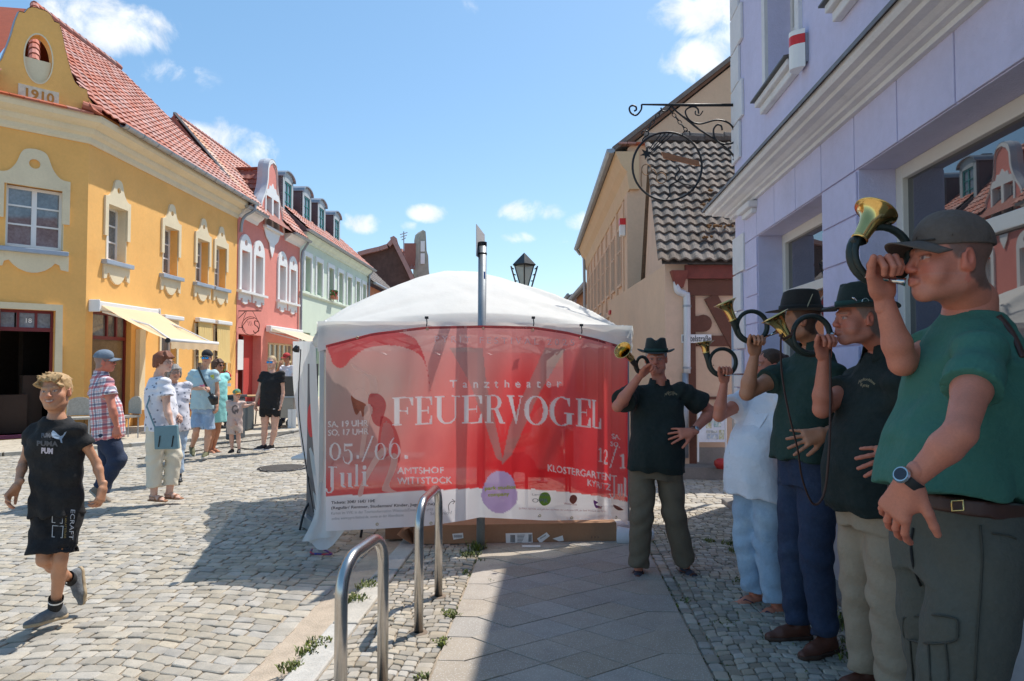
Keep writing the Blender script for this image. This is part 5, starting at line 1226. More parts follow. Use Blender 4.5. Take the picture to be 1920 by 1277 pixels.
g_('1',[rect(.38,0,.60,.72),rect(.2,0,.8,.035),[(.2,.62),(.2,.65),(.42,.72),(.42,.60)]]);g_('2',[list(q_)for q_ in rarc(.45,.52,.36,.22,.15,.035,-30,170)]+[[(.76,.42),(.62,.46),(.1,.06),(.12,0)],rect(.1,0,.85,.09)])
g_('.',[rect(.2,0,.8,.14)]);g_('/',[[(0,-.15),(.12,-.15),(1,1.05),(.88,1.05)]])
g_('J',[rect(.45,.05,.45+T*1.1,1),rect(.25,.965,.9,1)]+[list(q_)for q_ in rarc(.35,.02,.32,.25,.16,.03,-90,10)]+[list(q_)for q_ in rarc(.32,-.02,.28,.21,.12,.03,180,270)])
g_('u',[rect(.08,.15,.34,.66),rect(0,.63,.34,.66),rect(.66,0,.92,.66),rect(.56,.63,.92,.66),rect(.66,0,1,.03)]+[list(q_)for q_ in rarc(.4,.17,.32,.19,.2,.05,180,290)])
g_('l',[rect(.3,0,.72,1.02),rect(.1,0,.95,.03),rect(.1,.99,.7,1.02)]);g_('i',[rect(.3,0,.72,.66),rect(.1,0,.95,.03),rect(.1,.63,.7,.66)]+[('ring',ring(.5,.86,.26,.1,.25,.099,12))])
def serif(ch,x0,x1,yb,h,m,parent,hitf=bh,name='lettering',yb1=None):
 mb=MB();yb1=yb if yb1 is None else yb1
 def M_(p):return hitf(x0+(x1-x0)*p[0],yb+(yb1-yb)*p[0]-p[1]*h,LO)
 for pl in GL[ch]:
  if pl[0]=='ring':
   o,i_=pl[1];n=len(o);mb.add([M_(p)for p in o+i_],[(k,(k+1)%n,n+(k+1)%n,n+k)for k in range(n)])
  else:mb.add([M_(p)for p in pl],[tuple(range(len(pl)))])
  if hitf is bh:
   px_=lambda p:(x0+(x1-x0)*p[0],yb+(yb1-yb)*p[0]-p[1]*h)
   if pl[0]=='ring':
    for k in range(n):WT.append([px_(o[k]),px_(o[(k+1)%n]),px_(i_[(k+1)%n]),px_(i_[k])])
   else:WT.append([px_(p)for p in pl])
 return mb.build(name,m,parent)
for ch,a,b,y,y1 in(('F',735,776,797.5,796.5),('E',779,812,796.5,795.5),('U',815,862,795,794),('E',866,905,794,793),('R',909,947,793,793.5),('V',950,981,793.5,794.5),('O',983,1027,795,796.5),('G',1030,1076,796.5,799),('E',1080,1108,799,801),('L',1110,1127,801,804)):
 serif(ch,a,b,y,52,m_bandw,banner,yb1=y1,name='letter')
for ch,a,b in(('0',617,640),('5',642,664),('.',667,675),('/',678,700),('0',702,725),('6',728,752),('.',758,767)):serif(ch,a,b,861 if ch in '05' else 860,40,m_bandw,banner,name='letter')
for ch,a,b in(('J',609,634),('u',637,661),('l',664,674),('i',677,690)):serif(ch,a,b,915-(a-609)*.06,40,m_bandw,banner,name='letter')
for ch,a,b,y in(('1',1120,1132,866),('2',1131,1141,870),('/',1143,1158,872),('1',1160,1176,878)):serif(ch,a,b,y,36,m_bandw,banner,name='letter')
for ch,a,b,y in(('J',1143,1158,926),('u',1158,1168,930),('l',1169,1176,931)):serif(ch,a,b,y,34,m_bandw,banner,name='letter')
btext('Tanztheater',844,1053,727,726,15,m_bandw,sp=1.9)
btext('PYRIT FESTIVAL 2025',815,1077,641,648,12,m_bandf,sp=1.6,bold=.01)
btext('SA, 19 UHR',615,690,801,798.5,11.5,m_bandw);btext('SO, 17 UHR',615,691,817,814,11.5,m_bandw)
btext('AMTSHOF',745,832,888.5,887,12,m_bandw);btext('WITTSTOCK',745,847,907.5,906,12.5,m_bandw)
btext('KLOSTERGARTEN',1027,1145,883,901,13,m_bandw);btext('KYRITZ',1102,1145,910,920,12,m_bandw)
btext('SA,',1147,1163,822,824,9,m_bandw);btext('SO,',1145,1162,836,839,9,m_bandw)
btext('Tickets: 20€/ 16€/ 10€',621,703,945,941.5,5.2,m_txtd,bold=.022)
btext('(Regulär/ Rentner, Studenten/ Kinder, Jugendliche)',621,815,955,947,5.2,m_txtd,bold=.016)
btext('Karten im VVK: in der Touristinformation Wittstock/Dosse und Kyritz',621,812,965,957,5.4,m_txtg)
btext('online www.pyrit-festival.de, sowie an der Abendkasse.',622,758,975,968,5.4,m_txtg)
btext('Scan mich!',807,847,966,964,6.5,m_txtg)
btext('park studios',909,967,919,916,7,mat('print_lime',(.55,.5,.05),.6,var=0),bold=.03);btext('company',915,955,931,929,7,mat('print_lime',(.55,.5,.05)),bold=.03)
btext('Ein PYRIT-FESTIVAL wird gefördert mit Mitteln des Landkreises OPR, der Stadt Wittstock und Kyritz',973,1136,955,960,3.4,mat('print_pink',(.55,.22,.24),.6,var=0))
btext('Landkreis',998,1030,929,930,4.2,m_txtg);btext('OPR',998,1028,942,943,8,m_txtg);btext('Wittstock',1057,1082,946,948,4,mat('print_redtxt',(.45,.03,.04),.6,var=0))
def blob(pts,m,name='print_shape',off=.006,parent=None,hitf=bh):
 mb=MB();p=[Vector((x,y,0))for x,y in pts];tr=geometry.tessellate_polygon([p]);mb.add([hitf(q_.x,q_.y,off)for q_ in p],tr);return mb.build(name,m,parent or banner)
def cr(pts,n=4):return[(p.x,p.y)for p in catmull([Vector(p)for p in pts],n,True)]
blob(cr([(1015,925),(1027,924),(1033,935),(1029,945),(1018,948),(1010,938)]),mat('print_green',(.30,.42,.05),.6,var=0))
blob(cr([(1070,930),(1077,928),(1082,933),(1080,941),(1074,945),(1068,939)]),mat('print_brick',(.42,.10,.06),.6,var=0));blob(cr([(1072,933),(1077,932),(1078,938),(1074,941)]),m_bandw,off=.004)
blob(cr([(1113,938),(1121,942),(1117,946),(1124,950),(1118,953),(1114,946)]),mat('print_violet',(.4,.1,.3),.6,var=0));btext('W',1121,1129,954,955,6,mat('print_redtxt',(.45,.03,.04)),bold=.04)
blob(cr([(1150,946),(1160,950),(1169,956),(1160,957),(1152,952)]),mat('print_brick',(.42,.10,.06)))
mb=MB();ar=[(842,958),(841,948),(846,941),(852,940)]
mb.tube([bh(x,y,.002)for x,y in catmull([Vector(p)for p in ar],4)]if False else[bh(p.x,p.y,.002)for p in catmull([Vector(p)for p in ar],4)],.0025,4);mb.tube([bh(848,936,.002),bh(853,940,.002),bh(849,945,.002)],.0025,4);mb.build('arrow_print',m_txtd,banner)
m_skinp=mat('print_skin',(.86,.56,.46),.6,var=.06,vs=12,trans=(.3,.25));m_dress=mat('print_dress',(.55,.02,.035),.6,var=.1,vs=10,trans=(.3,.3));m_hairp=mat('print_hair',(.30,.07,.03),.6,var=.2,vs=20,trans=(.12,.4))
blob(cr([(697,736),(715,742),(724,760),(716,790),(712,800),(700,792),(694,770),(690,750)]),m_dress,'dancer_print')
blob(cr([(716,780),(735,792),(750,830),(748,868),(735,852),(718,860),(708,845),(712,800)]),mat('print_dress2',(.66,.08,.08),.6,var=.1,vs=10,trans=(.2,.4)),'dancer_print',.005)
blob(cr([(693,745),(708,738),(708,720),(702,706),(685,697),(672,690),(664,684),(657,682),(662,690),(668,695),(680,700),(692,712),(696,728)],3),m_skinp,'dancer_print')
blob(cr([(664,735),(676,728),(686,734),(692,748),(684,756),(672,752),(662,746)]),m_skinp,'dancer_print')
blob(cr([(658,742),(666,748),(684,757),(690,768),(680,782),(676,770),(668,778),(662,764)]),m_hairp,'dancer_print',.0075)
blob(cr([(684,762),(696,758),(704,766),(696,778),(690,800),(686,830),(680,856),(674,856),(678,820),(682,790)],3),m_skinp,'dancer_print',.0075)
blob(cr([(715,840),(728,842),(712,862),(700,880),(684,910),(680,928),(672,931),(672,920),(682,895),(696,866)],3),m_skinp,'dancer_print',.0075)
blob(cr([(736,850),(746,856),(742,880),(730,908),(736,918),(744,922),(722,922),(716,916),(726,890),(732,870)],3),m_skinp,'dancer_print',.0075)
a_=sheet_o.data.color_attributes['col']
for pl in WT:
 i0,i1=[int((f_(p[0]for p in pl)-611)/566*289)+o_ for f_,o_ in((min,0),(max,1))]
 for i in range(max(0,i0),min(289,i1)+1):
  x=611+566*i/289;t_,b_=lerpk(topk,x),lerpk(botk,x)
  for j in range(max(0,int((min(p[1]for p in pl)-t_)/(b_-t_)*169)),min(169,int((max(p[1]for p in pl)-t_)/(b_-t_)*169)+1)+1):
   if inpoly(x,t_+(b_-t_)*j/169,pl):a_.data[j*290+i].color=(*C_wh,1)
b2=thing('rear_banner','second red banner at the back of the tent, its lettering showing mirror-wise','banner',tuple((TD+TC)/2))
RD,RC=TD+tn*.06,TC+tn*.06
def rh(px,py,off=0.):
 r=ray(px,py);n_=tn;t=(RD.dot(n_)-off)/(r.x*n_.x+r.y*n_.y);p=r*t;return Vector((p.x,p.y,CAMH+p.z))
x0,x1=proj(RD+Vector((0,0,1.5)))[0]+4,proj(RC+Vector((0,0,1.5)))[0]-4
def pcol2(x,y):
 if y>872+(x-640)*.03:return C_wh
 n=mn.noise(Vector((x*.012,y*.012,9)));c=mixc(C_tau,C_pale,sm(620,700,x+n*50));c=mixc(c,C_red,sm(900,960,x+(y-760)*.2));return c
color_grid('sheet',m_band,b2,60,40,x0,x1,[(x0,657),(x1,662)],[(x0,905),(x1,895)],rh,pcol2)
for k,ch in enumerate('FEUERVOGEL'):serif(ch,884-k*22,884-k*22-19,752-k*.4,46,m_bandw,b2,hitf=rh,name='letter')
btext('Tanztheater',882,728,703,700,12,m_bandw,hitf=rh,parent=b2,sp=1.7)
btext('KLOSTERGARTEN',724,640,806,803,8,m_bandf,hitf=rh,parent=b2);btext('WITTSTOCK',892,830,832,832,8,m_bandf,hitf=rh,parent=b2)
serif('6',950,934,818,44,m_bandw,b2,hitf=rh,name='letter');serif('.',931,926,818,44,m_bandw,b2,hitf=rh,name='letter')
serif('1',660,652,792,40,m_bandf,b2,hitf=rh,name='letter');serif('2',650,632,792,40,m_bandf,b2,hitf=rh,name='letter')
blob([(806+26*math.cos(a/12*math.pi),832+24*math.sin(a/12*math.pi))for a in range(24)],mat('print_mauve',(.48,.22,.30),.6,var=0,trans=(.3,.3)),parent=b2,hitf=rh)
ru=thing('rollup_banner','narrow dark grey roll-up banner with a red dot standing at the tent corner','banner',(-1.95,6.6,0))
a,b=P(577,690,6.55),P(597,690,6.3)
q=MB();q.add([Vector((a.x,a.y,.12)),Vector((b.x,b.y,.12)),Vector((b.x,b.y,1.55)),Vector((a.x,a.y,1.55))],[(0,1,2,3)]);o=q.build('sheet',mat('grey_print',(.12,.11,.115),.6),ru)
q=MB();q.obox(Vector(((a.x+b.x)/2,(a.y+b.y)/2,.07)),(b-a)*.5*Vector((1,1,0))if False else Vector(((b.x-a.x)/2,(b.y-a.y)/2,0)),(.05,.02,0),(0,0,.05));q.build('base',m_alu,ru)
dd=Vector((b.x-a.x,b.y-a.y,0)).normalized();nn=Vector((dd.y,-dd.x,0));c=P(584,788,6.43)+nn*.004
q=MB();q.add([c+dd*.11*math.cos(R(k*15))+Vector((0,0,.16*math.sin(R(k*15))))for k in range(24)],[tuple(range(24))]);q.build('dot_print',mat('print_bright_red',(.6,.02,.03),.6),ru)
tb=thing('folding_table','white table edge with black bent legs sticking out beside the tent corner','table',(-2.0,6.6,0))
c0=P(546,855,6.9)
q=MB();q.box((c0.x+.02,6.82,c0.z-.03),(-.9,7.2,c0.z));q.build('tabletop',m_white,tb,bevel=.01)
for x,y in((562,996),(676,1010)):
 g_0=G(x,y);q=MB();q.tube(catmull([g_0+Vector((0,0,.01)),g_0+Vector((.03,.1,.2)),g_0+Vector((.15,.25,.38)),Vector((g_0.x+.2,6.8,c0.z-.03))],5),.012,6);q.build('leg',m_iron,tb,smooth=True)
m_card=mat('cardboard',(.33,.18,.10),.85,var=.1,vs=3,bump=.001,bs=90);m_card2=mat('cardboard_dark',(.24,.12,.065),.85,var=.12)
bx=thing('cardboard_box','long flat brown cardboard box with white shipping labels lying before the tent','box',(0,5.9,SWZ))
la,lb=G(775,1022,SWZ),G(1156,1015,SWZ);la.z=lb.z=SWZ+.004;ax=(lb-la).normalized();ay=Vector((-ax.y,ax.x,0));Lb=(lb-la).length;hb=.155
q=MB();q.obox(la+ax*Lb/2+ay*.14+Vector((0,0,hb/2)),ax*Lb/2,ay*.14,(0,0,hb/2));q.build('carton',m_card,bx,bevel=.004)
q=MB();q.add([la+Vector((0,0,.0)),la+ay*.28,la+ay*.28+Vector((-.09,-.02,.10)),la+Vector((-.13,-.03,.09))],[(0,1,2,3)]);q.add([la+Vector((0,0,hb)),la+ay*.28+Vector((0,0,hb)),la+ay*.28+Vector((-.07,0,hb+.02)),la+Vector((-.08,-.03,hb-.03))],[(0,1,2,3)]);o=q.build('flap',m_card,bx);o.modifiers.new('s','SOLIDIFY').thickness=.004
def boxpt(px,py,off=.003):
 r=ray(px,py);n_=-ay;t=(la.dot(n_)+off)/r.dot(n_)if False else(la.x*n_.x+la.y*n_.y+off)/(r.x*n_.x+r.y*n_.y);p=r*t;return Vector((p.x,p.y,CAMH+p.z))
def lab(pts,m=m_white,off=.003,name='label'):
 q=MB();q.add([boxpt(x,y,off)for x,y in pts],[tuple(range(len(pts)))]);return q.build(name,m,bx)
lab([(948,1000),(998,999),(999,1020),(949,1024)]);lab([(1007,1010),(1025,998),(1031,1005),(1013,1019)]);lab([(1036,1010),(1055,1004),(1057,1014),(1048,1015)]);lab([(848,1001),(868,999),(869,1009),(850,1012)])
q=MB()
def bar(x0,y0,x1,y1):q.add([boxpt(x0,y0,.005),boxpt(x1,y0-.1,.005),boxpt(x1,y1-.1,.005),boxpt(x0,y1,.005)],[(0,1,2,3)])
for k in range(9):bar(957+k*.9*1.1,1003,957.5+k*1.0,1017)
for k in range(7):bar(991+k*.9,1002,991.5+k*.9,1016)
for k in range(6):bar(970,1003+k*2.6,984-k,1003.8+k*2.6)
for k in range(10):bar(851+k*1.6,1003,851.8+k*1.6,1008)
for k in range(7):bar(1013+k*1.6,1008-k*.9,1013.7+k*1.6,1011-k*.9)
for x in(1108,1114,1120):q.add([boxpt(x,1005,.005),boxpt(x+3,1007,.005),boxpt(x,1010,.005),boxpt(x+1.4,1007,.005)],[(0,1,2,3)])
for x in(895,901):q.add([boxpt(x,1008,.005),boxpt(x+3,1010,.005),boxpt(x,1013,.005),boxpt(x+1.4,1010,.005)],[(0,1,2,3)])
q.build('barcode',m_txtd,bx,kind='stuff')
g0=G(722,1016,0);q=MB();q.box((g0.x,g0.y,.02),(g0.x+.62,g0.y+.4,.30));o=q.build('cardboard_box',m_card2,bevel=.006);tag(o,'darker cardboard box half hidden behind the long flat one','box')
pp_=G(995,1026,SWZ);q=MB();q.box((pp_.x-.07,pp_.y-.02,SWZ+.006),(pp_.x+.08,pp_.y+.03,SWZ+.009));tag(q.build('paper_slip',m_white),'white paper slip lying in front of the long box','paper')
pts=[P(x,y,Y)for x,y,Y in((830,990,6.0),(900,988,6.02),(980,987,6.05),(1060,990,6.1),(1120,990,6.14),(1160,985,6.16),(1184,990,6.2))]
q=MB();cp=catmull(pts,6);q.tube(cp,[(.055+.012*math.sin(i*.7),.045+.01*math.sin(i*.4))for i in range(len(cp))],12);tag(q.build('rolled_sheet',mat('white_roll',(.74,.72,.74),.7,var=.06,vs=6),smooth=True),'rolled-up white sheet hanging low under the right half of the banner','sheet')
pts=[G(x,y,.1)for x,y in((1158,1005),(1180,1006),(1205,1004),(1225,1003))];q=MB();cp=catmull(pts,5);q.tube(cp,[(.09-.004*i,.085-.003*i)for i in range(len(cp))],12);tag(q.build('cloth_bundle',mat('white_roll',(.74,.72,.74)),smooth=True),'white cloth bundle on the ground behind the standing man\'s legs','cloth')
q=MB();q.tube(catmull([G(x,y,.02)for x,y in((585,1030),(583,1037),(600,1039),(622,1039),(612,1033),(602,1029))],5),.008,6);o=q.build('ratchet_strap',mat('strap_red',(.45,.04,.05),.6,col2=(.03,.05,.25),c2=(.45,.55),c2s=30),smooth=True);tag(o,'red and blue strap lying at the left foot of the tent','strap')
pb_=G(901,1030,SWZ)
tp=thing('sign_post','grey metal sign post standing behind the banner, square plate edge-on at its top','sign post',tuple(pb_))
zt=P(906,455,pb_.y).z
q=MB();q.tube([pb_,Vector((pb_.x+.012,pb_.y,zt))],.034,16);q.build('pole',mat('galvanised',(.30,.32,.34),.5,.6,var=.15,vs=6,bump=.0006,bs=60),tp,smooth=True)
q=MB();q.tube([Vector((pb_.x+.012,pb_.y,zt-.03)),Vector((pb_.x+.012,pb_.y,zt+.004))],.036,16);q.tube([Vector((pb_.x+.012,pb_.y,zt-.10)),Vector((pb_.x+.012,pb_.y,zt-.085))],.037,16);q.build('cap',m_iron,tp)
c=[P(892.5,420,5.48),P(908,440,5.86),P(908.5,492,5.86),P(892.5,480,5.48)]
q=MB();q.add(c+[p+Vector((.004,0,0))for p in c],[(0,1,2,3),(7,6,5,4),(0,4,5,1),(1,5,6,2),(2,6,7,3),(3,7,4,0)]);q.build('plate',mat('plate_grey',(.6,.6,.6),.5,.1),tp)
for x in(.0,):q=MB();q.tube([P(896,452,5.6),P(898,458,5.62),Vector((pb_.x,pb_.y,zt-.03))],.008,5);q.build('bracket',m_iron,tp)
MB().obox(Vector((pb_.x+.03,pb_.y-.028,P(905,517,pb_.y).z)),(.006,.002,0),(0,.002,0),(0,0,.03)).build('sticker',mat('sticker_blue',(.03,.12,.4),.5),tp)
lp=thing('street_lamp','black four-sided street lantern with pale glass rising behind the tent roof','street lamp',(P(983,600,13).x,13,0))
YL=13.0;cx=P(983,600,YL).x
def zl(y):return P(983,y,YL).z
k_=YL/1280;m_lamp=mat('lamp_black',(.025,.03,.035),.4,.4)
def pyr(y0,h0,y1,h1,m,name,rot=45):
 q=MB();a=[Vector((cx+h*k_*math.cos(R(rot+i*90)),YL+h*k_*math.sin(R(rot+i*90)),zl(y)))for y,h in((y0,h0),(y1,h1))for i in range(4)]
 q.add(a,[(3,2,1,0),(4,5,6,7)]+[(i,(i+1)%4,4+(i+1)%4,4+i)for i in range(4)]);return q.build(name,m,lp)
pyr(496,22,474,.5,m_lamp,'lamp_roof',0);pyr(498.5,20,496.2,22,m_lamp,'roof_rim',0)
pyr(539,5.5,499,17.5,mat('lantern_glass',(.50,.50,.42),.15,ior=1.5,var=.1,vs=5,trans=(.25,.5)),'lamp_glass',0);pyr(541.5,7,539.2,7,m_lamp,'lamp_base',0)
for i in range(4):
 q=MB();q.tube([Vector((cx+h*k_*math.cos(R(i*90)),YL+h*k_*math.sin(R(i*90)),zl(y)))for y,h in((540,6.2),(498,18.2))],.012,5);q.build('corner_bar',m_lamp,lp)
for s in(-1,1):
 q=MB();A_,B_=Vector((cx+s*25*k_,YL,zl(499))),Vector((cx+s*10*k_,YL,zl(552)));q.tube([A_,B_],[(.035,.015)]*2,4);A2,B2=Vector((cx+s*20*k_,YL,zl(503))),Vector((cx+s*8*k_,YL,zl(540)))
 for t in(.05,.35,.65,.95):q.tube([A_.lerp(B_,t*.8),A2.lerp(B2,t)],.01,4)
 q.build('bracket_arm',m_lamp,lp)
q=MB();q.tube([Vector((cx,YL,0)),Vector((cx,YL,zl(552)))],.05,10);q.tube([Vector((cx-.13,YL,zl(552))),Vector((cx+.13,YL,zl(552)))],.03,6);q.build('post',m_lamp,lp)
rs_=thing('round_sign','round red traffic sign with white rim half hidden behind the tent roof','traffic sign',(P(988,580,12.7).x,12.7,0))
c=P(988,579,12.7);q=MB();q._lathe(c,Vector((0,-1,0)),[(.325,0),(.325,.01),(.30,.012)],32,0,True);q.build('rim',m_white,rs_)
q=MB();q._lathe(c+Vector((0,-.013,0)),Vector((0,-1,0)),[(.30,0),(.30,.003)],32,0,True);q.build('disc',mat('sign_red2',(.6,.015,.02),.4),rs_)
q=MB();q.tube([Vector((c.x,12.74,0)),Vector((c.x,12.74,c.z+.2))],.03,8);q.build('post',m_zinc,rs_)
cn=thing('folded_parasol','dark folded parasol top peeking over the right slope of the tent','parasol',(P(1022,600,11.5).x,11.5,0))
q=MB();c=P(1021,548,11.5);q._lathe(Vector((c.x,11.5,0)),Vector((0,0,1)),[(.03,0),(.03,1.6),(.16,1.7),(.24,c.z-.35),(.17,c.z-.12),(.07,c.z-.02),(.02,c.z)],14,0,True);q.build('cover',mat('dark_canvas',(.03,.032,.038),.8),cn,smooth=True)
m_steel=mat('stainless_steel',(.52,.50,.48),.26,1.0,var=.08,vs=30,bump=.0002,bs=300)
def rack(a,b,zt,label):
 t=thing('bicycle_rack',label,'bicycle rack',tuple(a),'steel hoops along the kerb')
 d=(b-a).normalized();r=.14;pts=[a-Vector((0,0,.03))]
 top=zt
 pts+=[Vector((a.x,a.y,top-r))]+[Vector((a.x,a.y,top-r))+d*r*(1-math.cos(R(k)))+Vector((0,0,r*math.sin(R(k))))for k in range(10,91,10)]
 pts+=[Vector((b.x,b.y,top))-d*r+d*r*math.sin(R(k))-Vector((0,0,r*(1-math.cos(R(k)))))for k in range(0,91,10)]+[b-Vector((0,0,.03))]
 q=MB();q.tube(pts,.0255,20,up=(1,0,0));q.build('hoop',m_steel,t,smooth=True)
 for p in(a,b):q=MB();q._lathe(Vector((p.x,p.y,SWZ)),Vector((0,0,1)),[(.05,0),(.05,.004),(.027,.008)],20,0,False);q.build('collar',mat('dirt_collar',(.2,.15,.11),.95),t)
 return t
rack(G(785,1187,SWZ),G(822,1119,SWZ),.765,'stainless steel bicycle hoop nearer to the tent')
rack(Vector((-.672,2.72,SWZ)),Vector((-.595,3.19,SWZ)),.765,'stainless steel bicycle hoop nearest the camera at the kerb')
ib=thing('info_board','white folding notice stand with colourful maps behind the man with the watch','notice stand',tuple(G(1330,868)))
Yi=9.3
c=[P(1308,768,Yi),P(1362,768,Yi),P(1362,829,Yi),P(1308,829,Yi)]
q=MB();q.add(c+[p+Vector((0,.02,0))for p in c],[(0,1,2,3),(7,6,5,4),(0,4,5,1),(1,5,6,2),(2,6,7,3),(3,7,4,0)]);q.build('board',mat('board_white',(.72,.75,.80),.5),ib)
for x in(1309,1361):q=MB();q.tube([P(x,768,Yi),P(x,866,Yi)],.013,6);q.build('leg',m_white,ib)
def patch(x0,y0,x1,y1,col,n='map_print'):q=MB();q.add([P(x,y,Yi-.003)for x,y in((x0,y0),(x1,y0),(x1,y1),(x0,y1))],[(0,1,2,3)]);q.build(n,mat('mp%s'%str(col),col,.6,var=.35,vs=18,col2=(.7,.72,.65),c2=(.4,.6),c2s=30),ib)
patch(1328,785,1336,793,(.15,.4,.3));patch(1320,788,1327,792,(.2,.35,.55));patch(1324,793,1334,803,(.55,.45,.1));patch(1338,786,1352,801,(.25,.45,.45));patch(1324,807,1345,812,(.35,.38,.4));patch(1325,813,1347,824,(.35,.45,.6));patch(1348,806,1358,824,(.5,.5,.25))
q=MB();q.box((2.3,9.2,0),(3.6,9.56,.16));tag(q.build('doorstep',mat('grey_stone',(.22,.2,.18),.9,var=.2)),'low grey stone step at the foot of the timber house','step')
q=MB();gp_=P(1352,858,9.1);q._lathe(Vector((gp_.x,9.1,.16)),Vector((0,0,1)),[(.06,0),(.09,.05),(.09,.10),(.05,.13),(0,.14)],12,0);tag(q.build('red_pot',mat('red_plastic',(.4,.02,.02),.4),smooth=True),'small red pot on the stone step under the notice stand','pot')
sp_=thing('drain_pipe','slim grey steel pipe beside the corner of the lilac house','pipe',(P(1378,700,7.6).x,7.6,0))
q=MB();q.tube([Vector((P(1377,700,7.75).x,7.75,0)),P(1377,562,7.75)],.035,10);q.build('pipe',m_zinc,sp_,smooth=True)
# ================================================================== people: implicit bodies, polygonised
class SDF:
 def __init__(s):s.p=[];s.cut=[];s.disp=None
 def cone(s,a,b,ra,rb,k=.02,sub=False,flat=False):s.p.append(('c',np.array(a,float),np.array(b,float),ra,rb,k,sub,flat));return s
 def ell(s,c,r,M=None,k=.02,sub=False):s.p.append(('e',np.array(c,float),np.array(r,float),np.eye(3)if M is None else np.array(M,float),0,k,sub));return s
 def loft(s,a,b,keys,lat,k=.02,e=2.3):s.p.append(('l',np.array(a,float),np.array(b,float),keys,np.array(lat,float),k,e));return s
 def plane(s,pt,n):s.cut.append((np.array(pt,float),np.array(n,float)));return s
 def copy(s):q=SDF();q.p=list(s.p);q.cut=list(s.cut);q.disp=s.disp;return q
 def mesh(s,h,infl=0.):
  lo=np.full(3,1e9);hi=-lo
  for t in s.p:
   if t[0]=='c':r=max(t[3],t[4]);l,u=np.minimum(t[1],t[2])-r,np.maximum(t[1],t[2])+r
   elif t[0]=='e':r=max(t[2]);l,u=t[1]-r,t[1]+r
   else:r=max(max(k_[1],k_[2])+abs(k_[3])for k_ in t[3]);l,u=np.minimum(t[1],t[2])-r,np.maximum(t[1],t[2])+r
   if not(t[0]!='l' and t[6]):lo=np.minimum(lo,l);hi=np.maximum(hi,u)
  lo-=infl+3*h+.01;hi+=infl+3*h+.01
  n=np.ceil((hi-lo)/h).astype(int)+1
  F=np.full(n,.25,np.float32)
  ax=[lo[i]+h*np.arange(n[i])for i in range(3)]
  for t in s.p:
   kk=t[5];mg=kk+2.5*h+infl+.012
   if t[0]=='c':r=max(t[3],t[4]);l,u=np.minimum(t[1],t[2])-r-mg,np.maximum(t[1],t[2])+r+mg
   elif t[0]=='e':r=max(t[2]);l,u=t[1]-r-mg,t[1]+r+mg
   else:r=max(max(k_[1],k_[2])+abs(k_[3])for k_ in t[3]);l,u=np.minimum(t[1],t[2])-r-mg,np.maximum(t[1],t[2])+r+mg
   i0=np.clip(np.floor((l-lo)/h).astype(int),0,n);i1=np.clip(np.ceil((u-lo)/h).astype(int)+1,0,n)
   if np.any(i1<=i0):continue
   sl=tuple(slice(a,b)for a,b in zip(i0,i1))
   X=ax[0][i0[0]:i1[0]][:,None,None];Y=ax[1][i0[1]:i1[1]][None,:,None];Z=ax[2][i0[2]:i1[2]][None,None,:]
   if t[0]=='c':
    a,b=t[1],t[2];d=b-a;L2=max(d@d,1e-12)
    x,y,z=X-a[0],Y-a[1],Z-a[2]
    tt=np.clip((x*d[0]+y*d[1]+z*d[2])/L2,0,1)
    D=np.sqrt((x-tt*d[0])**2+(y-tt*d[1])**2+(z-tt*d[2])**2)-(t[3]+(t[4]-t[3])*tt)
    if t[7]:D=np.maximum(D,(x*d[0]+y*d[1]+z*d[2])/math.sqrt(L2)-math.sqrt(L2))
   elif t[0]=='e':
    c,r,M=t[1],t[2],t[3];x,y,z=X-c[0],Y-c[1],Z-c[2]
    q=[x*M[i][0]+y*M[i][1]+z*M[i][2]for i in range(3)]
    k0=np.sqrt(sum((q[i]/r[i])**2 for i in range(3)));k1=np.sqrt(sum((q[i]/(r[i]*r[i]))**2 for i in range(3)))+1e-9
    D=k0*(k0-1)/k1
   else:
    a,b,keys,lat,kk,e=t[1:7];d=b-a;L=np.linalg.norm(d);up=d/L;lat=lat-up*(lat@up);lat/=np.linalg.norm(lat);fw=np.cross(lat,up)
    x,y,z=X-a[0],Y-a[1],Z-a[2]
    s_=(x*up[0]+y*up[1]+z*up[2])/L
    lx=x*lat[0]+y*lat[1]+z*lat[2];ly=x*fw[0]+y*fw[1]+z*fw[2]
    K=np.array([[k_[0],k_[1],k_[2],k_[3],(k_[4]if len(k_)>4 else 0)]for k_ in keys]);sc_=np.clip(s_,K[0,0],K[-1,0])
    idx=np.clip(np.searchsorted(K[:,0],sc_,side='right')-1,0,len(K)-2);tt=(sc_-K[idx,0])/(K[idx+1,0]-K[idx,0]);tt=tt*tt*(3-2*tt)*.6+tt*.4
    w=K[idx,1]+(K[idx+1,1]-K[idx,1])*tt;dd=K[idx,2]+(K[idx+1,2]-K[idx,2])*tt;off=K[idx,3]+(K[idx+1,3]-K[idx,3])*tt;ofx=K[idx,4]+(K[idx+1,4]-K[idx,4])*tt
    rr=((np.abs(lx-ofx)/w)**e+(np.abs(ly-off)/dd)**e)**(1/e)
    m=np.minimum(w,dd);D=(rr-1)*m
    ex=np.maximum(np.maximum(K[0,0]-s_,s_-K[-1,0]),0)*L
    D=np.maximum(D,np.maximum(K[0,0]-s_,s_-K[-1,0])*L)
   D=D.astype(np.float32);G_=F[sl]
   if t[0]!='l' and t[6]:
    k=kk;D=-D;hh_2=np.clip(.5-.5*(D-G_)/k*-1,0,1);hh_2=np.clip(.5+.5*(D-G_)/k,0,1);F[sl]=G_*(1-hh_2)+D*hh_2+k*hh_2*(1-hh_2)
   else:
    k=max(kk,1e-4);w_=np.clip(.5+.5*(D-G_)/k,0,1);F[sl]=D*(1-w_)+G_*w_-k*w_*(1-w_)
  F-=infl
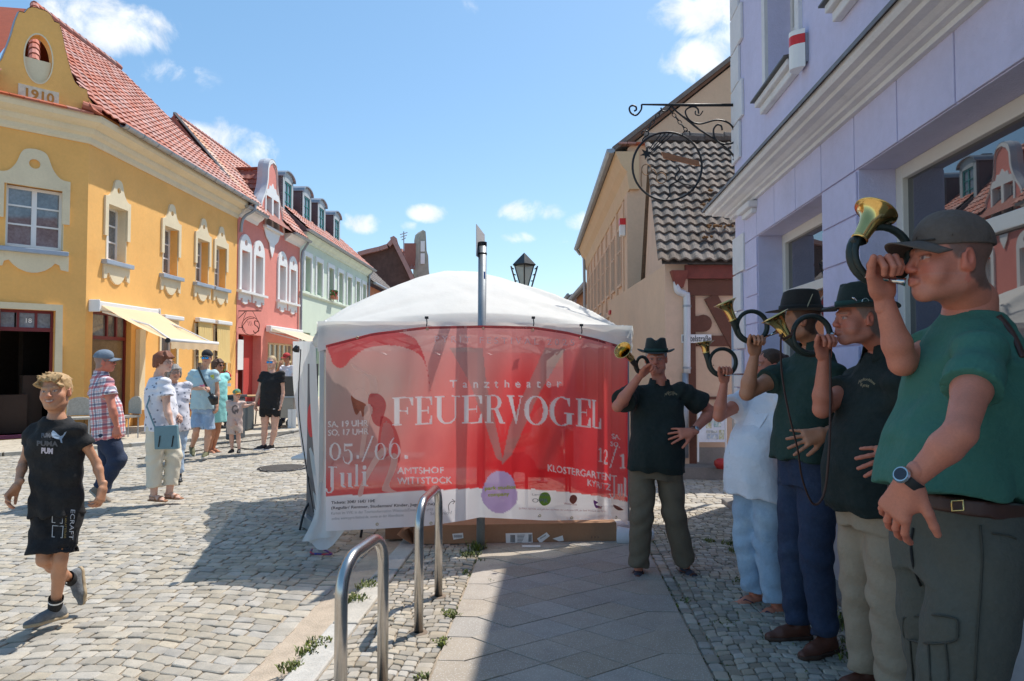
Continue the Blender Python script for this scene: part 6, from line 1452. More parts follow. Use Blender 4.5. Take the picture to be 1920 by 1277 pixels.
  if s.disp is not None:
   X,Y,Z=ax[0][:,None,None],ax[1][None,:,None],ax[2][None,None,:]
   F+=s.disp(X,Y,Z).astype(np.float32)
  for pt,nn in s.cut:
   D=(ax[0][:,None,None]-pt[0])*nn[0]+(ax[1][None,:,None]-pt[1])*nn[1]+(ax[2][None,None,:]-pt[2])*nn[2];F=np.maximum(F,D.astype(np.float32))
  F[0]=F[-1]=.1;F[:,0]=F[:,-1]=.1;F[:,:,0]=F[:,:,-1]=.1
  return nets(F,lo,h)
def nets(F,lo,h):
 """surface nets: one vertex in every cell the surface passes, one quad over every crossed edge"""
 S=F<0;n=np.array(F.shape)
 c=S[:-1,:-1,:-1].astype(np.int8)
 tot=sum(S[i:n[0]-1+i,j:n[1]-1+j,k:n[2]-1+k].astype(np.int8)for i in(0,1)for j in(0,1)for k in(0,1))
 act=(tot>0)&(tot<8);ids=np.full(act.shape,-1,np.int64);I=np.argwhere(act);ids[act]=np.arange(len(I))
 if len(I)==0:return np.zeros((0,3)),np.zeros((0,4),int)
 acc=np.zeros((len(I),3));cnt=np.zeros(len(I))
 cs=[(i,j,k)for i in(0,1)for j in(0,1)for k in(0,1)]
 val={q:F[I[:,0]+q[0],I[:,1]+q[1],I[:,2]+q[2]]for q in cs}
 for a in cs:
  for d in range(3):
   if a[d]:continue
   b=list(a);b[d]=1;b=tuple(b);fa,fb=val[a],val[b];m=(fa<0)!=(fb<0)
   t=np.where(m,fa/np.where(m,fa-fb,1),0);p=np.tile(np.array(a,float),(len(I),1));p[:,d]+=t
   acc+=p*m[:,None];cnt+=m
 V=(I+acc/cnt[:,None])*h+lo
 Q=[]
 for d in range(3):
  e,f=[x for x in range(3)if x!=d]
  sl0=[slice(None)]*3;sl1=[slice(None)]*3;sl0[d]=slice(0,n[d]-1);sl1[d]=slice(1,n[d])
  A,B=S[tuple(sl0)],S[tuple(sl1)];X=np.argwhere(A!=B);X=X[(X[:,e]>0)&(X[:,f]>0)&(X[:,e]<n[e]-1)&(X[:,f]<n[f]-1)]
  if len(X)==0:continue
  def cid(de,df):Y=X.copy();Y[:,e]-=de;Y[:,f]-=df;return ids[Y[:,0],Y[:,1],Y[:,2]]
  q=np.stack([cid(1,1),cid(0,1),cid(0,0),cid(1,0)],1)
  fl=A[X[:,0],X[:,1],X[:,2]]
  if d==1:fl=~fl
  q[~fl]=q[~fl][:,::-1];Q.append(q)
 return V,np.concatenate(Q)
def np_obj(name,parts,m,parent,colf=None,cols=None):
 """parts: list of (V, Q) arrays joined in one mesh object"""
 V=np.concatenate([p[0]for p in parts]);o=0;Q=[]
 for v,q in parts:Q.append(q+o);o+=len(v)
 Q=np.concatenate(Q);off=np.array(wloc(parent))if parent else np.zeros(3)
 me=bpy.data.meshes.new(name);me.vertices.add(len(V));me.vertices.foreach_set('co',(V-off).astype(np.float32).ravel())
 me.loops.add(len(Q)*4);me.polygons.add(len(Q));me.loops.foreach_set('vertex_index',Q.astype(np.int32).ravel());me.polygons.foreach_set('loop_start',np.arange(0,len(Q)*4,4,dtype=np.int32))
 me.update(calc_edges=True);me.polygons.foreach_set('use_smooth',np.ones(len(Q),bool));me.materials.append(m)
 if cols is not None:
  a=me.color_attributes.new('col','FLOAT_COLOR','POINT');c=np.ones((len(V),4),np.float32);c[:,:3]=np.concatenate(cols);a.data.foreach_set('color',c.ravel())
 return link(name,me,parent)
def V3(v):return np.array([v[0],v[1],v[2]],float)
def nrm(v):v=np.array(v,float);return v/max(1e-9,np.linalg.norm(v))
def facing(deg):return np.array([-math.sin(R(deg)),-math.cos(R(deg)),0.])
def frame(deg,pitch=0.,roll=0.):
 """columns: person's left, forward, up"""
 f=facing(deg);u=np.array([0,0,1.]);f=f*math.cos(R(pitch))+u*math.sin(R(pitch));l=nrm(np.cross(np.array([0,0,1.]),f));u=np.cross(f,l)*1.0
 c,s_=math.cos(R(roll)),math.sin(R(roll));l,u=l*c+u*s_,u*c-l*s_
 return l,f,u
def wrinkle(amp,f=(14,14,9),seed=0,ctrs=(),hem=None):
 rs=np.random.RandomState(seed);W=[]
 for _ in range(5):
  d=rs.normal(size=3);d=d/np.linalg.norm(d);W.append((d*np.array(f)*rs.uniform(.6,1.7),rs.uniform(0,6.28),rs.uniform(.5,1)))
 def g(X,Y,Z):
  wx=.03*np.sin(9*Z+5*X+seed);t=0
  for d,p,a in W:v=np.sin(d[0]*(X+wx)+d[1]*(Y+wx)+d[2]*Z+p);t=t+a*(1-2*np.abs(v))*.5
  r=amp*t/2.2
  if hem is not None:(hx,hy,hz,ha,hn)=hem;r=r+ha*np.exp(-np.maximum(Z-hz,0)/.16)*np.sin(np.arctan2(Y-hy,X-hx)*hn+9*Z+seed+1.3*np.sin(14*X))
  for(c,rad,am,dr,fr)in ctrs:
   w_=np.exp(-(((X-c[0])**2+(Y-c[1])**2+(Z-c[2])**2)/rad**2));r=r+am*w_*np.sin(fr*(dr[0]*X+dr[1]*Y+dr[2]*Z)+1.5*np.sin(12*X+10*Y))
  return r
 return g
SK={'light':(.60,.33,.22),'tan':(.50,.22,.125),'red':(.58,.20,.125),'pale':(.66,.40,.30),'boy':(.52,.255,.145)}
_sk={}
def skin_mat():
 if 'm' not in _sk:
  _sk['m']=mat('skin',(1,1,1),.5,attr='col',var=.12,vs=14,bump=.0009,bs=240,sub=.0,sheen=.0)
 return _sk['m']
def head(c,fr,s=1.,skin=(.5,.3,.2),hair=(.1,.07,.05),h=.0045,mouth='shut',age=0,female=False,puff=0.,brow=True,neckto=None,neck_r=.052,iris=(.08,.12,.16),child=False,scalp=None,shades=False,noears=False,smile=False):
 """head with face; c = centre between the ears at eye height; returns parts and colours"""
 L,F,U=fr;M=np.array([L,F,U])
 def w(x,y,z):return c+s*(L*x+F*y+U*z)
 q=SDF();e=lambda p,r,k=.02,sub=False,MM=None:q.ell(w(*p),np.array(r)*s,M if MM is None else MM,k*s,sub)
 cap=lambda a,b,ra,rb,k=.012,sub=False:q.cone(w(*a),w(*b),ra*s,rb*s,k*s,sub)
 jw=.9 if(female or child)else 1.0
 e((0,-.020,.040),(.076,.097,.082));e((0,.018,-.022),(.064*(.97 if female else 1),.074,.086),.03);e((0,.034,-.070),(.052*jw,.050,.034),.03)
 cap((0,.070,-.098),(0,.076,-.094),.019*jw,.017*jw,.025)
 cap((-.05*jw,-.01,-.07),(-.02,.06,-.095),.018,.016,.03);cap((.05*jw,-.01,-.07),(.02,.06,-.095),.018,.016,.03)
 for x in(-1,1):
  e((x*.040,.052,-.032),(.026,.026,.026),.025)
  if puff:e((x*.044,.058,-.058),(.024*puff,.022*puff,.022*puff),.02)
  cap((x*.012,.087,.020),(x*.044,.072,.022),.0105,.009,.012)
  e((x*.031,.101,-.001),(.0165,.017,.0125),.012,True)
  e((x*.031,.0765,-.001),(.0135,.0135,.0125),.004)
  cap((x*.018,.0865,.0055),(x*.044,.0795,.0045),.0042,.0038,.004);cap((x*.019,.0865,-.0085),(x*.043,.0795,-.008),.0035,.0032,.004)
  e((x*.0115,.1015,-.0335),(.0085,.0105,.0075),.006)
  if not noears:
   Me=np.array([nrm(L-F*.35*x),nrm(F*1+L*.35*x),U]);e((x*.0785,-.012,-.008),(.0085,.019,.032),.006,False,Me);e((x*.0865,-.007,-.004),(.006,.0095,.018),.004,True,Me)
   cap((x*.077,.004,.002),(x*.076,.002,-.03),.006,.0075,.006)
 nl=.8 if(child or female)else 1.
 cap((0,.0885,.010),(0,.0885+.022*nl,-.026),.0078,.0102*(.9 if nl<1 else 1),.010);e((0,.103+.003*nl,-.0325),(.0095,.009,.0078),.008)
 if mouth=='horn':
  for a,b in(((-.016,.094,-.062),(0,.103,-.060)),((.016,.094,-.062),(0,.103,-.060)),((-.016,.093,-.069),(0,.102,-.071)),((.016,.093,-.069),(0,.102,-.071))):cap(a,b,.006,.007,.006)
 else:
  w_=.030 if smile else .025
  up_=.004 if smile else 0
  cap((-w_,.083,-.060+up_),(0,.0985,-.0585),.0038,.0068,.006);cap((w_,.083,-.060+up_),(0,.0985,-.0585),.0038,.0068,.006)
  cap((-w_*.85,.083,-.066+up_),(0,.0965,-.0705),.0038,.0075,.006);cap((w_*.85,.083,-.066+up_),(0,.0965,-.0705),.0038,.0075,.006)
  cap((-w_,.094,-.0632+up_),(w_,.094,-.0632+up_),.0022,.0022,.003,True);cap((-.012,.1045,-.0645),(.012,.1045,-.0645),.0025,.0025,.003,True)
 if neckto is not None:q.cone(w(0,-.028,-.05),neckto,neck_r*s,neck_r*1.0*s,.035)
 V,Q=q.mesh(h)
 P_=(V-c)@M.T/s;x,y,z=P_[:,0],P_[:,1],P_[:,2];ax_=np.abs(x)
 C=np.tile(np.array(skin),(len(V),1))
 def mixm(mask,col):nonlocal C;mask=np.clip(mask,0,1)[:,None];C=C*(1-mask)+np.array(col)*mask
 red=np.array(skin)*np.array([1.12,.72,.68])
 mixm(.5*np.exp(-((ax_-.040)**2+(z+.035)**2)/.022**2)*(y>.03),red);mixm(.6*np.exp(-((y-.112)**2+(z+.03)**2)/.014**2),red);mixm(.5*(ax_>.074),red)
 lipd=np.exp(-((z+.0645)/.0085)**4)*np.exp(-(ax_/(.024 if mouth!='horn' else .018))**6)*(y>.080)
 mixm(lipd*(.75 if female or child else .5),np.array(skin)*np.array([.95,.5,.5]))
 if mouth!='horn':mixm(np.exp(-((z+.0635-(.012*(ax_/.03)**2 if smile else 0))/.0024)**2)*(ax_<.026)*(y>.08)*.85,(.12,.03,.03))
 if smile:mixm(np.exp(-((z+.0625-.01*(ax_/.03)**2)/.0028)**4)*(ax_<.018)*(y>.085),(.72,.68,.62))
 ex,ez=ax_-.031,z+.001
 eye=(np.abs(ez)<.0052*(1-(ex/.0145)**2))&(np.abs(ex)<.0145)&(y>.06)
 mixm(eye*.9,(.55,.50,.46));mixm(((ex**2+ez**2)<.0056**2)&eye,iris);mixm(((ex**2+ez**2)<.0028**2)&eye,(.01,.01,.01))
 mixm(.7*(np.abs(ez-.0062)<.0018)*(np.abs(ex)<.015)*(y>.06),np.array(skin)*.35)
 mixm(.35*np.exp(-((ex/.018)**2+((ez+.001)/.012)**2))*(y>.05),np.array(skin)*.62)
 if brow:mixm(.75*np.exp(-((z-.021-.08*(.03-ax_)*(ax_>.03))/.0042)**2)*(ax_>.011)*(ax_<.049)*(y>.055),np.array(hair)*.8+np.array(skin)*.1)
 if age:mixm(.35*age*(np.sin(z*620+2*np.sin(x*60))>.45)*(z>.035)*(y>.06),np.array(skin)*.7);mixm(.13*age*(z<-.045)*(y>-.01)*(np.abs(z+.064)>.012),(.42,.36,.34))
 if scalp is not None:
  zl=np.interp(y,[-.06,-.02,.004,.022,.045,.075],[-.085,-.060,-.01,.0,.045,.066]);nz=.004*np.sin(x*190)*np.sin(z*160+y*130)
  mixm(np.clip((z+nz-zl)/.012+.5,0,1)*.8*(ax_<.0795),scalp)
 return(V,Q),C
def hairdo(c,fr,s,m,parent,style='short',h=.005,seed=1,name='hair'):
 L,F,U=fr;M=np.array([L,F,U]);w=lambda x,y,z:c+s*(L*x+F*y+U*z);q=SDF();rs=np.random.RandomState(seed)
 if style in('short','rim'):
  t=.006 if style=='short' else .004
  q.ell(w(0,-.024,.038),np.array([.0785,.096,.084])*s+t,M,.01)
  q.ell(w(0,-.055,-.03),np.array([.066,.058,.055])*s,M,.03)
  q.disp=lambda X,Y,Z:.0016*np.sin(420*(L[0]*X+L[1]*Y)+3*np.sin(60*Z))*1.0
  q.plane(w(0,.062,.060),nrm(F*.9+U*-.42));q.plane(w(0,-.02,-.072),-U)
  q.ell(w(0,.075,-.055),np.array([.10,.085,.10])*s,M,.006,True)
 elif style=='bob':
  q.ell(w(0,-.026,.036),np.array([.091,.108,.094])*s,M,.02)
  for _ in range(70):
   a=rs.uniform(55,305);r_=R(a);d=np.array([math.sin(r_)*.084,math.cos(r_)*.098-.026]);z0=rs.uniform(.02,.07);z1=rs.uniform(-.075,-.03)
   if abs(math.sin(r_))>.75 and math.cos(r_)>.2:z1=rs.uniform(-.03,0)
   q.cone(w(d[0]*.95,d[1],z0),w(d[0]*1.02,d[1]*1.03,z1),.016*s,.009*s,.008)
  for _ in range(24):x=rs.uniform(-.06,.06);q.cone(w(x*.5,.03,.118),w(x+rs.uniform(-.01,.02),.088,.055+rs.uniform(-.01,.012)),.015*s,.008*s,.008)
  q.disp=lambda X,Y,Z:.002*np.sin(260*(L[0]*X+L[1]*Y)+5*np.sin(30*Z))
  q.ell(w(0,.085,-.04),np.array([.058,.07,.088])*s,M,.006,True)
 elif style=='tousled':
  q.ell(w(0,-.022,.044),np.array([.080,.098,.080])*s,M,.02);q.ell(w(0,-.034,.0),np.array([.0785,.082,.068])*s,M,.03)
  for i in range(120):
   x=rs.uniform(-.07,.07);y=rs.uniform(-.07,.075);z=.043+.076*math.sqrt(max(0,1-(x/.085)**2-((y+.02)/.11)**2))
   dx=-.022+rs.uniform(-.016,.012);q.cone(w(x,y-.01,z-.012),w(x+dx,y+rs.uniform(.0,.03),z+rs.uniform(-.012,.012)),.011*s,.004*s,.005)
  for i in range(26):
   x=rs.uniform(-.045,.062);q.cone(w(x,.058,.096),w(x-.02,.088,.066+rs.uniform(-.010,.014)),.011*s,.004*s,.005)
  q.disp=lambda X,Y,Z:.0012*np.sin(420*(L[0]*X+L[1]*Y+.3*Z)+4*np.sin(40*Z))
  q.ell(w(0,.086,-.050),np.array([.076,.072,.106])*s,M,.008,True);q.ell(w(.075,.0,-.045),np.array([.02,.03,.055])*s,M,.006,True);q.ell(w(-.075,.0,-.045),np.array([.02,.03,.055])*s,M,.006,True);q.plane(w(0,0,-.068),-U)
 elif style in('pony','bun'):
  q.ell(w(0,-.024,.040),np.array([.082,.100,.086])*s,M,.02)
  if style=='pony':
   q.cone(w(0,-.11,.03),w(.0,-.145,.0),.022*s,.028*s,.02);q.cone(w(0,-.145,.0),w(.02,-.14,-.14),.028*s,.010*s,.02)
  else:q.cone(w(0,-.10,.055),w(0,-.13,.06),.04*s,.032*s,.01)
  q.disp=lambda X,Y,Z:.0014*np.sin(300*(L[0]*X+L[1]*Y)+4*np.sin(40*Z))
  q.ell(w(0,.070,-.045),np.array([.094,.078,.104])*s,M,.006,True)
 V,Q=q.mesh(h);return np_obj(name,[(V,Q)],m,parent)
def hand(wr,d,pn,s=1.,left=True,curl=.5,spread=.12,thumb=.4,h=.004,skin=(.5,.3,.2),curls=None,thumb_curl=.3):
 """wr wrist, d direction wrist->knuckles, pn direction the palm faces; five fingers"""
 d=nrm(d);pn=nrm(np.array(pn)-d*(np.array(pn)@d));side=np.cross(d,pn)*(1 if left else-1)
 s=s*1.0;w=lambda a,b,c_:wr+s*(d*a+side*b+pn*c_)
 q=SDF();q.cone(w(-.03,0,0),w(.012,0,0),.0215*s,.0235*s,.015)
 for b in(-.028,-.010,.010,.026):q.cone(w(.012,b*.6,0),w(.085,b,-.002),.0165*s,.0125*s,.014)
 q.cone(w(.015,.02,.006),w(.05,.030,.010),.017*s,.014*s,.012)
 lens=[(.030,.020,.016),(.041,.026,.020),(.045,.029,.021),(.041,.025,.020)];bs=[-.031,-.0105,.0105,.031]
 for i in range(4):
  cu=(curls[i]if curls is not None else curl);p=w(.083 if i not in(0,)else .076,bs[i],-.001);ang=0;sp_=(i-1.5)*spread;r=.0093 if i else .0082
  for j,L_ in enumerate(lens[i]):
   ang+=cu*(1.15,1.45,.9)[j];dr=nrm((d*math.cos(ang)+pn*math.sin(ang))+side*math.sin(sp_)*math.cos(ang));p2=p+dr*L_*s;q.cone(p,p2,(r-.0006*j)*s,(r-.0006*(j+1))*s,.0035 if j else .008);p=p2
 t0=w(.022,.030,.008);a=thumb;dr=nrm(d*math.cos(a)+side*math.sin(a)+pn*.25);t1=t0+dr*.040*s;dr2=nrm(dr*math.cos(thumb_curl)+(pn*.6+d*.2-side*.6)*math.sin(thumb_curl));t2=t1+dr2*.032*s;dr3=nrm(dr2+(pn*.4-side*.4)*thumb_curl);t3=t2+dr3*.022*s
 q.cone(t0,t1,.014*s,.0115*s,.010);q.cone(t1,t2,.0112*s,.0100*s,.004);q.cone(t2,t3,.0100*s,.0082*s,.004)
 V,Q=q.mesh(h);C=np.tile(np.array(skin),(len(V),1));e=np.clip(((V-wr)@d/s-.09)/.06,0,1)[:,None]*.35;C=C*(1-e)+np.array(skin)*np.array([1.08,.78,.74])*e
 return(V,Q),C
def limb(q,pts,rs_,k=.02):
 for i in range(len(pts)-1):q.cone(pts[i],pts[i+1],rs_[i],rs_[i+1],k)
def sleeve_end(q,a,b,t):p=a+(b-a)*t;q.plane(p,nrm(b-a))if False else None;return p
def foot(P_,kind,a,f,up,s,mats,name='shoe',gz=None,skin=(.5,.3,.2),h=.006):
 """a ankle joint, f toe direction, up; sole lies .075 below the ankle"""
 f=nrm(f);up=nrm(np.array(up)-f*(np.array(up)@f));l=np.cross(up,f);w=lambda x,y,z:a+s*(l*x+f*y+up*z)
 zs=-.078
 if kind in('shoe','sneaker'):
  q=SDF();q.cone(w(0,-.03,-.035),w(0,.10,-.052),.038*s,.034*s,.02);q.cone(w(0,.10,-.054),w(-.0,.165,-.060),.036*s,.026*s,.02);q.cone(w(0,-.045,-.045),w(0,-.02,.0),.030*s,.038*s,.02);q.cone(w(0,.02,-.02),w(0,.09,-.04),.034*s,.03*s,.02)
  if kind=='shoe':q.cone(w(0,-.01,0),w(0,-.015,.04),.040*s,.040*s,.02,flat=True)
  q.plane(w(0,0,zs+.018),-up);V,Q=q.mesh(h*.8);sh=np_obj(name,[(V,Q)],mats[0],P_)
  q=SDF();q.cone(w(0,-.045,zs+.012),w(0,.02,zs+.012),.039*s,.036*s,.02);q.cone(w(0,.02,zs+.012),w(0,.105,zs+.012),.036*s,.043*s,.02);q.cone(w(0,.105,zs+.012),w(0,.158,zs+.014),.043*s,.032*s,.02)
  q.plane(w(0,0,zs),-up);q.plane(w(0,0,zs+.024),up);V,Q=q.mesh(h*.8);np_obj('sole',[(V,Q)],mats[1],sh)
  mb=MB()
  for i in range(4):
   y=.035+i*.018;z=-.008-i*.0085
   mb.tube([Vector(w(-.022,y,z-.006)),Vector(w(0,y+.012,z+.004+.006)),Vector(w(.022,y,z-.006))],.0028*s,5)
  mb.build('laces',mats[2]if len(mats)>2 else mats[1],sh,smooth=True,kind='stuff')
  return sh
 q=SDF();q.cone(w(0,-.035,-.038),w(0,.06,-.048),.030*s,.028*s,.02);q.cone(w(0,.05,-.048),w(0,.11,-.056),.036*s,.026*s,.02);q.cone(w(0,-.01,.02),w(0,-.01,-.03),.032*s,.034*s,.02)
 for i in range(5):x=(-.030+i*.0145);q.cone(w(x*.9,.10,-.058),w(x*1.05,.145-.006*(i if True else 0)+(.012 if i==0 else 0),-.062),.0115*s,(.0115 if i==0 else .0085)*s,.004)
 q.plane(w(0,0,zs+.012),-up);V,Q=q.mesh(h*.7);C=np.tile(np.array(skin),(len(V),1))
 if kind=='sock':ft=np_obj('sock',[(V,Q)],mats[2],P_)
 else:ft=('skin',(V,Q),C)
 q=SDF();q.cone(w(0,-.045,zs+.005),w(0,.03,zs+.005),.036*s,.034*s,.02);q.cone(w(0,.03,zs+.005),w(0,.12,zs+.005),.036*s,.046*s,.02);q.cone(w(0,.12,zs+.005),w(0,.145,zs+.005),.046*s,.036*s,.02)
 q.plane(w(0,0,zs-.004),-up);q.plane(w(0,0,zs+.013),up);V,Q=q.mesh(h*.8);so=np_obj('sandal' if kind!='flip' else 'flip_flop',[(V,Q)],mats[1],P_)
 mb=MB()
 def strap(pts,wd):mb.tube([Vector(w(*p))for p in pts],[(wd*s,.0025*s)]*len(pts),6,up=f)
 if kind=='flip':
  for sx in(-1,1):mb.tube([Vector(w(-.006,.118,-.052)),Vector(w(sx*.02,.09,-.026)),Vector(w(sx*.036,.045,-.045)),Vector(w(sx*.036,.02,-.066))],[(.008*s,.004*s)]*4,6)
 else:
  for y0,z0,ww in((.095,-.024,.014),(.045,-.012,.012)):
   mb.tube([Vector(w(.036*math.cos(R(t))*1.05,y0,-.064+(.064+z0)*math.sin(R(t))))for t in range(0,181,20)],[(.004*s,ww*s)]*10,6,up=Vector(f))
  mb.tube([Vector(w(.034,.045,-.03)),Vector(w(.035,-.02,-.03)),Vector(w(0,-.066,-.025)),Vector(w(-.035,-.02,-.03)),Vector(w(-.034,.045,-.03))],[(.012*s,.004*s)]*5,6)
 mb.build('strap',mats[0],so,smooth=True)
 return ft
def person(label,H,yaw,pel,neck,hc,hyaw,hpitch=0,hroll=0,arms=None,legs=None,skin='light',hair=(.1,.07,.05),hstyle='short',top=None,bot=None,shoes=None,build=(1,1,0),h=.008,hh=.0045,gz=0.,group=None,shw=.185,face=None,lean=None,handh=None,neck_r=.052,hseed=1,hsc=.955,hairmat=None,hands_on=True,name='person',tsl=.45):
 s=H/1.78;col=np.array(SK[skin]if isinstance(skin,str)else skin)
 pel,neck,hc=V3(pel),V3(neck),V3(hc)
 T_=thing(name,label,'person',(pel[0],pel[1],gz),group)
 L,F,U=frame(yaw);up=nrm(neck-pel);Lt=nrm(L-up*(L@up));Fw=np.cross(up,Lt)*1.0
 if Fw@F<0:Fw=-Fw
 bw,bd,bel=build
 parts=[];cols=[]
 fr=frame(hyaw,hpitch,hroll)
 hp,hcx=head(hc,fr,s*hsc*(1.0 if not(face or{}).get('child')else 1.12),col,hair,hh,neckto=neck+up*.028*s,neck_r=neck_r,**(face or{}));parts.append(hp);cols.append(hcx)
 sh={}
 for k_,sg in(('L',1),('R',-1)):sh[k_]=(arms[k_]['sh']if 'sh' in arms[k_]else neck+Lt*sg*shw*s-up*.045*s);sh[k_]=V3(sh[k_])
 body=SDF()
 tl=np.linalg.norm(neck-pel)/s
 body.cone(neck-up*.02*s,pel+up*.3*tl*s,.06*s,.10*s*bw,.03);body.cone(neck-up*.050*s+Lt*.05*s,sh['L'],.030*s,.036*s,.03);body.cone(neck-up*.050*s-Lt*.05*s,sh['R'],.030*s,.036*s,.03);body.cone(neck-up*.0*s,neck+up*.04*s,neck_r*.98*s,neck_r*s,.03)
 for k_ in 'LR':
  A=arms[k_];e,w_=V3(A['el']),V3(A['wr']);a0=sh[k_];af=A.get('fat',1.)*(.5+.5*bw)
  m=a0+(e-a0)*.45;f1=e+(w_-e)*.28;limb(body,[a0,m,e,f1,w_],[.040*s*af,.046*s*af,.036*s*af,.039*s*af,.0235*s*(.6+.4*af)],.018)
 lg=legs or{}
 hj={'L':pel+Lt*.085*s*min(bw,1.15),'R':pel-Lt*.085*s*min(bw,1.15)}
 for k_ in 'LR':
  if k_ not in lg:continue
  kn,an=V3(lg[k_]['kn']),V3(lg[k_]['an']);lf=lg[k_].get('fat',1.)
  cf=kn+(an-kn)*.3
  back=nrm(np.cross(np.cross(an-kn,F),an-kn))if np.linalg.norm(np.cross(an-kn,F))>1e-3 else F
  limb(body,[hj[k_]+(kn-hj[k_])*.15,hj[k_]+(kn-hj[k_])*.5,kn,cf-F*.012*s,an],[.078*s*lf,.072*s*lf,.050*s*lf,.054*s*lf,.033*s*lf],.02)
 V,Q=body.mesh(h);parts.append((V,Q));cc=np.tile(col,(len(V),1));cols.append(cc)
 if hands_on:
  for k_ in 'LR':
   A=arms[k_]
   if 'hd' in A:
    hp_,hc_=hand(V3(A['wr']),A['hd'],A['pn'],s*A.get('hs',1.),k_=='L',A.get('curl',.3),A.get('spread',.1),A.get('thumb',.5),handh or hh,col,A.get('curls'),A.get('tc',.3));parts.append(hp_);cols.append(hc_)
 for k_ in 'LR':
  if k_ in lg and shoes:
   an=V3(lg[k_]['an']);f=lg[k_].get('f',facing(yaw));r_=foot(T_,shoes['kind'],an,f,lg[k_].get('up',(0,0,1)),s,shoes['m'],shoes.get('name','shoe'),gz,col,min(h,.008))
   if isinstance(r_,tuple):parts.append(r_[1]);cols.append(r_[2])
 np_obj('body',parts,skin_mat(),T_,cols=cols)
 if top:
  q=SDF();ez=top.get('ease',.012);t0=top.get('hem',-.14);fl=top.get('flare',1.)
  K=[(t0,.178*bw*fl,.128*bd*fl,bel*.4*s),(.0,.174*bw,.126*bd+abs(bel)*.45,bel*.55*s),(.22,.165*bw,.118*bd+abs(bel)*.7,bel*.75*s),(.42,.163*bw,.116*bd+abs(bel)*.6,bel*.55*s),(.62,.170*bw**.5,.116*bd**.7,bel*.15*s),(.76,.160*bw**.4,.108,0),(.87,.118,.088,-.006),(.95,.088,.074,-.010),(1.01,.062,.058,-.012)]
  K=[(k[0],(k[1])*s+ez,(k[2])*s+ez,k[3])for k in K]
  q.loft(pel,neck,K,Lt,.02,2.35)
  slr=[]
  for k_ in 'LR':
   A=arms[k_];a0=sh[k_];e=V3(A['el']);tt=top.get('sl',tsl);af=A.get('fat',1.)*(.5+.5*bw)
   q.cone(neck-up*.050*s+(a0-neck)*.2,a0,.044*s+ez*.8,.049*s*af+ez*.7,.03)
   hemp=a0+(e-a0)*tt
   ro=(.052+top.get('slw',.014))*s*af+ez*.8;q.cone(a0,hemp,.050*s*af+ez*.7,ro,.03,flat=True);slr.append((hemp,nrm(e-a0),ro-.0065))
  if top.get('vneck'):
   q.cone(neck+Fw*.075*s+up*.02,neck+Fw*.105*s-up*top['vneck']*s,.030*s,.004,.004,True)
  q.ell(neck+up*.040*s+Fw*.012,np.array([.070,.072,.060])*s*top.get('neckhole',1.),np.array([Lt,Fw,up]),.004,True)
  cs=[(V3(pel)+up*.14,.16,.008,nrm(up+.5*Lt),55),(V3(pel)+up*.33+Fw*.1,.15,.005,nrm(up-.8*Lt),48)]
  for k_ in 'LR':cs.append((sh[k_],.13,.008,nrm(arms[k_]['el']-sh[k_]),70))
  cs+=top.get('folds',[])
  hz=(pel+(neck-pel)*t0)[2];q.disp=wrinkle(top.get('wr',.0065),(20,20,9),hseed*7+3,cs,(pel[0],pel[1],hz,.007,7))
  V,Q=q.mesh(h);tp_=np_obj(top.get('name','shirt'),[(V,Q)],top['m'],T_)
  if top.get('collar'):
   mb=MB();rc=.066*s
   def cf(u,v):
    a=R(28+u*304);c_=math.cos(a);s_=math.sin(a);rr=rc*(1.02+.16*v+.0*u);zz=.030+.012*(1-v)-.032*v-.035*(c_>0)*v*c_-.012*c_
    return Vector(neck+Lt*s_*rr+Fw*(c_*rr*1.08+.004)+up*zz*s)
   mb.grid(40,5,cf);o=mb.build('collar',top.get('cm',top['m']),tp_,smooth=True);sol=o.modifiers.new('s','SOLIDIFY');sol.thickness=.004
 if bot:
  q=SDF();be=bot.get('ease',.010)
  q.loft(pel,neck,[(-.16,.150*bw*s+be,.112*bd*s+be,-.004),(0,.170*bw*s+be,.122*bd*s+be,-.006),(bot.get('top',.22),.158*bw*s+be,.112*bd*s+abs(bel)*.35+be,bel*.3*s)],Lt,.02,2.3)
  for k_ in 'LR':
   if k_ not in lg:continue
   kn,an=V3(lg[k_]['kn']),V3(lg[k_]['an']);a0=hj[k_];lf=lg[k_].get('fat',1.)*bot.get('fat',1.);wd=bot.get('w',.0);ln=bot.get('len',1.)
   r0,r1,r2,r3=.088*s*lf+be,.078*s*lf+be+wd*.5,.060*s*lf+be+wd,.050*s*lf+be+wd
   if ln<=.6:
    hemp=a0+(kn-a0)*(ln/.5)if ln<.5 else kn+(an-kn)*(ln-.5)/.5;d_=nrm(kn-a0)if ln<.52 else nrm(an-kn)
    m=a0+(hemp-a0)*.5;q.cone(a0+(kn-a0)*.08,m,r0,r0*.98,.03);q.cone(m,hemp,r0*.98,r1+bot.get('flare',.012),.02,flat=True);rr_=r1+bot.get('flare',.012)-.014;q.cone(hemp-d_*.01,hemp+d_*.006,rr_,rr_,.002,True,True)
   else:
    m=a0+(kn-a0)*.5;q.cone(a0+(kn-a0)*.05,m,r0,r1,.025);q.cone(m,kn,r1,r2,.02)
    hemp=kn+(an-kn)*((ln-.5)/.5);q.cone(kn,hemp,r2,r3,.02,flat=True)
  cs=list(bot.get('folds',[]))
  for k_ in 'LR':
   if k_ in lg:
    kn,an=V3(lg[k_]['kn']),V3(lg[k_]['an']);cs.append((kn,.15,.006,nrm(up+.6*Lt*(1 if k_=='L' else-1)),60));
    if ln>.6:cs.append((an+(kn-an)*.10,.11,.009,nrm(up+.5*Lt*(1 if k_=='L' else-1)+.3*Fw),62))
  cs.append((pel-up*.08,.15,.010,nrm(up*.6+Lt),50))
  q.disp=wrinkle(bot.get('wr',.007),(14,14,8),hseed*5+1,cs)
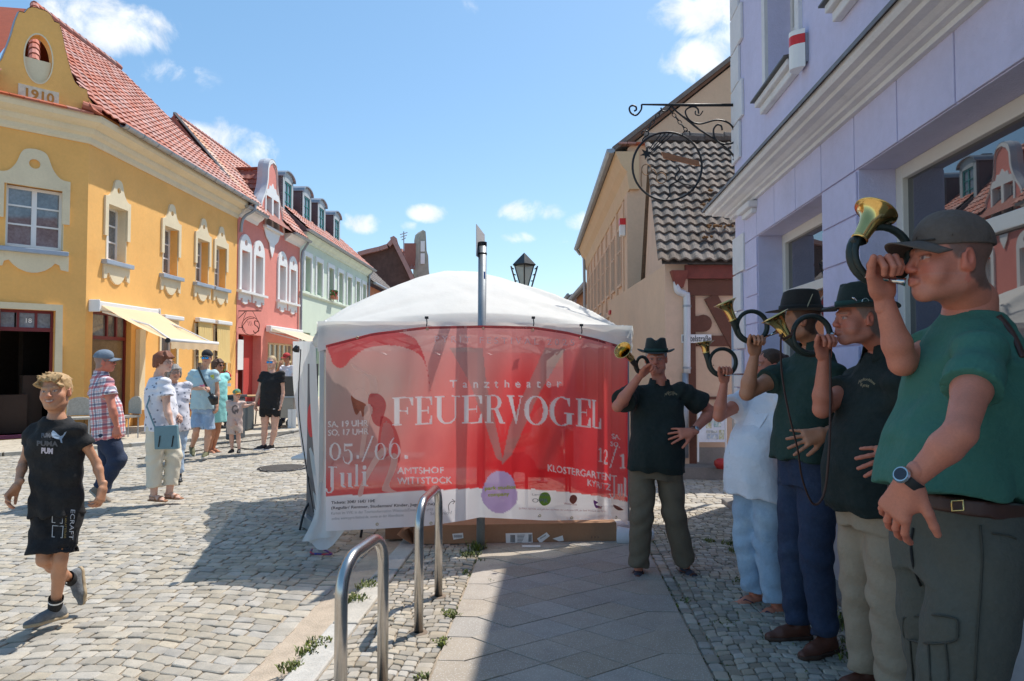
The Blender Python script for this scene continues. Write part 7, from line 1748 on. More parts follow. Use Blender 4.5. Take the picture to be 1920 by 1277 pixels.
  V,Q=q.mesh(h);bt=np_obj(bot.get('name','trousers'),[(V,Q)],bot['m'],T_)
  if bot.get('belt'):
   tb_=bot.get('top',.22)
   q=SDF();q.loft(pel,neck,[(tb_-.065,.160*bw*s+be+.005,.114*bd*s+abs(bel)*.35+be+.005,bel*.3*s),(tb_+.0,.159*bw*s+be+.005,.113*bd*s+abs(bel)*.35+be+.005,bel*.3*s)],Lt,.01,2.3)
   V,Q=q.mesh(.006);np_obj('belt',[(V,Q)],bot['belt'],T_)
 hobj=None
 if hstyle:hobj=hairdo(hc,fr,s*hsc*(1.12 if(face or{}).get('child')else 1.),hairmat or mat('hair_%d%d%d'%tuple(int(v*99)for v in hair),hair,.65,var=.35,vs=50,bump=.001,bs=500),T_,hstyle,max(.004,min(h*.8,.009)),hseed)
 return dict(T=T_,L=Lt,F=Fw,up=up,fr=fr,hc=hc,s=s*hsc,neck=neck,pel=pel,sh=sh)
def cap(p,m,visor_m=None,s=1.,h0=.055,lift=0,vl=.078,h=.005,name='cap',tilt=0.):
 L,F,U=p['fr'];c=p['hc'];s=s*p['s']
 if tilt:F,U=F*math.cos(R(tilt))+U*math.sin(R(tilt)),U*math.cos(R(tilt))-F*math.sin(R(tilt))
 w=lambda x,y,z:c+s*(L*x+F*y+U*z)
 q=SDF();q.ell(w(0,-.021,.040),np.array([.083,.100,.098])*s,np.array([L,F,U]),.01);q.ell(w(0,.02,.07),np.array([.07,.065,.06])*s,np.array([L,F,U]),.03)
 q.plane(w(0,0,.034),nrm(-U+F*-.10));q.cone(w(0,-.02,.131),w(0,-.02,.136),.009*s,.006*s,.004)
 V,Q=q.mesh(h);o=np_obj(name,[(V,Q)],m,p['T'])
 def vf(a,b):
  t=(a-.5)*2;x=t*.078;y0=.088*math.sqrt(max(0,1-(t*.92)**2))+.002;y=y0+b*vl*(1-.18*t*t*t*t-.35*abs(t)**3);return Vector(w(x,y,.040-.030*t*t-b*.012+lift))
 mb=MB();mb.grid(22,8,vf);v=mb.build('visor',visor_m or m,o,smooth=True);sol=v.modifiers.new('s','SOLIDIFY');sol.thickness=.004
 mb=MB();mb.tube([Vector(w(x*.086,y,z))for x,y,z in((-.6,.07,.042),(0,.093,.044),(.6,.07,.042))],.003,5)
 for a in(0,60,120):mb.tube([Vector(w(.0865*math.sin(t)*math.sin(R(a)),-.016+.1065*math.sin(t)*math.cos(R(a)),.040+.0945*math.cos(t)))for t in[R(v)for v in range(-84,85,12)]],.0012,4);mb.build('seam',m,o,smooth=True)
 return o
def felt_hat(p,m,band,s=1.,brim=.062,curl=.022,crown=.115,tilt=0.,pinch=.018,deco=None,z0=.045):
 L,F,U=p['fr'];c=p['hc'];s=s*p['s']
 if tilt:F,U=F*math.cos(R(tilt))+U*math.sin(R(tilt)),U*math.cos(R(tilt))-F*math.sin(R(tilt))
 w=lambda x,y,z:Vector(c+s*(L*x+F*y+U*z))
 rx,ry=.083,.103;cy=-.012;q=MB();prof=[]
 def f(u,v):
  a=u*2*math.pi;ca,sa=math.sin(a),math.cos(a)
  if v<.3:
   t=v/.3;o=(1-t)*brim;z=z0+curl*(1-t)**2*(abs(ca)**2*1.2-.25*(sa>0));return w(ca*(rx+o),cy+sa*(ry+o*.95),z)
  t=(v-.3)/.7;k=1-.24*t**1.2 if t<.75 else(1-.24*.7)*math.sqrt(max(0,1-((t-.75)/.25)**2*.9999))
  z=z0+crown*(t/.75 if t<.75 else 1+.12*math.sin((t-.75)/.25*math.pi/2))
  if t<.75:z=z0+crown*t/.75
  x=ca*rx*k;y=cy+sa*ry*k
  pi_=pinch*(1+.6*(sa>.3))*math.exp(-(x/.022)**2)*max(0,(t-.45)/.55);z-=pi_
  if sa>.35 and t>.3:x*=1-.22*min(1,(t-.3)/.5)*(sa-.35)/.65
  return w(x,y,z)
 q.grid(48,34,f,close_u=True);o=q.build('hat',m,p['T'],smooth=True)
 sol=o.modifiers.new('s','SOLIDIFY');sol.thickness=.003
 q=MB();q.tube([w(math.sin(a)*(rx+.0015),cy+math.cos(a)*(ry+.0015),z0+.016)for a in[k*math.pi/16 for k in range(32)]],[(.002*s,.014*s)]*32,6,closed=True,up=U);q.build('hat_band',band,o,smooth=True)
 if deco:deco(o,w)
 return o
def glasses(p,m_f,m_l,w_=.021,big=False,s=1.):
 L,F,U=p['fr'];c=p['hc'];s=s*p['s'];w=lambda x,y,z:Vector(c+s*(L*x+F*y+U*z));q=MB()
 rx,rz=(.028,.019)if big else(.023,.016)
 for sx in(-1,1):
  ring_=[w(sx*.032+rx*math.copysign(abs(math.cos(a))**.6,math.cos(a)),.103-.010*abs(math.cos(a))*(1 if math.cos(a)*sx>0 else 0),-.002+rz*math.copysign(abs(math.sin(a))**.6,math.sin(a)))for a in[k*math.pi/10 for k in range(20)]]
  q.tube(ring_,.0016*s,5,closed=True);q.tube([w(sx*.057,.094,.004),w(sx*.082,.01,.006),w(sx*.082,-.012,-.004)],.0018*s,5)
 q.tube([w(-.010,.106,.003),w(0,.110,.005),w(.010,.106,.003)],.0016*s,5);g=q.build('glasses',m_f,p['T'],smooth=True)
 for sx in(-1,1):
  q=MB();n=20;ring_=[w(sx*.032+rx*.96*math.copysign(abs(math.cos(a))**.6,math.cos(a)),.103-.010*abs(math.cos(a))*(1 if math.cos(a)*sx>0 else 0),-.002+rz*.96*math.copysign(abs(math.sin(a))**.6,math.sin(a)))for a in[k*math.pi/10 for k in range(20)]]
  q.add(ring_,[tuple(range(20))]);q.build('lens',m_l,g)
 return g
def horn(label,pts_bell,coil,mouth,group='hunting horns',bell_r=.058,nturn=1.15):
 """pts_bell: (mouth centre, throat), coil: (centre, radius, axis a, axis b) ; mouth: mouthpiece tip"""
 B0,B1=Vector(pts_bell[0]),Vector(pts_bell[1]);C,r,A,B=coil;C=Vector(C);A=Vector(A).normalized();B=Vector(B).normalized();N=A.cross(B).normalized()
 t=thing('hunting_horn',label,'hunting horn',tuple(C),group)
 d=B1-C;a0=math.atan2(d.dot(B),d.dot(A));dm=Vector(mouth)-C;
 dist=math.sqrt(d.dot(A)**2+d.dot(B)**2);off=math.acos(min(1,r/max(dist,r*1.001)))
 best=None
 for sg in(1,-1):
  th=a0+sg*off;p=C+A*r*math.cos(th)+B*r*math.sin(th);tg=(-A*math.sin(th)+B*math.cos(th))*(-sg)
  sc_=(B1-p).normalized().dot(tg)
  if best is None or sg==horn.side:best=(th,-sg,p)
 th,sg,p0=best
 am=math.atan2(dm.dot(B),dm.dot(A))+sg*.9;tot=(th-am)*sg
 while tot<math.pi*1.2:tot+=2*math.pi
 path=[];n=40
 for k in range(n+1):
  an=th-sg*tot*(1-k/n);path.append(C+A*r*math.cos(an)+B*r*math.sin(an)+N*(.026*(1-k/n)-.01))
 m0=path[0];mp=Vector(mouth)
 ext=catmull([path[-1],p0.lerp(B1,.5)+(B1-p0).cross(N).normalized()*0,B1],5)[1:]
 rad=[.0085+.0085*(k/n)**1.3 for k in range(n+1)]+[.017+.004*(k+1)/len(ext)for k in range(len(ext))]
 q=MB();q.tube(path+ext,rad,14);q.build('wrapped_tube',mat('green_black_leather',(.012,.022,.018),.5,var=.2,vs=20,bump=.001,bs=160),t,smooth=True)
 ax=(B0-B1);Lb=ax.length;ax.normalize();prof=[]
 for k in range(17):
  u=k/16;prof.append((.0205+.008*u+(bell_r-.0285)*u**5.0,Lb*u))
 inner=[(max(.006,a-.003),b+(.0 if i else 0))for i,(a,b)in enumerate(reversed(prof))]
 rim=[(bell_r+.0022,Lb),(bell_r+.0025,Lb+.003),(bell_r-.001,Lb+.0035)]
 q=MB();q._lathe(B1-ax*.004,ax,prof+rim+inner[:-2],36,0,False);q.build('bell',mat('polished_brass',(.72,.50,.18),.13,1.0,var=.12,vs=14),t,smooth=True)
 q=MB();q._lathe(B1-ax*.004,ax,[(.0205,0),(.0235,.002),(.0235,.006),(.0212,.009)],24,0,False);q.build('ferrule',mat('polished_brass',(.72,.50,.18),.13,1.0),t,smooth=True)
 dirm=(mp-m0).normalized();a_,b_=m0,mp-dirm*.03
 q=MB();q.tube([path[1],a_,a_.lerp(b_,.08),b_],[.0095,.0085,.006,.0055],12);
 q.tube([b_-dirm*.012,b_+dirm*.008,b_+dirm*.018,mp],[.0065,.0085,.0085,.0125],14);q.build('mouthpiece',mat('silver',(.62,.60,.58),.18,1.0,var=.1,vs=20),t,smooth=True)
 return t
horn.side=1
def cloth(n,c,**k):return mat(n,c,k.pop('rough',.9),var=k.pop('var',.08),vs=k.pop('vs',6),bump=k.pop('bump',.012),bs=k.pop('bs',11),**k)
m_blackt=cloth('black_cotton',(.016,.016,.017));m_blacks=cloth('black_jersey',(.012,.012,.014));m_dgreen=cloth('dark_green_polo',(.018,.045,.036));m_bgreen=cloth('black_green_polo',(.012,.020,.018))
m_green=cloth('green_tshirt',(.045,.155,.115));m_khaki=cloth('khaki_trousers',(.15,.115,.078));m_beige=cloth('beige_trousers',(.36,.275,.195));m_cargo=cloth('olive_cargo_cloth',(.085,.085,.07))
m_jeans=cloth('dark_blue_denim',(.022,.035,.075),var=.2,vs=9,col2=(.04,.06,.11),c2=(.5,.75),c2s=5);m_ljeans=cloth('washed_light_denim',(.33,.44,.58),var=.12,vs=7,col2=(.45,.56,.67),c2=(.45,.7),c2s=6);m_whites=cloth('white_blouse',(.74,.74,.80),var=.03)
m_cream_t=cloth('cream_trousers',(.70,.64,.52),var=.05);m_bjeans=cloth('blue_denim_shorts',(.28,.40,.56),var=.15,vs=14,col2=(.5,.6,.7),c2=(.5,.72),c2s=10);m_lblue=cloth('pale_blue_tshirt',(.44,.60,.64),var=.06)
m_turq=cloth('turquoise_dress',(.30,.68,.66),var=.05);m_rose=cloth('dusty_rose_tshirt',(.58,.45,.40),var=.05);m_rose2=cloth('patterned_kids_shorts',(.58,.48,.42),var=.2,vs=25)
m_leather=mat('brown_leather',(.11,.035,.02),.5,var=.2,vs=20,bump=.0006,bs=200);m_rubber=mat('dark_rubber',(.02,.02,.02),.7,var=.1);m_sock=cloth('dark_grey_socks',(.05,.05,.07));m_belt=mat('belt_leather',(.06,.022,.014),.5,var=.2,vs=30)
m_hatg=mat('green_felt',(.010,.020,.017),.95,var=.2,vs=20,sheen=.1);m_hatb=mat('hat_band_green',(.015,.05,.04),.8,var=.1);m_hatbr=mat('brown_black_felt',(.016,.013,.011),.95,var=.2,vs=20,sheen=.1);m_gold=mat('gold_metal',(.7,.5,.2),.25,1.)
m_capg=cloth('grey_brown_cap',(.12,.092,.076),var=.12,vs=12,rough=.85)
def bw(px,py,Y):return V3(P(px,py,Y))
print_m=mat('thread_tan',(.42,.34,.2),.8,var=0)
def decal_on(o_name_parent,centre,L,U,n,size,body,m,name='print',wid=None,arcr=0):
 """lettering lying on cloth: flat outline meshes set just proud of it, following the given frame"""
 v,f=text_mesh(body,1.,'CENTER',bold=.01);mb=MB();c=Vector(centre);L=Vector(L);U=Vector(U);n=Vector(n)
 k=size if wid is None else wid/(max(x for x,y in v)-min(x for x,y in v))
 mb.add([c+L*(-x*k)+U*(y*size-arcr*(x*k)**2)+n*(-(x*k)**2*1.2)for x,y in v],f);return mb.build(name,m,o_name_parent)
def project_on(obj_list,pts,eye=None):
 """drop points onto the nearest cloth surface seen from the viewpoint: used to lay prints on garments"""
 from mathutils.bvhtree import BVHTree
 out=[]
 for o in obj_list[:1]:
  me=o.data;off=wloc(o);bv=BVHTree.FromPolygons([v.co+off for v in me.vertices],[tuple(p.vertices)for p in me.polygons])
  for p,d in pts:
   hit=bv.ray_cast(p,d);out.append((hit[0]+hit[1]*.0-d*.0025)if hit[0]is not None else None)
 return out
def print_px(garment,polys,m,name='print',parent=None):
 """flat print on a garment: outline points given as pixels, laid on the cloth along the line of sight"""
 e=Vector((0,0,CAMH));mb=MB()
 for pl in polys:
  pts=[(e,ray(x,y).normalized())for x,y in pl[0]];q=project_on([garment],pts)
  if any(v is None for v in q):continue
  mb.add(q,pl[1])
 if mb.v:return mb.build(name,m,garment)
def text_px(garment,body,cx,cy,hpx,wpx,m,rot=0.,bold=.0,name='print',shear=0,arc_=0.):
 v,f=text_mesh(body,1.,'CENTER',bold=bold);w0=max(x for x,y in v)-min(x for x,y in v);k=wpx/w0;c,s=math.cos(R(rot)),math.sin(R(rot));pts=[]
 for x,y in v:
  X,Y=x*k,-y*hpx/.72;Y+=arc_*(x*2/w0)**2;pts.append((cx+X*c-Y*s,cy+X*s+Y*c))
 return print_px(garment,[(pts,f)],m,name)
def fit_skip(*a):pass
GM='musicians blowing hunting horns'
def kids(T,n):return[o for o in bpy.data.objects if o.parent==T and o.name.startswith(n)]
# ================================================================== A: man facing us, green hat
YA=4.92
aA=person('standing man facing us in dark hat and khaki trousers blowing a horn',1.74,5,bw(1229,872,YA),bw(1236,722,YA+.02),bw(1230,672,YA-.02),12,-3,0,arms={'R':dict(sh=bw(1184,738,YA),el=bw(1158,762,YA-.20),wr=bw(1201,703,YA-.27),hd=(.62,-.1,.55),pn=(.2,-.6,-.5),curl=.85,thumb=.5),'L':dict(sh=bw(1281,735,YA),el=bw(1334,772,YA+.06),wr=bw(1298,810,YA-.20),hd=(-1,-.15,-.12),pn=(.1,.9,-.35),curl=.18,spread=.22,thumb=.9)},legs={'R':dict(kn=bw(1203,965,YA-.02),an=bw(1197,1066,YA+.02),f=(-.25,-1,0)),'L':dict(kn=bw(1264,965,YA),an=bw(1286,1062,YA+.04),f=(.35,-1,0))},skin='red',hair=(.45,.43,.40),hstyle='rim',top=dict(m=m_bgreen,name='polo_shirt',collar=True,vneck=.06,hem=-.07,ease=.016,sl=.62,slw=.022,flare=1.02),bot=dict(m=m_khaki,len=.97,w=.012,top=.2),shoes=dict(kind='sock',m=[m_leather,m_rubber,m_sock]),build=(1.08,1.02,.05),h=.009,hh=.0045,gz=SWZ,group=GM,face=dict(mouth='horn',age=1,puff=1.),hseed=3)
felt_hat(aA,m_hatg,m_hatb,1.06,brim=.048,curl=.022,crown=.096,pinch=.026)
sh=kids(aA['T'],'polo_shirt')[0];text_px(sh,'Jagdhornbläser',1258,737,4.5,24,print_m,arc_=5);text_px(sh,'Kyritz',1258,741,4.5,11,print_m)
q=MB();ax=(Vector(bw(1334,772,YA+.06))-Vector(bw(1298,810,YA-.20))).normalized();w_=Vector(bw(1298,810,YA-.20))+ax*.025;q._lathe(w_-ax*.008,ax,[(.031,0),(.032,.003),(.032,.014),(.031,.017)],20,0,False);wo_=q.build('watch_strap',m_rubber,aA['T'],smooth=True)
q=MB();n_=Vector((.25,-1,.3)).normalized();n_=(n_-ax*n_.dot(ax)).normalized();q._lathe(w_+n_*.030,n_,[(.017,0),(.018,.004),(.015,.008),(0,.0085)],18,0,True);q.build('watch_case',mat('silver',(.62,.60,.58),.18,1.),wo_)
horn.side=1
h=horn('hunting horn held towards us by the man in the green hat facing the camera',(bw(1167,656,YA-.50),bw(1183,672,YA-.42)),(bw(1204,685,YA-.30),.062,bw(1226,700,YA-.22)-bw(1188,664,YA-.34),(.25,-.6,.9)),V3(aA['hc'])+aA['fr'][1]*.118*aA['s']-aA['fr'][2]*.066*aA['s'])
# ================================================================== B: woman in white blouse
YB=4.25
pB=person('woman in white blouse and light blue jeans with flip-flops blowing a horn',1.64,62,bw(1425,905,YB),bw(1452,722,YB+.05),bw(1440,686,YB+.02),80,4,0,arms={'R':dict(sh=bw(1405,745,YB+.16),el=bw(1348,780,YB+.0),wr=bw(1358,716,YB-.03),hd=(.05,-.1,1),pn=(.15,-1,.1),curl=1.0,thumb=.5),'L':dict(sh=bw(1475,750,YB-.18),el=bw(1480,850,YB-.25),wr=bw(1458,900,YB-.12),hd=(-.8,.3,-.2),pn=(.5,.7,0),curl=.15,spread=.2)},legs={'R':dict(kn=bw(1400,1010,YB+.1),an=bw(1414,1112,YB+.12),f=(-1,-.35,0),fat=1.05),'L':dict(kn=bw(1440,1020,YB-.05),an=bw(1456,1134,YB-.05),f=(-1,-.3,0),fat=1.05)},skin='red',hair=(.07,.035,.02),hstyle='bun',top=dict(m=m_whites,name='blouse',hem=-.16,ease=.022,sl=.55,flare=1.06,collar=True,wr=.006),bot=dict(m=m_ljeans,len=.97,w=.012,top=.1),shoes=dict(kind='flip',m=[mat('violet_strap',(.05,.03,.06),.6),mat('tan_sole',(.40,.22,.12),.8)]),build=(1.06,1.05,.075),h=.009,hh=.0055,gz=SWZ,group=GM,face=dict(mouth='horn',female=True),hseed=5)
bl=kids(pB['T'],'blouse')[0]
print_px(bl,[([(1406,767),(1441,776),(1424,803),(1392,797)],[(0,1,2,3)])],cloth('blouse_pocket',(.80,.80,.87),var=.02),'pocket');text_px(bl,'Jagdhornbläser',1417,777,3.6,19,mat('thread_dark',(.08,.08,.09),.8,var=0),rot=14,arc_=3.5,name='embroidery');text_px(bl,'Kyritz',1408,789,4,9,mat('thread_dark',(.08,.08,.09)),rot=14,name='embroidery')
q=MB();q.tube([Vector(p)for p in[bw(1414+4*math.cos(k),782+3*math.sin(k),YB-.45)for k in range(6)]],.001,4)
for k in range(7):
 pt=project_on([bl],[(Vector((0,0,CAMH)),ray(1390-k*5.5,745+k*26).normalized())])[0]
 if pt:MB()._lathe(pt,(Vector((0,0,CAMH))-pt).normalized(),[(.006,0),(.006,.002),(0,.0025)],10,0,False).build('button',m_white,bl)
horn.side=1
horn('hunting horn raised by the woman in the white blouse, leftmost coil beside the downpipe',(bw(1321,640,YB-.02),bw(1324,661,YB-.02)),(bw(1355,679,YB-.03),.082,(1,0,0),(0,.06,1)),V3(pB['hc'])+pB['fr'][1]*.118*pB['s']-pB['fr'][2]*.066*pB['s'])
# ================================================================== C: man in dark hat and green polo
YC_=3.68
pC=person('man in wide dark hat, green polo and dark jeans blowing a horn',1.80,75,bw(1515,875,YC_),bw(1525,655,YC_+.04),bw(1497,600,YC_),100,0,0,arms={'R':dict(sh=bw(1476,695,YC_+.18),el=bw(1400,738,YC_+.06),wr=bw(1415,664,YC_+.02),hd=(.05,-.15,1),pn=(.15,-1,.1),curl=1.0,thumb=.45),'L':dict(sh=bw(1560,700,YC_-.18),el=bw(1590,800,YC_-.25),wr=bw(1545,812,YC_-.42),hd=(-1,.05,-.28),pn=(.3,.9,-.2),curl=.12,spread=.25,thumb=.7)},legs={'R':dict(kn=bw(1487,1030,YC_+.10),an=bw(1496,1170,YC_+.10),f=(-1,-.15,0),fat=.98),'L':dict(kn=bw(1530,1040,YC_-.1),an=bw(1548,1196,YC_-.1),f=(-1,-.5,0),fat=.98)},skin='tan',hair=(.03,.022,.018),hstyle=None,top=dict(m=m_dgreen,name='polo_shirt',hem=.05,ease=.012,sl=.5,collar=True),bot=dict(m=m_jeans,len=.98,w=.008,top=.16,belt=m_belt),shoes=dict(kind='shoe',m=[m_leather,mat('brown_sole',(.06,.03,.02),.7),m_rubber]),build=(1.0,1.05,.03),h=.009,hh=.005,gz=SWZ,group=GM,face=dict(mouth='horn',scalp=(.03,.02,.015)),hseed=7)
felt_hat(pC,m_hatbr,m_hatbr,1.1,brim=.07,curl=.008,crown=.10)
q=MB();L_,F_,U_=pC['fr'];c0=pC['hc'];fq=lambda x,y,z:Vector(c0+L_*x+F_*y+U_*z);q.tube([fq(.085,-.02,.05),fq(.10,-.05,.13)],[.004,.002],6);q.build('hat_feather',mat('feather',(.42,.36,.24),.8),kids(pC['T'],'hat')[0])
horn.side=1
horn('hunting horn raised above the white blouse by the man in the dark wide hat',(bw(1359,566,YC_+.0),bw(1374,600,YC_+.0)),(bw(1410,612,YC_+.01),.082,(1,0,0),(0,.06,1)),V3(pC['hc'])+pC['fr'][1]*.118*pC['s']-pC['fr'][2]*.066*pC['s'],bell_r=.06)
# ================================================================== D: man in green hat, black polo, beige trousers
YD=3.02
pD=person('man in green hat with pin, black polo and beige trousers blowing a horn',1.82,80,bw(1640,945,YD),bw(1655,665,YD+.03),bw(1609,597,YD),86,0,0,arms={'R':dict(sh=bw(1610,715,YD+.20),el=bw(1541,768,YD+.06),wr=bw(1545,672,YD+.0),hd=(-.02,-.12,1),pn=(.15,-1,.1),curl=1.0,thumb=.45),'L':dict(sh=bw(1690,725,YD-.17),el=bw(1745,830,YD-.12),wr=bw(1690,845,YD-.36),hd=(-1,-.1,-.25),pn=(.3,.9,-.2),curl=.2,spread=.2,thumb=.7)},legs={'R':dict(kn=bw(1615,1105,YD+.12),an=bw(1625,1262,YD+.14),f=(-1,-.2,0),fat=.98),'L':dict(kn=bw(1668,1120,YD-.08),an=bw(1680,1285,YD-.08),f=(-1,-.4,0),fat=.98)},skin='red',hair=(.16,.14,.12),hstyle=None,top=dict(m=m_bgreen,name='polo_shirt',hem=-.06,ease=.014,sl=.5,slw=.02,collar=True),bot=dict(m=m_beige,len=.97,w=.014,top=.12,wr=.006),shoes=dict(kind='shoe',m=[m_leather,mat('brown_sole',(.06,.03,.02),.7),m_rubber]),build=(1.0,1.04,.055),h=.009,hh=.0042,gz=SWZ,group=GM,face=dict(mouth='horn',age=1,puff=.9,scalp=(.20,.16,.13)),hseed=11)
def deco(o,w):
 q=MB();q.tube([w(.086+.002,.02+.014*math.cos(a),.064+.014*math.sin(a))for a in[k*.628 for k in range(10)]],.002,5,closed=True);q.tube([w(.09,.02-.016,.045),w(.09,.02,.058),w(.09,.036,.045)],.002,5);q.tube([w(.088,.058,.066),w(.082,.066,.078),w(.078,.072,.082)],[.004,.005,.002],6);q.build('hat_pin',mat('silver',(.62,.60,.58),.18,1.),o)
felt_hat(pD,m_hatg,m_hatb,1.06,brim=.056,curl=.02,crown=.10,deco=deco)
sh=kids(pD['T'],'polo_shirt')[0];text_px(sh,'Jagdhornbläser',1626,714,6,32,print_m,rot=10,arc_=7,name='embroidery');text_px(sh,'Kyritz',1621,725,6,16,print_m,rot=8,name='embroidery')
horn.side=1
h_=horn('large-belled hunting horn with leather strap held by the man in profile with the green hat',(bw(1452,592,YD+.03),bw(1477,634,YD+.02)),(bw(1521,628,YD+.01),.084,(1,0,.08),(-.05,.06,1)),V3(pD['hc'])+pD['fr'][1]*.118*pD['s']-pD['fr'][2]*.066*pD['s'],bell_r=.062)
q=MB();q.tube(catmull([Vector(bw(x,y,Y))for x,y,Y in((1468,626,YD-.03),(1464,640,YD-.04),(1466,700,YD-.05),(1478,770,YD-.1),(1495,840,YD-.12),(1505,900,YD-.1),(1525,945,YD-.1),(1545,925,YD-.1),(1554,850,YD-.1),(1557,750,YD-.06),(1556,655,YD-.03))],6),[(.0028,.006)]*61,6);q.tube([Vector(bw(x,y,YD+.0))for x,y in((1462,628),(1470,636),(1484,628),(1488,618))],.007,6);q.build('strap',m_belt,h_,smooth=True)
# ================================================================== E: man in the foreground
YE=1.88
pE=person('large man in the foreground in grey cap and green t-shirt blowing a horn',1.86,82,bw(1795,1015,YE+.02),bw(1818,592,YE+.05),bw(1776,487,YE+.01),90,1,0,arms={'R':dict(sh=bw(1775,655,YE+.20),el=bw(1692,680,YE+.08),wr=bw(1656,556,YE+.06),hd=(-.1,-.12,1),pn=(.15,-1,.1),curl=1.0,thumb=.42,fat=.95,hs=1.05),'L':dict(sh=bw(1838,668,YE-.14),el=bw(1800,812,YE-.30),wr=bw(1708,902,YE-.25),hd=(-.25,.45,-1),pn=(.9,.5,-.1),curl=.3,spread=.08,thumb=.8,fat=.9)},legs={'R':dict(kn=bw(1775,1300,YE+.13),an=bw(1775,1600,YE+.15),f=(-1,-.1,0),fat=1.08),'L':dict(kn=bw(1790,1320,YE-.06),an=bw(1800,1640,YE-.06),f=(-1,-.3,0),fat=1.08)},skin='red',hair=(.14,.12,.10),hstyle=None,top=dict(m=m_green,name='tshirt',hem=.213,ease=.012,sl=.46,slw=.012,wr=.0055),bot=dict(m=m_cargo,len=.97,w=.016,top=.205,belt=m_belt,wr=.006),shoes=dict(kind='shoe',m=[m_leather,m_rubber,m_rubber]),build=(.95,.93,.055),h=.0065,hh=.0032,gz=SWZ,group=GM,face=dict(mouth='horn',age=.7,puff=.8,scalp=(.12,.085,.07)),hseed=13,neck_r=.064,hsc=.935)
cap(pE,m_capg,s=1.02,h=.0036,tilt=4)
horn.side=1
horn('nearest hunting horn with upright brass bell, held by the foreground man in the cap',(bw(1643,396,YE+.08),bw(1612,448,YE+.06)),(bw(1652,478,YE+.07),.080,(1,0,.1),(-.1,.06,1)),V3(pE['hc'])+pE['fr'][1]*.118*pE['s']-pE['fr'][2]*.066*pE['s'],bell_r=.058)
T_=pE['T'];q=MB();c=Vector(bw(1706,899,YE-.25));ax=(Vector(bw(1800,812,YE-.30))-Vector(bw(1708,902,YE-.25))).normalized();q._lathe(c-ax*.012,ax,[(.0315,0),(.0325,.003),(.0335,.019),(.0325,.022)],24,0,False);wo_=q.build('watch_strap',m_rubber,T_,smooth=True)
n_=Vector((-1,-.35,.15));n_=(n_-ax*n_.dot(ax)).normalized();q=MB();q._lathe(c+n_*.030,n_,[(.020,0),(.021,.006),(.018,.011),(0,.0115)],20,0,True);wc_=q.build('watch_case',mat('silver',(.62,.60,.58),.18,1.),wo_);q=MB();q._lathe(c+n_*.0418,n_,[(.0145,0),(.0145,.0006)],20,0,True);q.build('dial',mat('dark_dial',(.03,.035,.05),.2),wc_)
ts=kids(T_,'tshirt')[0]
tr=kids(T_,'trousers')[0];be=kids(T_,'belt')[0]
def on(g,x,y,o=.004):
 p=project_on([g],[(Vector((0,0,CAMH)),ray(x,y).normalized())])[0];return None if p is None else p-ray(x,y).normalized()*o
pp=[on(be,x,y,.014)for x,y in((1784,939),(1806,938),(1807,957),(1785,958))]
if all(pp):q=MB();q.tube(pp,.003,6,closed=True);q.build('buckle',m_gold,be,smooth=True)
pts=[on(ts,x,y,.003)for x,y in((1800,574),(1825,572),(1850,578),(1872,592),(1892,615),(1908,645),(1918,670))]
pts=[p for p in pts if p]
if len(pts)>2:q=MB();q.tube(catmull(pts,4),[(.003,.009)]*(4*(len(pts)-1)+1),6,up=(1,0,.5));q.build('shoulder_strap',m_belt,T_,smooth=True)
for pl in([(1694,1158),(1720,1155),(1750,1153),(1775,1156),(1794,1162),(1796,1180),(1792,1200),(1765,1206),(1735,1206),(1705,1200),(1694,1190),(1694,1158)],[(1706,1203),(1708,1230),(1712,1276)],[(1740,1206),(1742,1240),(1744,1276)],[(1772,1206),(1776,1240),(1778,1276)],[(1838,985),(1842,1040),(1838,1120),(1832,1200),(1828,1276)],[(1860,1000),(1890,1004),(1905,1010)]):
 pts=[on(tr,x,y,.001)for x,y in pl];pts=[p for p in pts if p]
 if len(pts)>2:q=MB();q.tube(catmull(pts,3),.0028,5);q.build('seam',cloth('seam_dark',(.05,.05,.04)),tr,smooth=True)
pts=[on(tr,x,y,.001)for x,y in((1712,990),(1708,1020),(1712,1060),(1726,1098))]
if all(pts):q=MB();q.tube(catmull(pts,4),.0035,6);q.build('pocket_seam',m_blackt,tr,smooth=True)
# ================================================================== boy
YY=4.0
pY=person('blond boy in black t-shirt and black shorts walking towards us across the cobbles',1.52,-14,bw(106,958,YY),bw(106,784,YY),bw(104,734,YY-.01),-12,3,4,arms={'R':dict(sh=bw(65,808,YY),el=bw(44,868,YY-.02),wr=bw(33,909,YY-.12),hd=(-.35,-.45,-.75),pn=(.9,.1,-.4),curl=.45,thumb=.5,fat=.8),'L':dict(sh=bw(144,806,YY),el=bw(181,868,YY+.06),wr=bw(193,914,YY+.03),hd=(-.05,-.3,-1),pn=(-.9,.1,-.1),curl=.5,thumb=.4,fat=.8)},legs={'R':dict(kn=bw(82,1050,YY-.06),an=bw(134,1088,YY+.24),f=(.20,-.15,-1),up=(-.5,-1,.1),fat=.82),'L':dict(kn=bw(113,1050,YY-.04),an=bw(103,1141,YY+.06),f=(-.55,-.8,0),fat=.82)},skin='boy',hair=(.46,.29,.13),hstyle='tousled',top=dict(m=m_blackt,name='tshirt',hem=-.03,ease=.013,sl=.46,slw=.008,neckhole=1.12),bot=dict(m=m_blacks,name='shorts',len=.42,flare=.028,top=.1,fat=.95),shoes=dict(kind='sneaker',m=[cloth('grey_blue_mesh',(.16,.17,.18),var=.3,vs=30),mat('gum_sole',(.42,.32,.20),.7),mat('lace_white',(.5,.48,.44),.8)]),build=(.84,.82,0),h=.007,hh=.0036,gz=0,face=dict(child=True,smile=True),hseed=17,shw=.165,neck_r=.045)
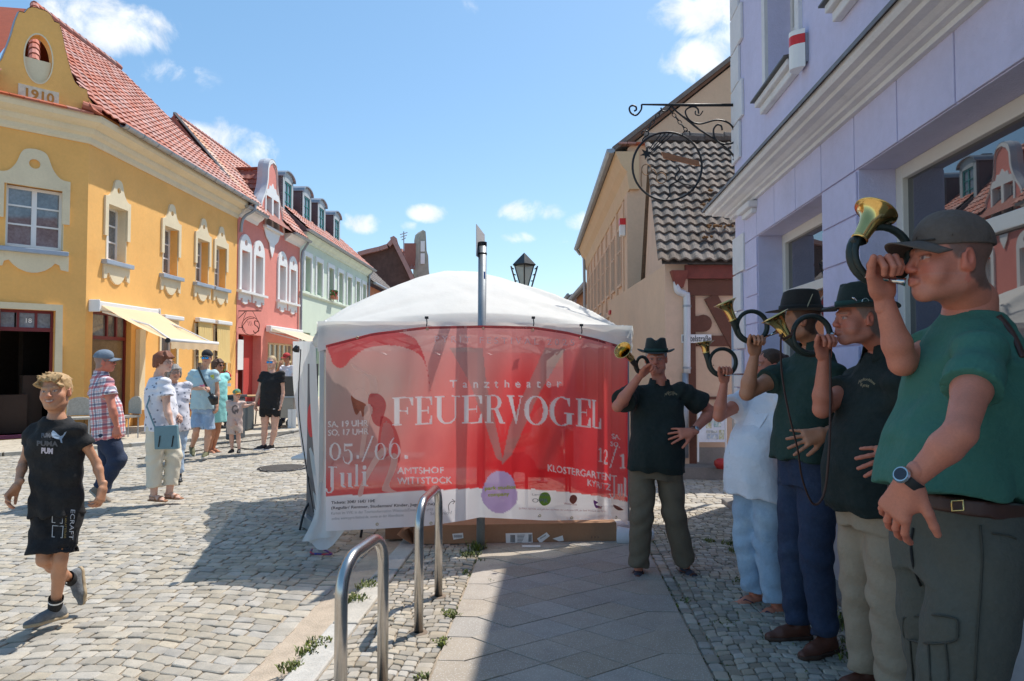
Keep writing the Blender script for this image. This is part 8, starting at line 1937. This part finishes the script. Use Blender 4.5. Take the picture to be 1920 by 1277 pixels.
ts=kids(pY['T'],'tshirt')[0];m_logo=mat('print_light_grey',(.55,.57,.60),.7,var=0);m_logo2=mat('print_dark_grey',(.11,.11,.12),.7,var=0);m_logo3=mat('print_blue_grey',(.30,.38,.48),.7,var=0)
text_px(ts,'PUMA',88,820,8,22,m_logo2,rot=1,bold=.05);text_px(ts,'PUMA',88,836,9,40,m_logo2,rot=2,bold=.05);text_px(ts,'PUM',88,850,10,22,mat('print_lilac_white',(.60,.55,.62),.7,var=0),rot=3,bold=.06)
cat_=[(96,812),(99,807),(103,809),(108,814),(113,818),(118,816),(121,811),(125,809),(123,813),(119,819),(116,823),(117,831),(114,830),(112,824),(106,823),(101,821),(98,818)]
tr_=geometry.tessellate_polygon([[Vector((x,y,0))for x,y in cat_]]);print_px(ts,[(cat_,[t for t in tr_])],m_logo3,'leaping_cat_print')
so=kids(pY['T'],'shorts')[0];text_px(so,'ECRAFT',131,983,8.5,56,m_logo,rot=94,name='print');text_px(so,'IT IS AN ATTITUDE',121,984,4,50,mat('print_gold',(.35,.25,.08),.7,var=0),rot=93)
for y0 in(958,985):
 x0=98;fr_=[(x0,y0),(x0+21,y0+1),(x0+19,y0+24),(x0-1,y0+22)];fi=[(x0+1.2,y0+1.2),(x0+19.8,y0+2.2),(x0+18,y0+22.8),(x0+.4,y0+21)]
 print_px(so,[(fr_+fi,[(i,(i+1)%4,4+(i+1)%4,4+i)for i in range(4)])],m_logo,'square_print')
q=MB()
for a_,b_ in((.0,.22),):
 an=Vector(bw(103,1141,YY+.06));kn=Vector(bw(113,1050,YY-.04));d_=(kn-an).normalized();q._lathe(an-d_*.01,d_,[(.036,0),(.038,.03),(.0385,.06),(.040,.085),(.0395,.088)],18,0,False)
sk=q.build('sock',m_blackt,pY['T'],smooth=True);q=MB();q._lathe(an+d_*.052,d_,[(.0395,0),(.0398,.010)],18,0,False);q.build('sock_stripe',m_white,sk)
q=MB();an=Vector(bw(134,1088,YY+.24));kn=Vector(bw(82,1050,YY-.06));d_=(kn-an).normalized();q._lathe(an-d_*.01,d_,[(.036,0),(.038,.03),(.0385,.06),(.040,.07),(.0395,.072)],18,0,False);q.build('sock',m_blackt,pY['T'],smooth=True)
# ================================================================== passers-by
def plaid_mat():
 m=bpy.data.materials.new('plaid_cotton');m.use_nodes=True;nt=m.node_tree;N=nt.nodes;L=nt.links;b=N['Principled BSDF'];b.inputs['Roughness'].default_value=.9
 tc=N.new('ShaderNodeTexCoord');mp=N.new('ShaderNodeMapping');mp.inputs['Rotation'].default_value=(0,.12,R(25));L.new(tc.outputs['Object'],mp.inputs[0]);sp=N.new('ShaderNodeSeparateXYZ');L.new(mp.outputs[0],sp.inputs[0])
 def band(o,per,ph,lo,hi):
  a=N.new('ShaderNodeMath');a.operation='MULTIPLY_ADD';L.new(o,a.inputs[0]);a.inputs[1].default_value=1/per;a.inputs[2].default_value=ph
  f=N.new('ShaderNodeMath');f.operation='FRACT';L.new(a.outputs[0],f.inputs[0]);g1=N.new('ShaderNodeMath');g1.operation='GREATER_THAN';L.new(f.outputs[0],g1.inputs[0]);g1.inputs[1].default_value=lo
  g2=N.new('ShaderNodeMath');g2.operation='LESS_THAN';L.new(f.outputs[0],g2.inputs[0]);g2.inputs[1].default_value=hi;mm=N.new('ShaderNodeMath');mm.operation='MULTIPLY';L.new(g1.outputs[0],mm.inputs[0]);L.new(g2.outputs[0],mm.inputs[1])
  k=N.new('ShaderNodeMath');k.operation='MULTIPLY';L.new(mm.outputs[0],k.inputs[0]);k.inputs[1].default_value=.62;return k.outputs[0]
 cur=None;r0=N.new('ShaderNodeRGB');r0.outputs[0].default_value=(.78,.76,.78,1);cur=r0.outputs[0]
 for o,per in((sp.outputs[0],.115),(sp.outputs[2],.115)):
  for ph,lo,hi,c in((0,.05,.3,(.50,.02,.035)),(0,.42,.60,(.035,.05,.14)),(0,.72,.76,(.5,.03,.05)),(0,.86,.90,(.05,.07,.2))):
   mx=N.new('ShaderNodeMix');mx.data_type='RGBA';L.new(band(o,per,ph,lo,hi),mx.inputs[0]);L.new(cur,mx.inputs[6]);mx.inputs[7].default_value=(*c,1);cur=mx.outputs[2]
 L.new(cur,b.inputs['Base Color']);return m
m_plaid=plaid_mat()
GP='passers-by in the street'
def low(T,**k):return k
m_mirr=mat('blue_mirror_lens',(.05,.35,.75),.08,.9,var=0);m_clear=mat('clear_lens',(.5,.4,.35),.1,trans=(.7,.1),var=0);m_blk=mat('black_plastic',(.012,.012,.012),.4)
Y1_=7.75
pP=person('heavy man in red and blue plaid shirt and grey-blue cap walking to the right',1.76,-115,bw(200,812,Y1_),bw(190,703,Y1_),bw(197,678,Y1_),-112,0,0,arms={'R':dict(sh=bw(200,717,Y1_-.17),el=bw(211,768,Y1_-.25),wr=bw(219,800,Y1_-.22),hd=(.15,-.1,-1),pn=(-.2,.9,0),curl=.5),'L':dict(sh=bw(182,717,Y1_+.18),el=bw(178,765,Y1_+.25),wr=bw(190,797,Y1_+.25),hd=(.2,0,-1),pn=(.2,-.9,0),curl=.4)},legs={'R':dict(kn=bw(221,862,Y1_-.05),an=bw(186,918,Y1_-.05),f=(.75,-.1,-.6),up=(.6,0,.8),fat=1.1),'L':dict(kn=bw(204,868,Y1_+.1),an=bw(190,928,Y1_+.02),f=(.8,-.5,0),fat=1.1)},skin='red',hair=(.25,.2,.17),hstyle=None,top=dict(m=m_plaid,name='plaid_shirt',hem=-.10,ease=.015,sl=.5,slw=.02,collar=True),bot=dict(m=m_jeans,len=.96,w=.014,top=.05),shoes=dict(kind='shoe',m=[mat('taupe_shoe',(.22,.17,.13),.8),mat('pale_sole',(.4,.36,.3),.8)]),build=(1.15,1.1,.03),h=.013,hh=.008,gz=0,group=GP,face=dict(scalp=(.25,.2,.17)),hseed=21,neck_r=.066)
cap(pP,cloth('grey_blue_cap',(.17,.21,.26)),s=1.05,h=.007);glasses(pP,m_blk,m_clear)
Y2_=7.6
pW=person('woman with short auburn hair in white printed blouse and cream trousers carrying a teal bag',1.70,-80,bw(303,800,Y2_),bw(298,708,Y2_),bw(308,678,Y2_),-78,-4,0,arms={'R':dict(sh=bw(309,718,Y2_-.14),el=bw(313,768,Y2_-.18),wr=bw(322,798,Y2_-.22),hd=(.3,-.1,-1),pn=(-.3,.9,0),curl=.5),'L':dict(sh=bw(298,718,Y2_+.15),el=bw(318,765,Y2_+.22),wr=bw(330,775,Y2_+.1),hd=(.6,-.4,-.3),pn=(0,-.5,-1),curl=.5)},legs={'R':dict(kn=bw(290,860,Y2_-.06),an=bw(289,926,Y2_-.06),f=(.95,-.25,0),fat=1.1),'L':dict(kn=bw(326,856,Y2_+.06),an=bw(318,922,Y2_+.04),f=(.95,-.2,0),fat=1.1)},skin='pale',hair=(.22,.07,.03),hstyle='bob',top=dict(m=mat('printed_blouse',(.74,.74,.80),.9,var=.04,vs=6,bump=.01,bs=12,speck=(17,.27,(.03,.04,.09))),name='blouse',hem=-.06,ease=.017,sl=.5,slw=.018),bot=dict(m=m_cream_t,len=.90,w=.012,top=.06),shoes=dict(kind='bare',m=[mat('tan_sandal',(.36,.15,.07),.6),mat('tan_sole2',(.3,.14,.07),.7)]),build=(1.02,1.02,.02),h=.012,hh=.008,gz=0,group=GP,face=dict(female=True),hseed=23)
glasses(pW,m_blk,m_clear)
m_teal2=mat('teal_leather',(.14,.25,.29),.55,var=.1,vs=12)
bg=thing('shoulder_bag','flat teal leather shoulder bag with two zips at the hip of the woman in white','bag',bw(310,820,Y2_-.26))
c=[Vector(bw(x,y,Y2_-.27))for x,y in((289,843),(334,842),(331,797),(288,800))]
q=MB();q.hexa([p+Vector((0,.05,0))for p in c]+c);q.build('bag_body',m_teal2,bg,bevel=.01);q=MB();q.tube([Vector(bw(x,y,Y))for x,y,Y in((290,800,Y2_-.25),(275,762,Y2_-.22),(290,715,Y2_-.10),(306,706,Y2_))],[(.006,.01)]*4,6);q.build('strap',m_teal2,bg)
for x in(299,324):q=MB();q.tube([Vector(bw(x+1,817,Y2_-.275)),Vector(bw(x-2,838,Y2_-.275))],.006,5);q.build('zip',m_blk,bg)
Y3_=8.9
pG=person('grey-haired woman with glasses half hidden behind the woman in the white blouse',1.56,-30,bw(328,800,Y3_),bw(325,719,Y3_),bw(328,699,Y3_-.05),-35,0,0,arms={'R':dict(el=bw(317,752,Y3_),wr=bw(318,785,Y3_-.05),hd=(0,-.1,-1),pn=(1,0,0)),'L':dict(el=bw(342,752,Y3_),wr=bw(340,786,Y3_-.05),hd=(0,-.1,-1),pn=(-1,0,0))},legs={'R':dict(kn=bw(322,850,Y3_),an=bw(322,890,Y3_)),'L':dict(kn=bw(334,850,Y3_),an=bw(335,892,Y3_))},skin='light',hair=(.30,.27,.24),hstyle='bob',top=dict(m=mat('patterned_top',(.62,.62,.68),.9,var=.05,speck=(22,.33,(.06,.07,.12))),name='blouse',hem=-.1,ease=.02,sl=.9),bot=dict(m=m_ljeans,len=.95,w=.01,top=.05),shoes=dict(kind='shoe',m=[m_blk,m_rubber]),build=(1.05,1.1,.03),h=.016,hh=.01,gz=0,group=GP,face=dict(female=True),hseed=25)
glasses(pG,m_blk,m_clear)
Y4_=11.05
pM=person('man in black cap, mirrored glasses, pale blue t-shirt and denim shorts with a cross-body bag',1.78,8,bw(381,762,Y4_),bw(383,693,Y4_),bw(388,671,Y4_-.02),-6,0,0,arms={'R':dict(sh=bw(362,701,Y4_),el=bw(354,728,Y4_+.03),wr=bw(381,728,Y4_-.25),hd=(1,-.3,.1),pn=(0,0,-1),curl=.7),'L':dict(sh=bw(402,700,Y4_),el=bw(407,732,Y4_+.05),wr=bw(407,760,Y4_),hd=(0,-.2,-1),pn=(-1,0,0),curl=.5)},legs={'R':dict(kn=bw(368,808,Y4_-.05),an=bw(360,838,Y4_+.12),f=(.45,-.7,-.4),up=(.2,-.4,.9),fat=.95),'L':dict(kn=bw(390,810,Y4_),an=bw(386,848,Y4_),f=(.2,-1,0),fat=.95)},skin='light',hair=(.05,.03,.02),hstyle=None,top=dict(m=m_lblue,name='tshirt',hem=-.06,ease=.015,sl=.48,slw=.022),bot=dict(m=m_bjeans,name='shorts',len=.44,flare=.02,top=.08),shoes=dict(kind='sneaker',m=[mat('olive_sneaker',(.12,.12,.06),.8),mat('sneaker_sole',(.6,.58,.52),.7)]),build=(1.0,1.0,.01),h=.014,hh=.009,gz=0,group=GP,face=dict(scalp=(.06,.04,.03)),hseed=27)
cap(pM,cloth('black_cap',(.03,.03,.032)),s=1.04,h=.009);glasses(pM,m_blk,m_mirr,big=True)
ts=kids(pM['T'],'tshirt')[0]
for pl,c in((((378,700),(392,699),(394,718),(380,722)),(.10,.32,.50)),(((394,704),(401,702),(402,710),(396,712)),(.70,.68,.10)),(((374,722),(384,720),(384,729),(376,731)),(.75,.25,.35)),(((373,733),(393,730),(393,738),(376,741)),(.70,.12,.30))):print_px(ts,[(pl,[(0,1,2,3)])],mat('print_c%d'%int(c[0]*100+c[2]*10),c,.8,var=.4,vs=40),'print')
cb=thing('crossbody_bag','small black bag hanging on a broad strap across the man in pale blue','bag',bw(399,750,Y4_-.25));q=MB();q.tube([Vector(bw(394,741,Y4_-.26)),Vector(bw(401,748,Y4_-.24)),Vector(bw(403,758,Y4_-.22))],[.05,.075,.05],10);q.build('bag_body',m_blk,cb,smooth=True);q=MB();q.tube([Vector(bw(x,y,Y))for x,y,Y in((396,742,Y4_-.25),(383,716,Y4_-.21),(371,689,Y4_-.1),(374,687,Y4_+.05))],[(.004,.022)]*4,6);q.build('strap',m_blk,cb)
Y5_=11.9
pT=person('woman with sunglasses in a long turquoise dress behind the man with the bag',1.66,-60,bw(404,764,Y5_),bw(407,702,Y5_),bw(409,685,Y5_),-70,0,0,arms={'R':dict(el=bw(404,735,Y5_-.2),wr=bw(405,755,Y5_-.2),hd=(0,0,-1),pn=(0,1,0)),'L':dict(el=bw(416,732,Y5_+.1),wr=bw(416,752,Y5_),hd=(0,0,-1),pn=(0,1,0))},legs={'R':dict(kn=bw(399,808,Y5_),an=bw(392,843,Y5_+.05),f=(1,-.3,0)),'L':dict(kn=bw(408,808,Y5_+.1),an=bw(400,840,Y5_+.15),f=(1,-.3,0))},skin='tan',hair=(.10,.045,.025),hstyle='bob',top=dict(m=m_turq,name='dress',hem=-.62,ease=.03,sl=.25,flare=1.05),bot=None,shoes=dict(kind='flip',m=[m_leather,m_leather]),build=(1.0,1.0,.01),h=.016,hh=.01,gz=0,group=GP,face=dict(female=True),hseed=29)
glasses(pT,m_blk,m_blk)
Y6_=11.5
pK=person('small child in green and orange cap, beige t-shirt and shorts, holding the hand beside',1.12,-20,bw(440,795,Y6_),bw(442,753,Y6_),bw(444,740,Y6_-.01),-50,0,0,arms={'R':dict(el=bw(434,778,Y6_-.02),wr=bw(440,790,Y6_-.1),hd=(.3,-.2,-1),pn=(1,0,0),curl=.4,hs=.85),'L':dict(el=bw(459,762,Y6_),wr=bw(472,758,Y6_+.05),hd=(1,0,.2),pn=(0,1,0),curl=.8,hs=.85)},legs={'R':dict(kn=bw(434,820,Y6_),an=bw(435,843,Y6_),f=(-.1,-1,0)),'L':dict(kn=bw(447,820,Y6_),an=bw(448,843,Y6_),f=(.3,-1,0))},skin='pale',hair=(.4,.28,.16),hstyle=None,top=dict(m=m_rose,name='tshirt',hem=-.1,ease=.015,sl=.55,slw=.02),bot=dict(m=m_rose2,name='shorts',len=.36,flare=.02,top=.05),shoes=dict(kind='sneaker',m=[m_blk,m_blk]),build=(.98,.98,0),h=.013,hh=.008,gz=0,group=GP,face=dict(child=True),hseed=31,shw=.17)
cap(pK,cloth('kids_cap_green',(.10,.28,.20),col2=(.5,.45,.1),c2=(.5,.6),c2s=16),cloth('kids_cap_orange',(.65,.25,.04)),s=1.18,h=.008)
ts=kids(pK['T'],'tshirt')[0];blobp=[(441+7*math.cos(k*.785),768+9*math.sin(k*.785))for k in range(8)];inn=[(441+4*math.cos(k*.785),767+5*math.sin(k*.785))for k in range(8)];print_px(ts,[(blobp+inn,[(k,(k+1)%8,8+(k+1)%8,8+k)for k in range(8)])],mat('print_lion_grey',(.16,.13,.12),.8),'lion_print');print_px(ts,[([(439,768),(445,768),(443,773),(441,773)],[(0,1,2,3)])],mat('print_lion_grey',(.16,.13,.12)),'lion_print')
Y7_=12.0
pL_=person('blonde woman with mirrored sunglasses in black top and black shorts holding the child\'s hand',1.72,-4,bw(507,765,Y7_),bw(510,699,Y7_),bw(509,679,Y7_-.02),2,0,0,arms={'R':dict(sh=bw(494,703,Y7_),el=bw(486,735,Y7_),wr=bw(479,757,Y7_-.05),hd=(-.2,0,-1),pn=(.9,.1,0),curl=.6),'L':dict(sh=bw(527,702,Y7_),el=bw(530,737,Y7_+.03),wr=bw(526,760,Y7_-.02),hd=(-.2,-.1,-1),pn=(-1,0,0),curl=.5)},legs={'R':dict(kn=bw(496,805,Y7_),an=bw(494,835,Y7_),f=(-.8,-.8,0)),'L':dict(kn=bw(515,805,Y7_),an=bw(508,835,Y7_+.03),f=(-.35,-1,0))},skin='pale',hair=(.50,.36,.20),hstyle='pony',top=dict(m=m_blackt,name='top',hem=-.02,ease=.015,sl=.42,slw=.016,vneck=.07),bot=dict(m=m_blacks,name='shorts',len=.20,flare=.008,top=.1),shoes=dict(kind='sneaker',m=[m_blk,m_white,m_white]),build=(1.0,1.0,.0),h=.013,hh=.008,gz=0,group=GP,face=dict(female=True),hseed=33)
glasses(pL_,m_blk,m_mirr,big=True)
q=MB();w_=Vector(bw(526,757,Y7_));q._lathe(w_,Vector((0,0,1)),[(.032,0),(.034,.01),(.034,.03),(.032,.04)],12);q.build('watch',m_white,pL_['T'])
sh=kids(pL_['T'],'shorts')[0]
for dx,sx in((-3,-1),(0,0),(3,1)):print_px(sh,[([(517+dx,760),(515.5+dx*.5,765),(518.5+dx*.5,765)],[(0,1,2)])],m_white,'trefoil_print')
print_px(sh,[([(512,766),(522,765),(522,766.6),(512,767.6)],[(0,1,2,3)])],m_white,'stripe_print')
Y8_=7.1
def vv(x,y,z):return np.array([x,y,z],float)
xs=bw(1005,800,Y8_)[0]
pS=person('man in pale shirt sitting on a chair inside the tent, seen through the banner',1.78,75,vv(xs+.12,Y8_,.52),vv(xs+.12,Y8_,1.06),vv(xs+.05,Y8_,1.24),70,-8,0,arms={'R':dict(el=vv(xs-.03,Y8_+.26,.78),wr=vv(xs-.28,Y8_+.18,.72),hd=(-1,-.2,-.3),pn=(0,0,-1),curl=.5),'L':dict(el=vv(xs-.0,Y8_-.28,.80),wr=vv(xs-.26,Y8_-.2,.72),hd=(-1,.3,-.4),pn=(0,0,-1),curl=.5)},legs={'R':dict(kn=vv(xs-.33,Y8_+.14,.54),an=vv(xs-.30,Y8_+.14,.085),f=(-1,0,0)),'L':dict(kn=vv(xs-.33,Y8_-.12,.54),an=vv(xs-.24,Y8_-.12,.085),f=(-1,0,0))},skin='light',hair=(.1,.06,.04),hstyle='short',top=dict(m=cloth('pale_shirt',(.6,.55,.5)),name='shirt',hem=-.05,ease=.02,sl=.5),bot=dict(m=m_jeans,len=.95,top=.1),shoes=dict(kind='shoe',m=[m_blk,m_blk]),build=(1.1,1.15,.05),h=.016,hh=.01,gz=0,group=GP,hseed=35)
ch=thing('folding_chair','dark chair inside the tent that the man in the pale shirt sits on','chair',(xs+.1,Y8_,0));m_ch=mat('dark_chair',(.05,.03,.03),.5)
MB().box((xs-.12,Y8_-.22,.41),(xs+.34,Y8_+.22,.45)).build('seat',m_ch,ch,bevel=.01);MB().box((xs+.33,Y8_-.22,.5),(xs+.37,Y8_+.22,.88)).build('backrest',m_ch,ch,bevel=.01)
for x in(-.1,.33):
 for y in(-.2,.2):MB().tube([(xs+x,Y8_+y,0),(xs+x,Y8_+y,.45 if x<0 else .85)],.014,6).build('leg',m_ch,ch)
def bench(x,y,ang,label):
 t=thing('park_bench',label,'bench',(x,y,.05));d=Vector((math.sin(R(ang)),math.cos(R(ang)),0));n=Vector((d.y,-d.x,0));o=Vector((x,y,.05));m_w=mat('red_brown_slat',(.20,.055,.04),.6,var=.2)
 for k in range(4):q=MB();q.obox(o+n*(.05+k*.11)+Vector((0,0,.44)),d*.75,n*.045,(0,0,.012));q.build('seat_slat',m_w,t)
 for k in range(4):q=MB();q.obox(o-n*(.02+k*.03)+Vector((0,0,.52+k*.11)),d*.75,n*.010,(0,0,.042));q.build('backrest_slat',m_w,t)
 for s in(-.6,.6):q=MB();q.tube([o+d*s+n*v+Vector((0,0,z))for v,z in((-.12,.9),(0,.45),(.42,.43),(.48,0))],.02,6);q.tube([o+d*s+n*v+Vector((0,0,z))for v,z in((0,.45),(-.08,0))],.02,6);q.build('leg',m_iron,t)
 return t
b0=G(338,800);bench(b0.x+.55,15.6,20,'red-brown slatted bench with iron legs behind the man in pale blue')
xb=b0.x+.95;yb=16.0
pQ=person('person in white shirt sitting on the bench, mostly hidden behind the standing man',1.7,-60,vv(xb,yb,.58),vv(xb-.02,yb,1.12),vv(xb,yb,1.31),-60,0,0,arms={'R':dict(el=vv(xb-.42,yb-.15,1.02),wr=vv(xb-.65,yb-.05,.98),hd=(-.4,0,-.8),pn=(0,1,0)),'L':dict(el=vv(xb+.15,yb+.2,.85),wr=vv(xb+.35,yb,.75),hd=(1,-.2,-.2),pn=(0,0,-1))},legs={'R':dict(kn=vv(xb+.40,yb-.1,.58),an=vv(xb+.45,yb-.1,.13),f=(1,-.3,0)),'L':dict(kn=vv(xb+.40,yb+.15,.58),an=vv(xb+.5,yb+.15,.13),f=(1,-.3,0))},skin='light',hair=(.15,.1,.06),top=dict(m=m_whites,name='shirt',hem=-.1,ease=.02),bot=dict(m=m_jeans,len=.95),shoes=dict(kind='shoe',m=[m_blk,m_blk]),build=(1,1,.02),h=.018,hh=.011,gz=.05,group=GP,hseed=37,hands_on=True)
fpt=thing('flower_pot','terracotta pot of red flowers on the windowsill behind the woman in turquoise','flower pot',FY.p(6.6,.1,.95));q=MB();pc=Vector(FY.p(6.6,.1,.93));q._lathe(pc,Vector((0,0,1)),[(.08,0),(.13,.2),(.14,.2),(.14,.24)],14);q.build('pot',mat('terracotta',(.4,.14,.08)),fpt)
q=MB()
for _ in range(70):p=pc+Vector((random.gauss(0,.10),random.gauss(0,.08),.28+random.gauss(0,.06)));s_=.022;q.obox(p,(s_,0,s_),(0,s_,0),(-s_,0,s_),random.choice([0,1,1]))
q.build('flowers',[mat('bloom_red',(.6,.05,.08)),mat('leaf',(.06,.14,.03))],fpt,kind='stuff')
def planter(px0,px1,y0,y1,Y,label,m,nm='advertising_pillar',cat='litter bin'):
 a,b=P(px0,y1,Y),P(px1,y0,Y);t=thing(nm,label,cat,(a.x,Y,.05));MB().box((a.x,Y-.2,.06),(b.x,Y+.2,b.z)).build('body',m,t,bevel=.03);MB().box((a.x-.02,Y-.22,b.z),(b.x+.02,Y+.22,b.z+.05)).build('lid',mat('dark_lid',(.03,.035,.04),.5),t,bevel=.01)
planter(430,454,745,828,13.6,'dark grey litter bin standing behind the child',mat('dark_grey_metal',(.07,.085,.10),.5,.3),'litter_bin')
planter(448,471,758,812,15.5,'grey advertising panel between the child and the blonde woman',mat('grey_panel',(.10,.12,.13),.5,.2),'display_panel','panel')
a,b=P(516,815,16.2),P(556,745,16.2);ct=thing('food_cart','stainless steel food cart with white notices behind the blonde woman','cart',(a.x,16.2,0))
MB().box((a.x,16.0,.28),(b.x,17.0,b.z)).build('body',mat('cart_steel',(.28,.26,.24),.35,.8,var=.1),ct,bevel=.01);MB().box((a.x-.05,15.95,b.z),(b.x+.05,17.05,b.z+.04)).build('worktop',m_zinc,ct)
MB().box((a.x+.02,15.98,b.z+.05),(b.x,16.5,b.z+.5)).build('glass_case',mat('dark_case',(.05,.05,.05),.1),ct)
for x in(543,551):c=P(x,790,15.98);MB().box((c.x-.04,15.97,c.z-.35),(c.x+.05,15.99,c.z+.28)).build('notice',m_white,ct)
for x in(.12,.42):q=MB();q._lathe(Vector((a.x+x,16.0,.17)),Vector((0,1,0)),[(.11,0),(.11,.05)],12);q.build('wheel',m_rubber,ct)
xv=P(539,700,17.4).x;pV=person('vendor in white top with red cap at the food cart',1.7,20,vv(xv,17.4,.98),vv(xv,17.4,1.5),vv(xv-.02,17.38,1.7),40,-10,0,arms={'R':dict(el=vv(xv-.25,17.25,1.25),wr=vv(xv-.1,17.1,1.5),hd=(.3,0,1),pn=(0,1,0)),'L':dict(el=vv(xv+.28,17.3,1.2),wr=vv(xv+.2,17.1,1.0),hd=(-.5,-1,0),pn=(0,0,-1))},legs={'R':dict(kn=vv(xv-.1,17.4,.55),an=vv(xv-.1,17.4,.13)),'L':dict(kn=vv(xv+.1,17.4,.55),an=vv(xv+.1,17.4,.13))},skin='tan',hair=(.1,.05,.03),top=dict(m=m_whites,name='shirt',hem=-.1),bot=dict(m=m_jeans),shoes=dict(kind='shoe',m=[m_blk,m_blk]),h=.018,hh=.011,gz=.05,group=GP,hseed=39)
cap(pV,mat('red_cap',(.5,.04,.04),.8),s=1.05,h=.012)
tb2=thing('cafe_table','small round café table with a pale wood top by the red doorway','table',tuple(P(485,800,16.8)));c=Vector((P(484,700,16.8).x,16.8,.05));q=MB();q._lathe(c+Vector((0,0,.70)),Vector((0,0,1)),[(.38,0),(.38,.03)],20);q.build('tabletop',mat('pale_wood',(.45,.28,.13),.6),tb2)
for k in range(3):MB().tube([c+Vector((.05*math.cos(k*2.1),.05*math.sin(k*2.1),.7)),c+Vector((.3*math.cos(k*2.1),.3*math.sin(k*2.1),0))],.015,6).build('leg',m_iron,tb2)
for x,y,a_,lb in((150,13.4,30,'grey wicker chair against the yellow wall behind the boy\'s shoulder'),(236,13.8,-30,'light café chair partly hidden behind the plaid-shirted man')):
 c=Vector((P(x,700,y).x,y,.05));t=thing('cafe_chair',lb,'chair',tuple(c));d=Vector((math.cos(R(a_)),math.sin(R(a_)),0));n=Vector((-d.y,d.x,0));m_c=mat('light_wicker',(.40,.37,.32),.8,var=.2,vs=30)
 q=MB();q.obox(c+Vector((0,0,.44)),d*.2,n*.2,(0,0,.02));q.build('seat',m_c,t)
 q=MB();q.grid(10,6,lambda u,v:c+n*.2+d*(.22*math.cos(math.pi*u))+n*(.05*math.sin(math.pi*u))+Vector((0,0,.48+v*.36*(.6+.4*math.sin(math.pi*u)))));o=q.build('backrest',m_c,t);o.modifiers.new('s','SOLIDIFY').thickness=.02
 for sx in(-.17,.17):
  for sy in(-.17,.17):MB().tube([c+d*sx+n*sy,c+d*sx+n*sy+Vector((0,0,.44))],.012,5).build('leg',m_zinc,t)
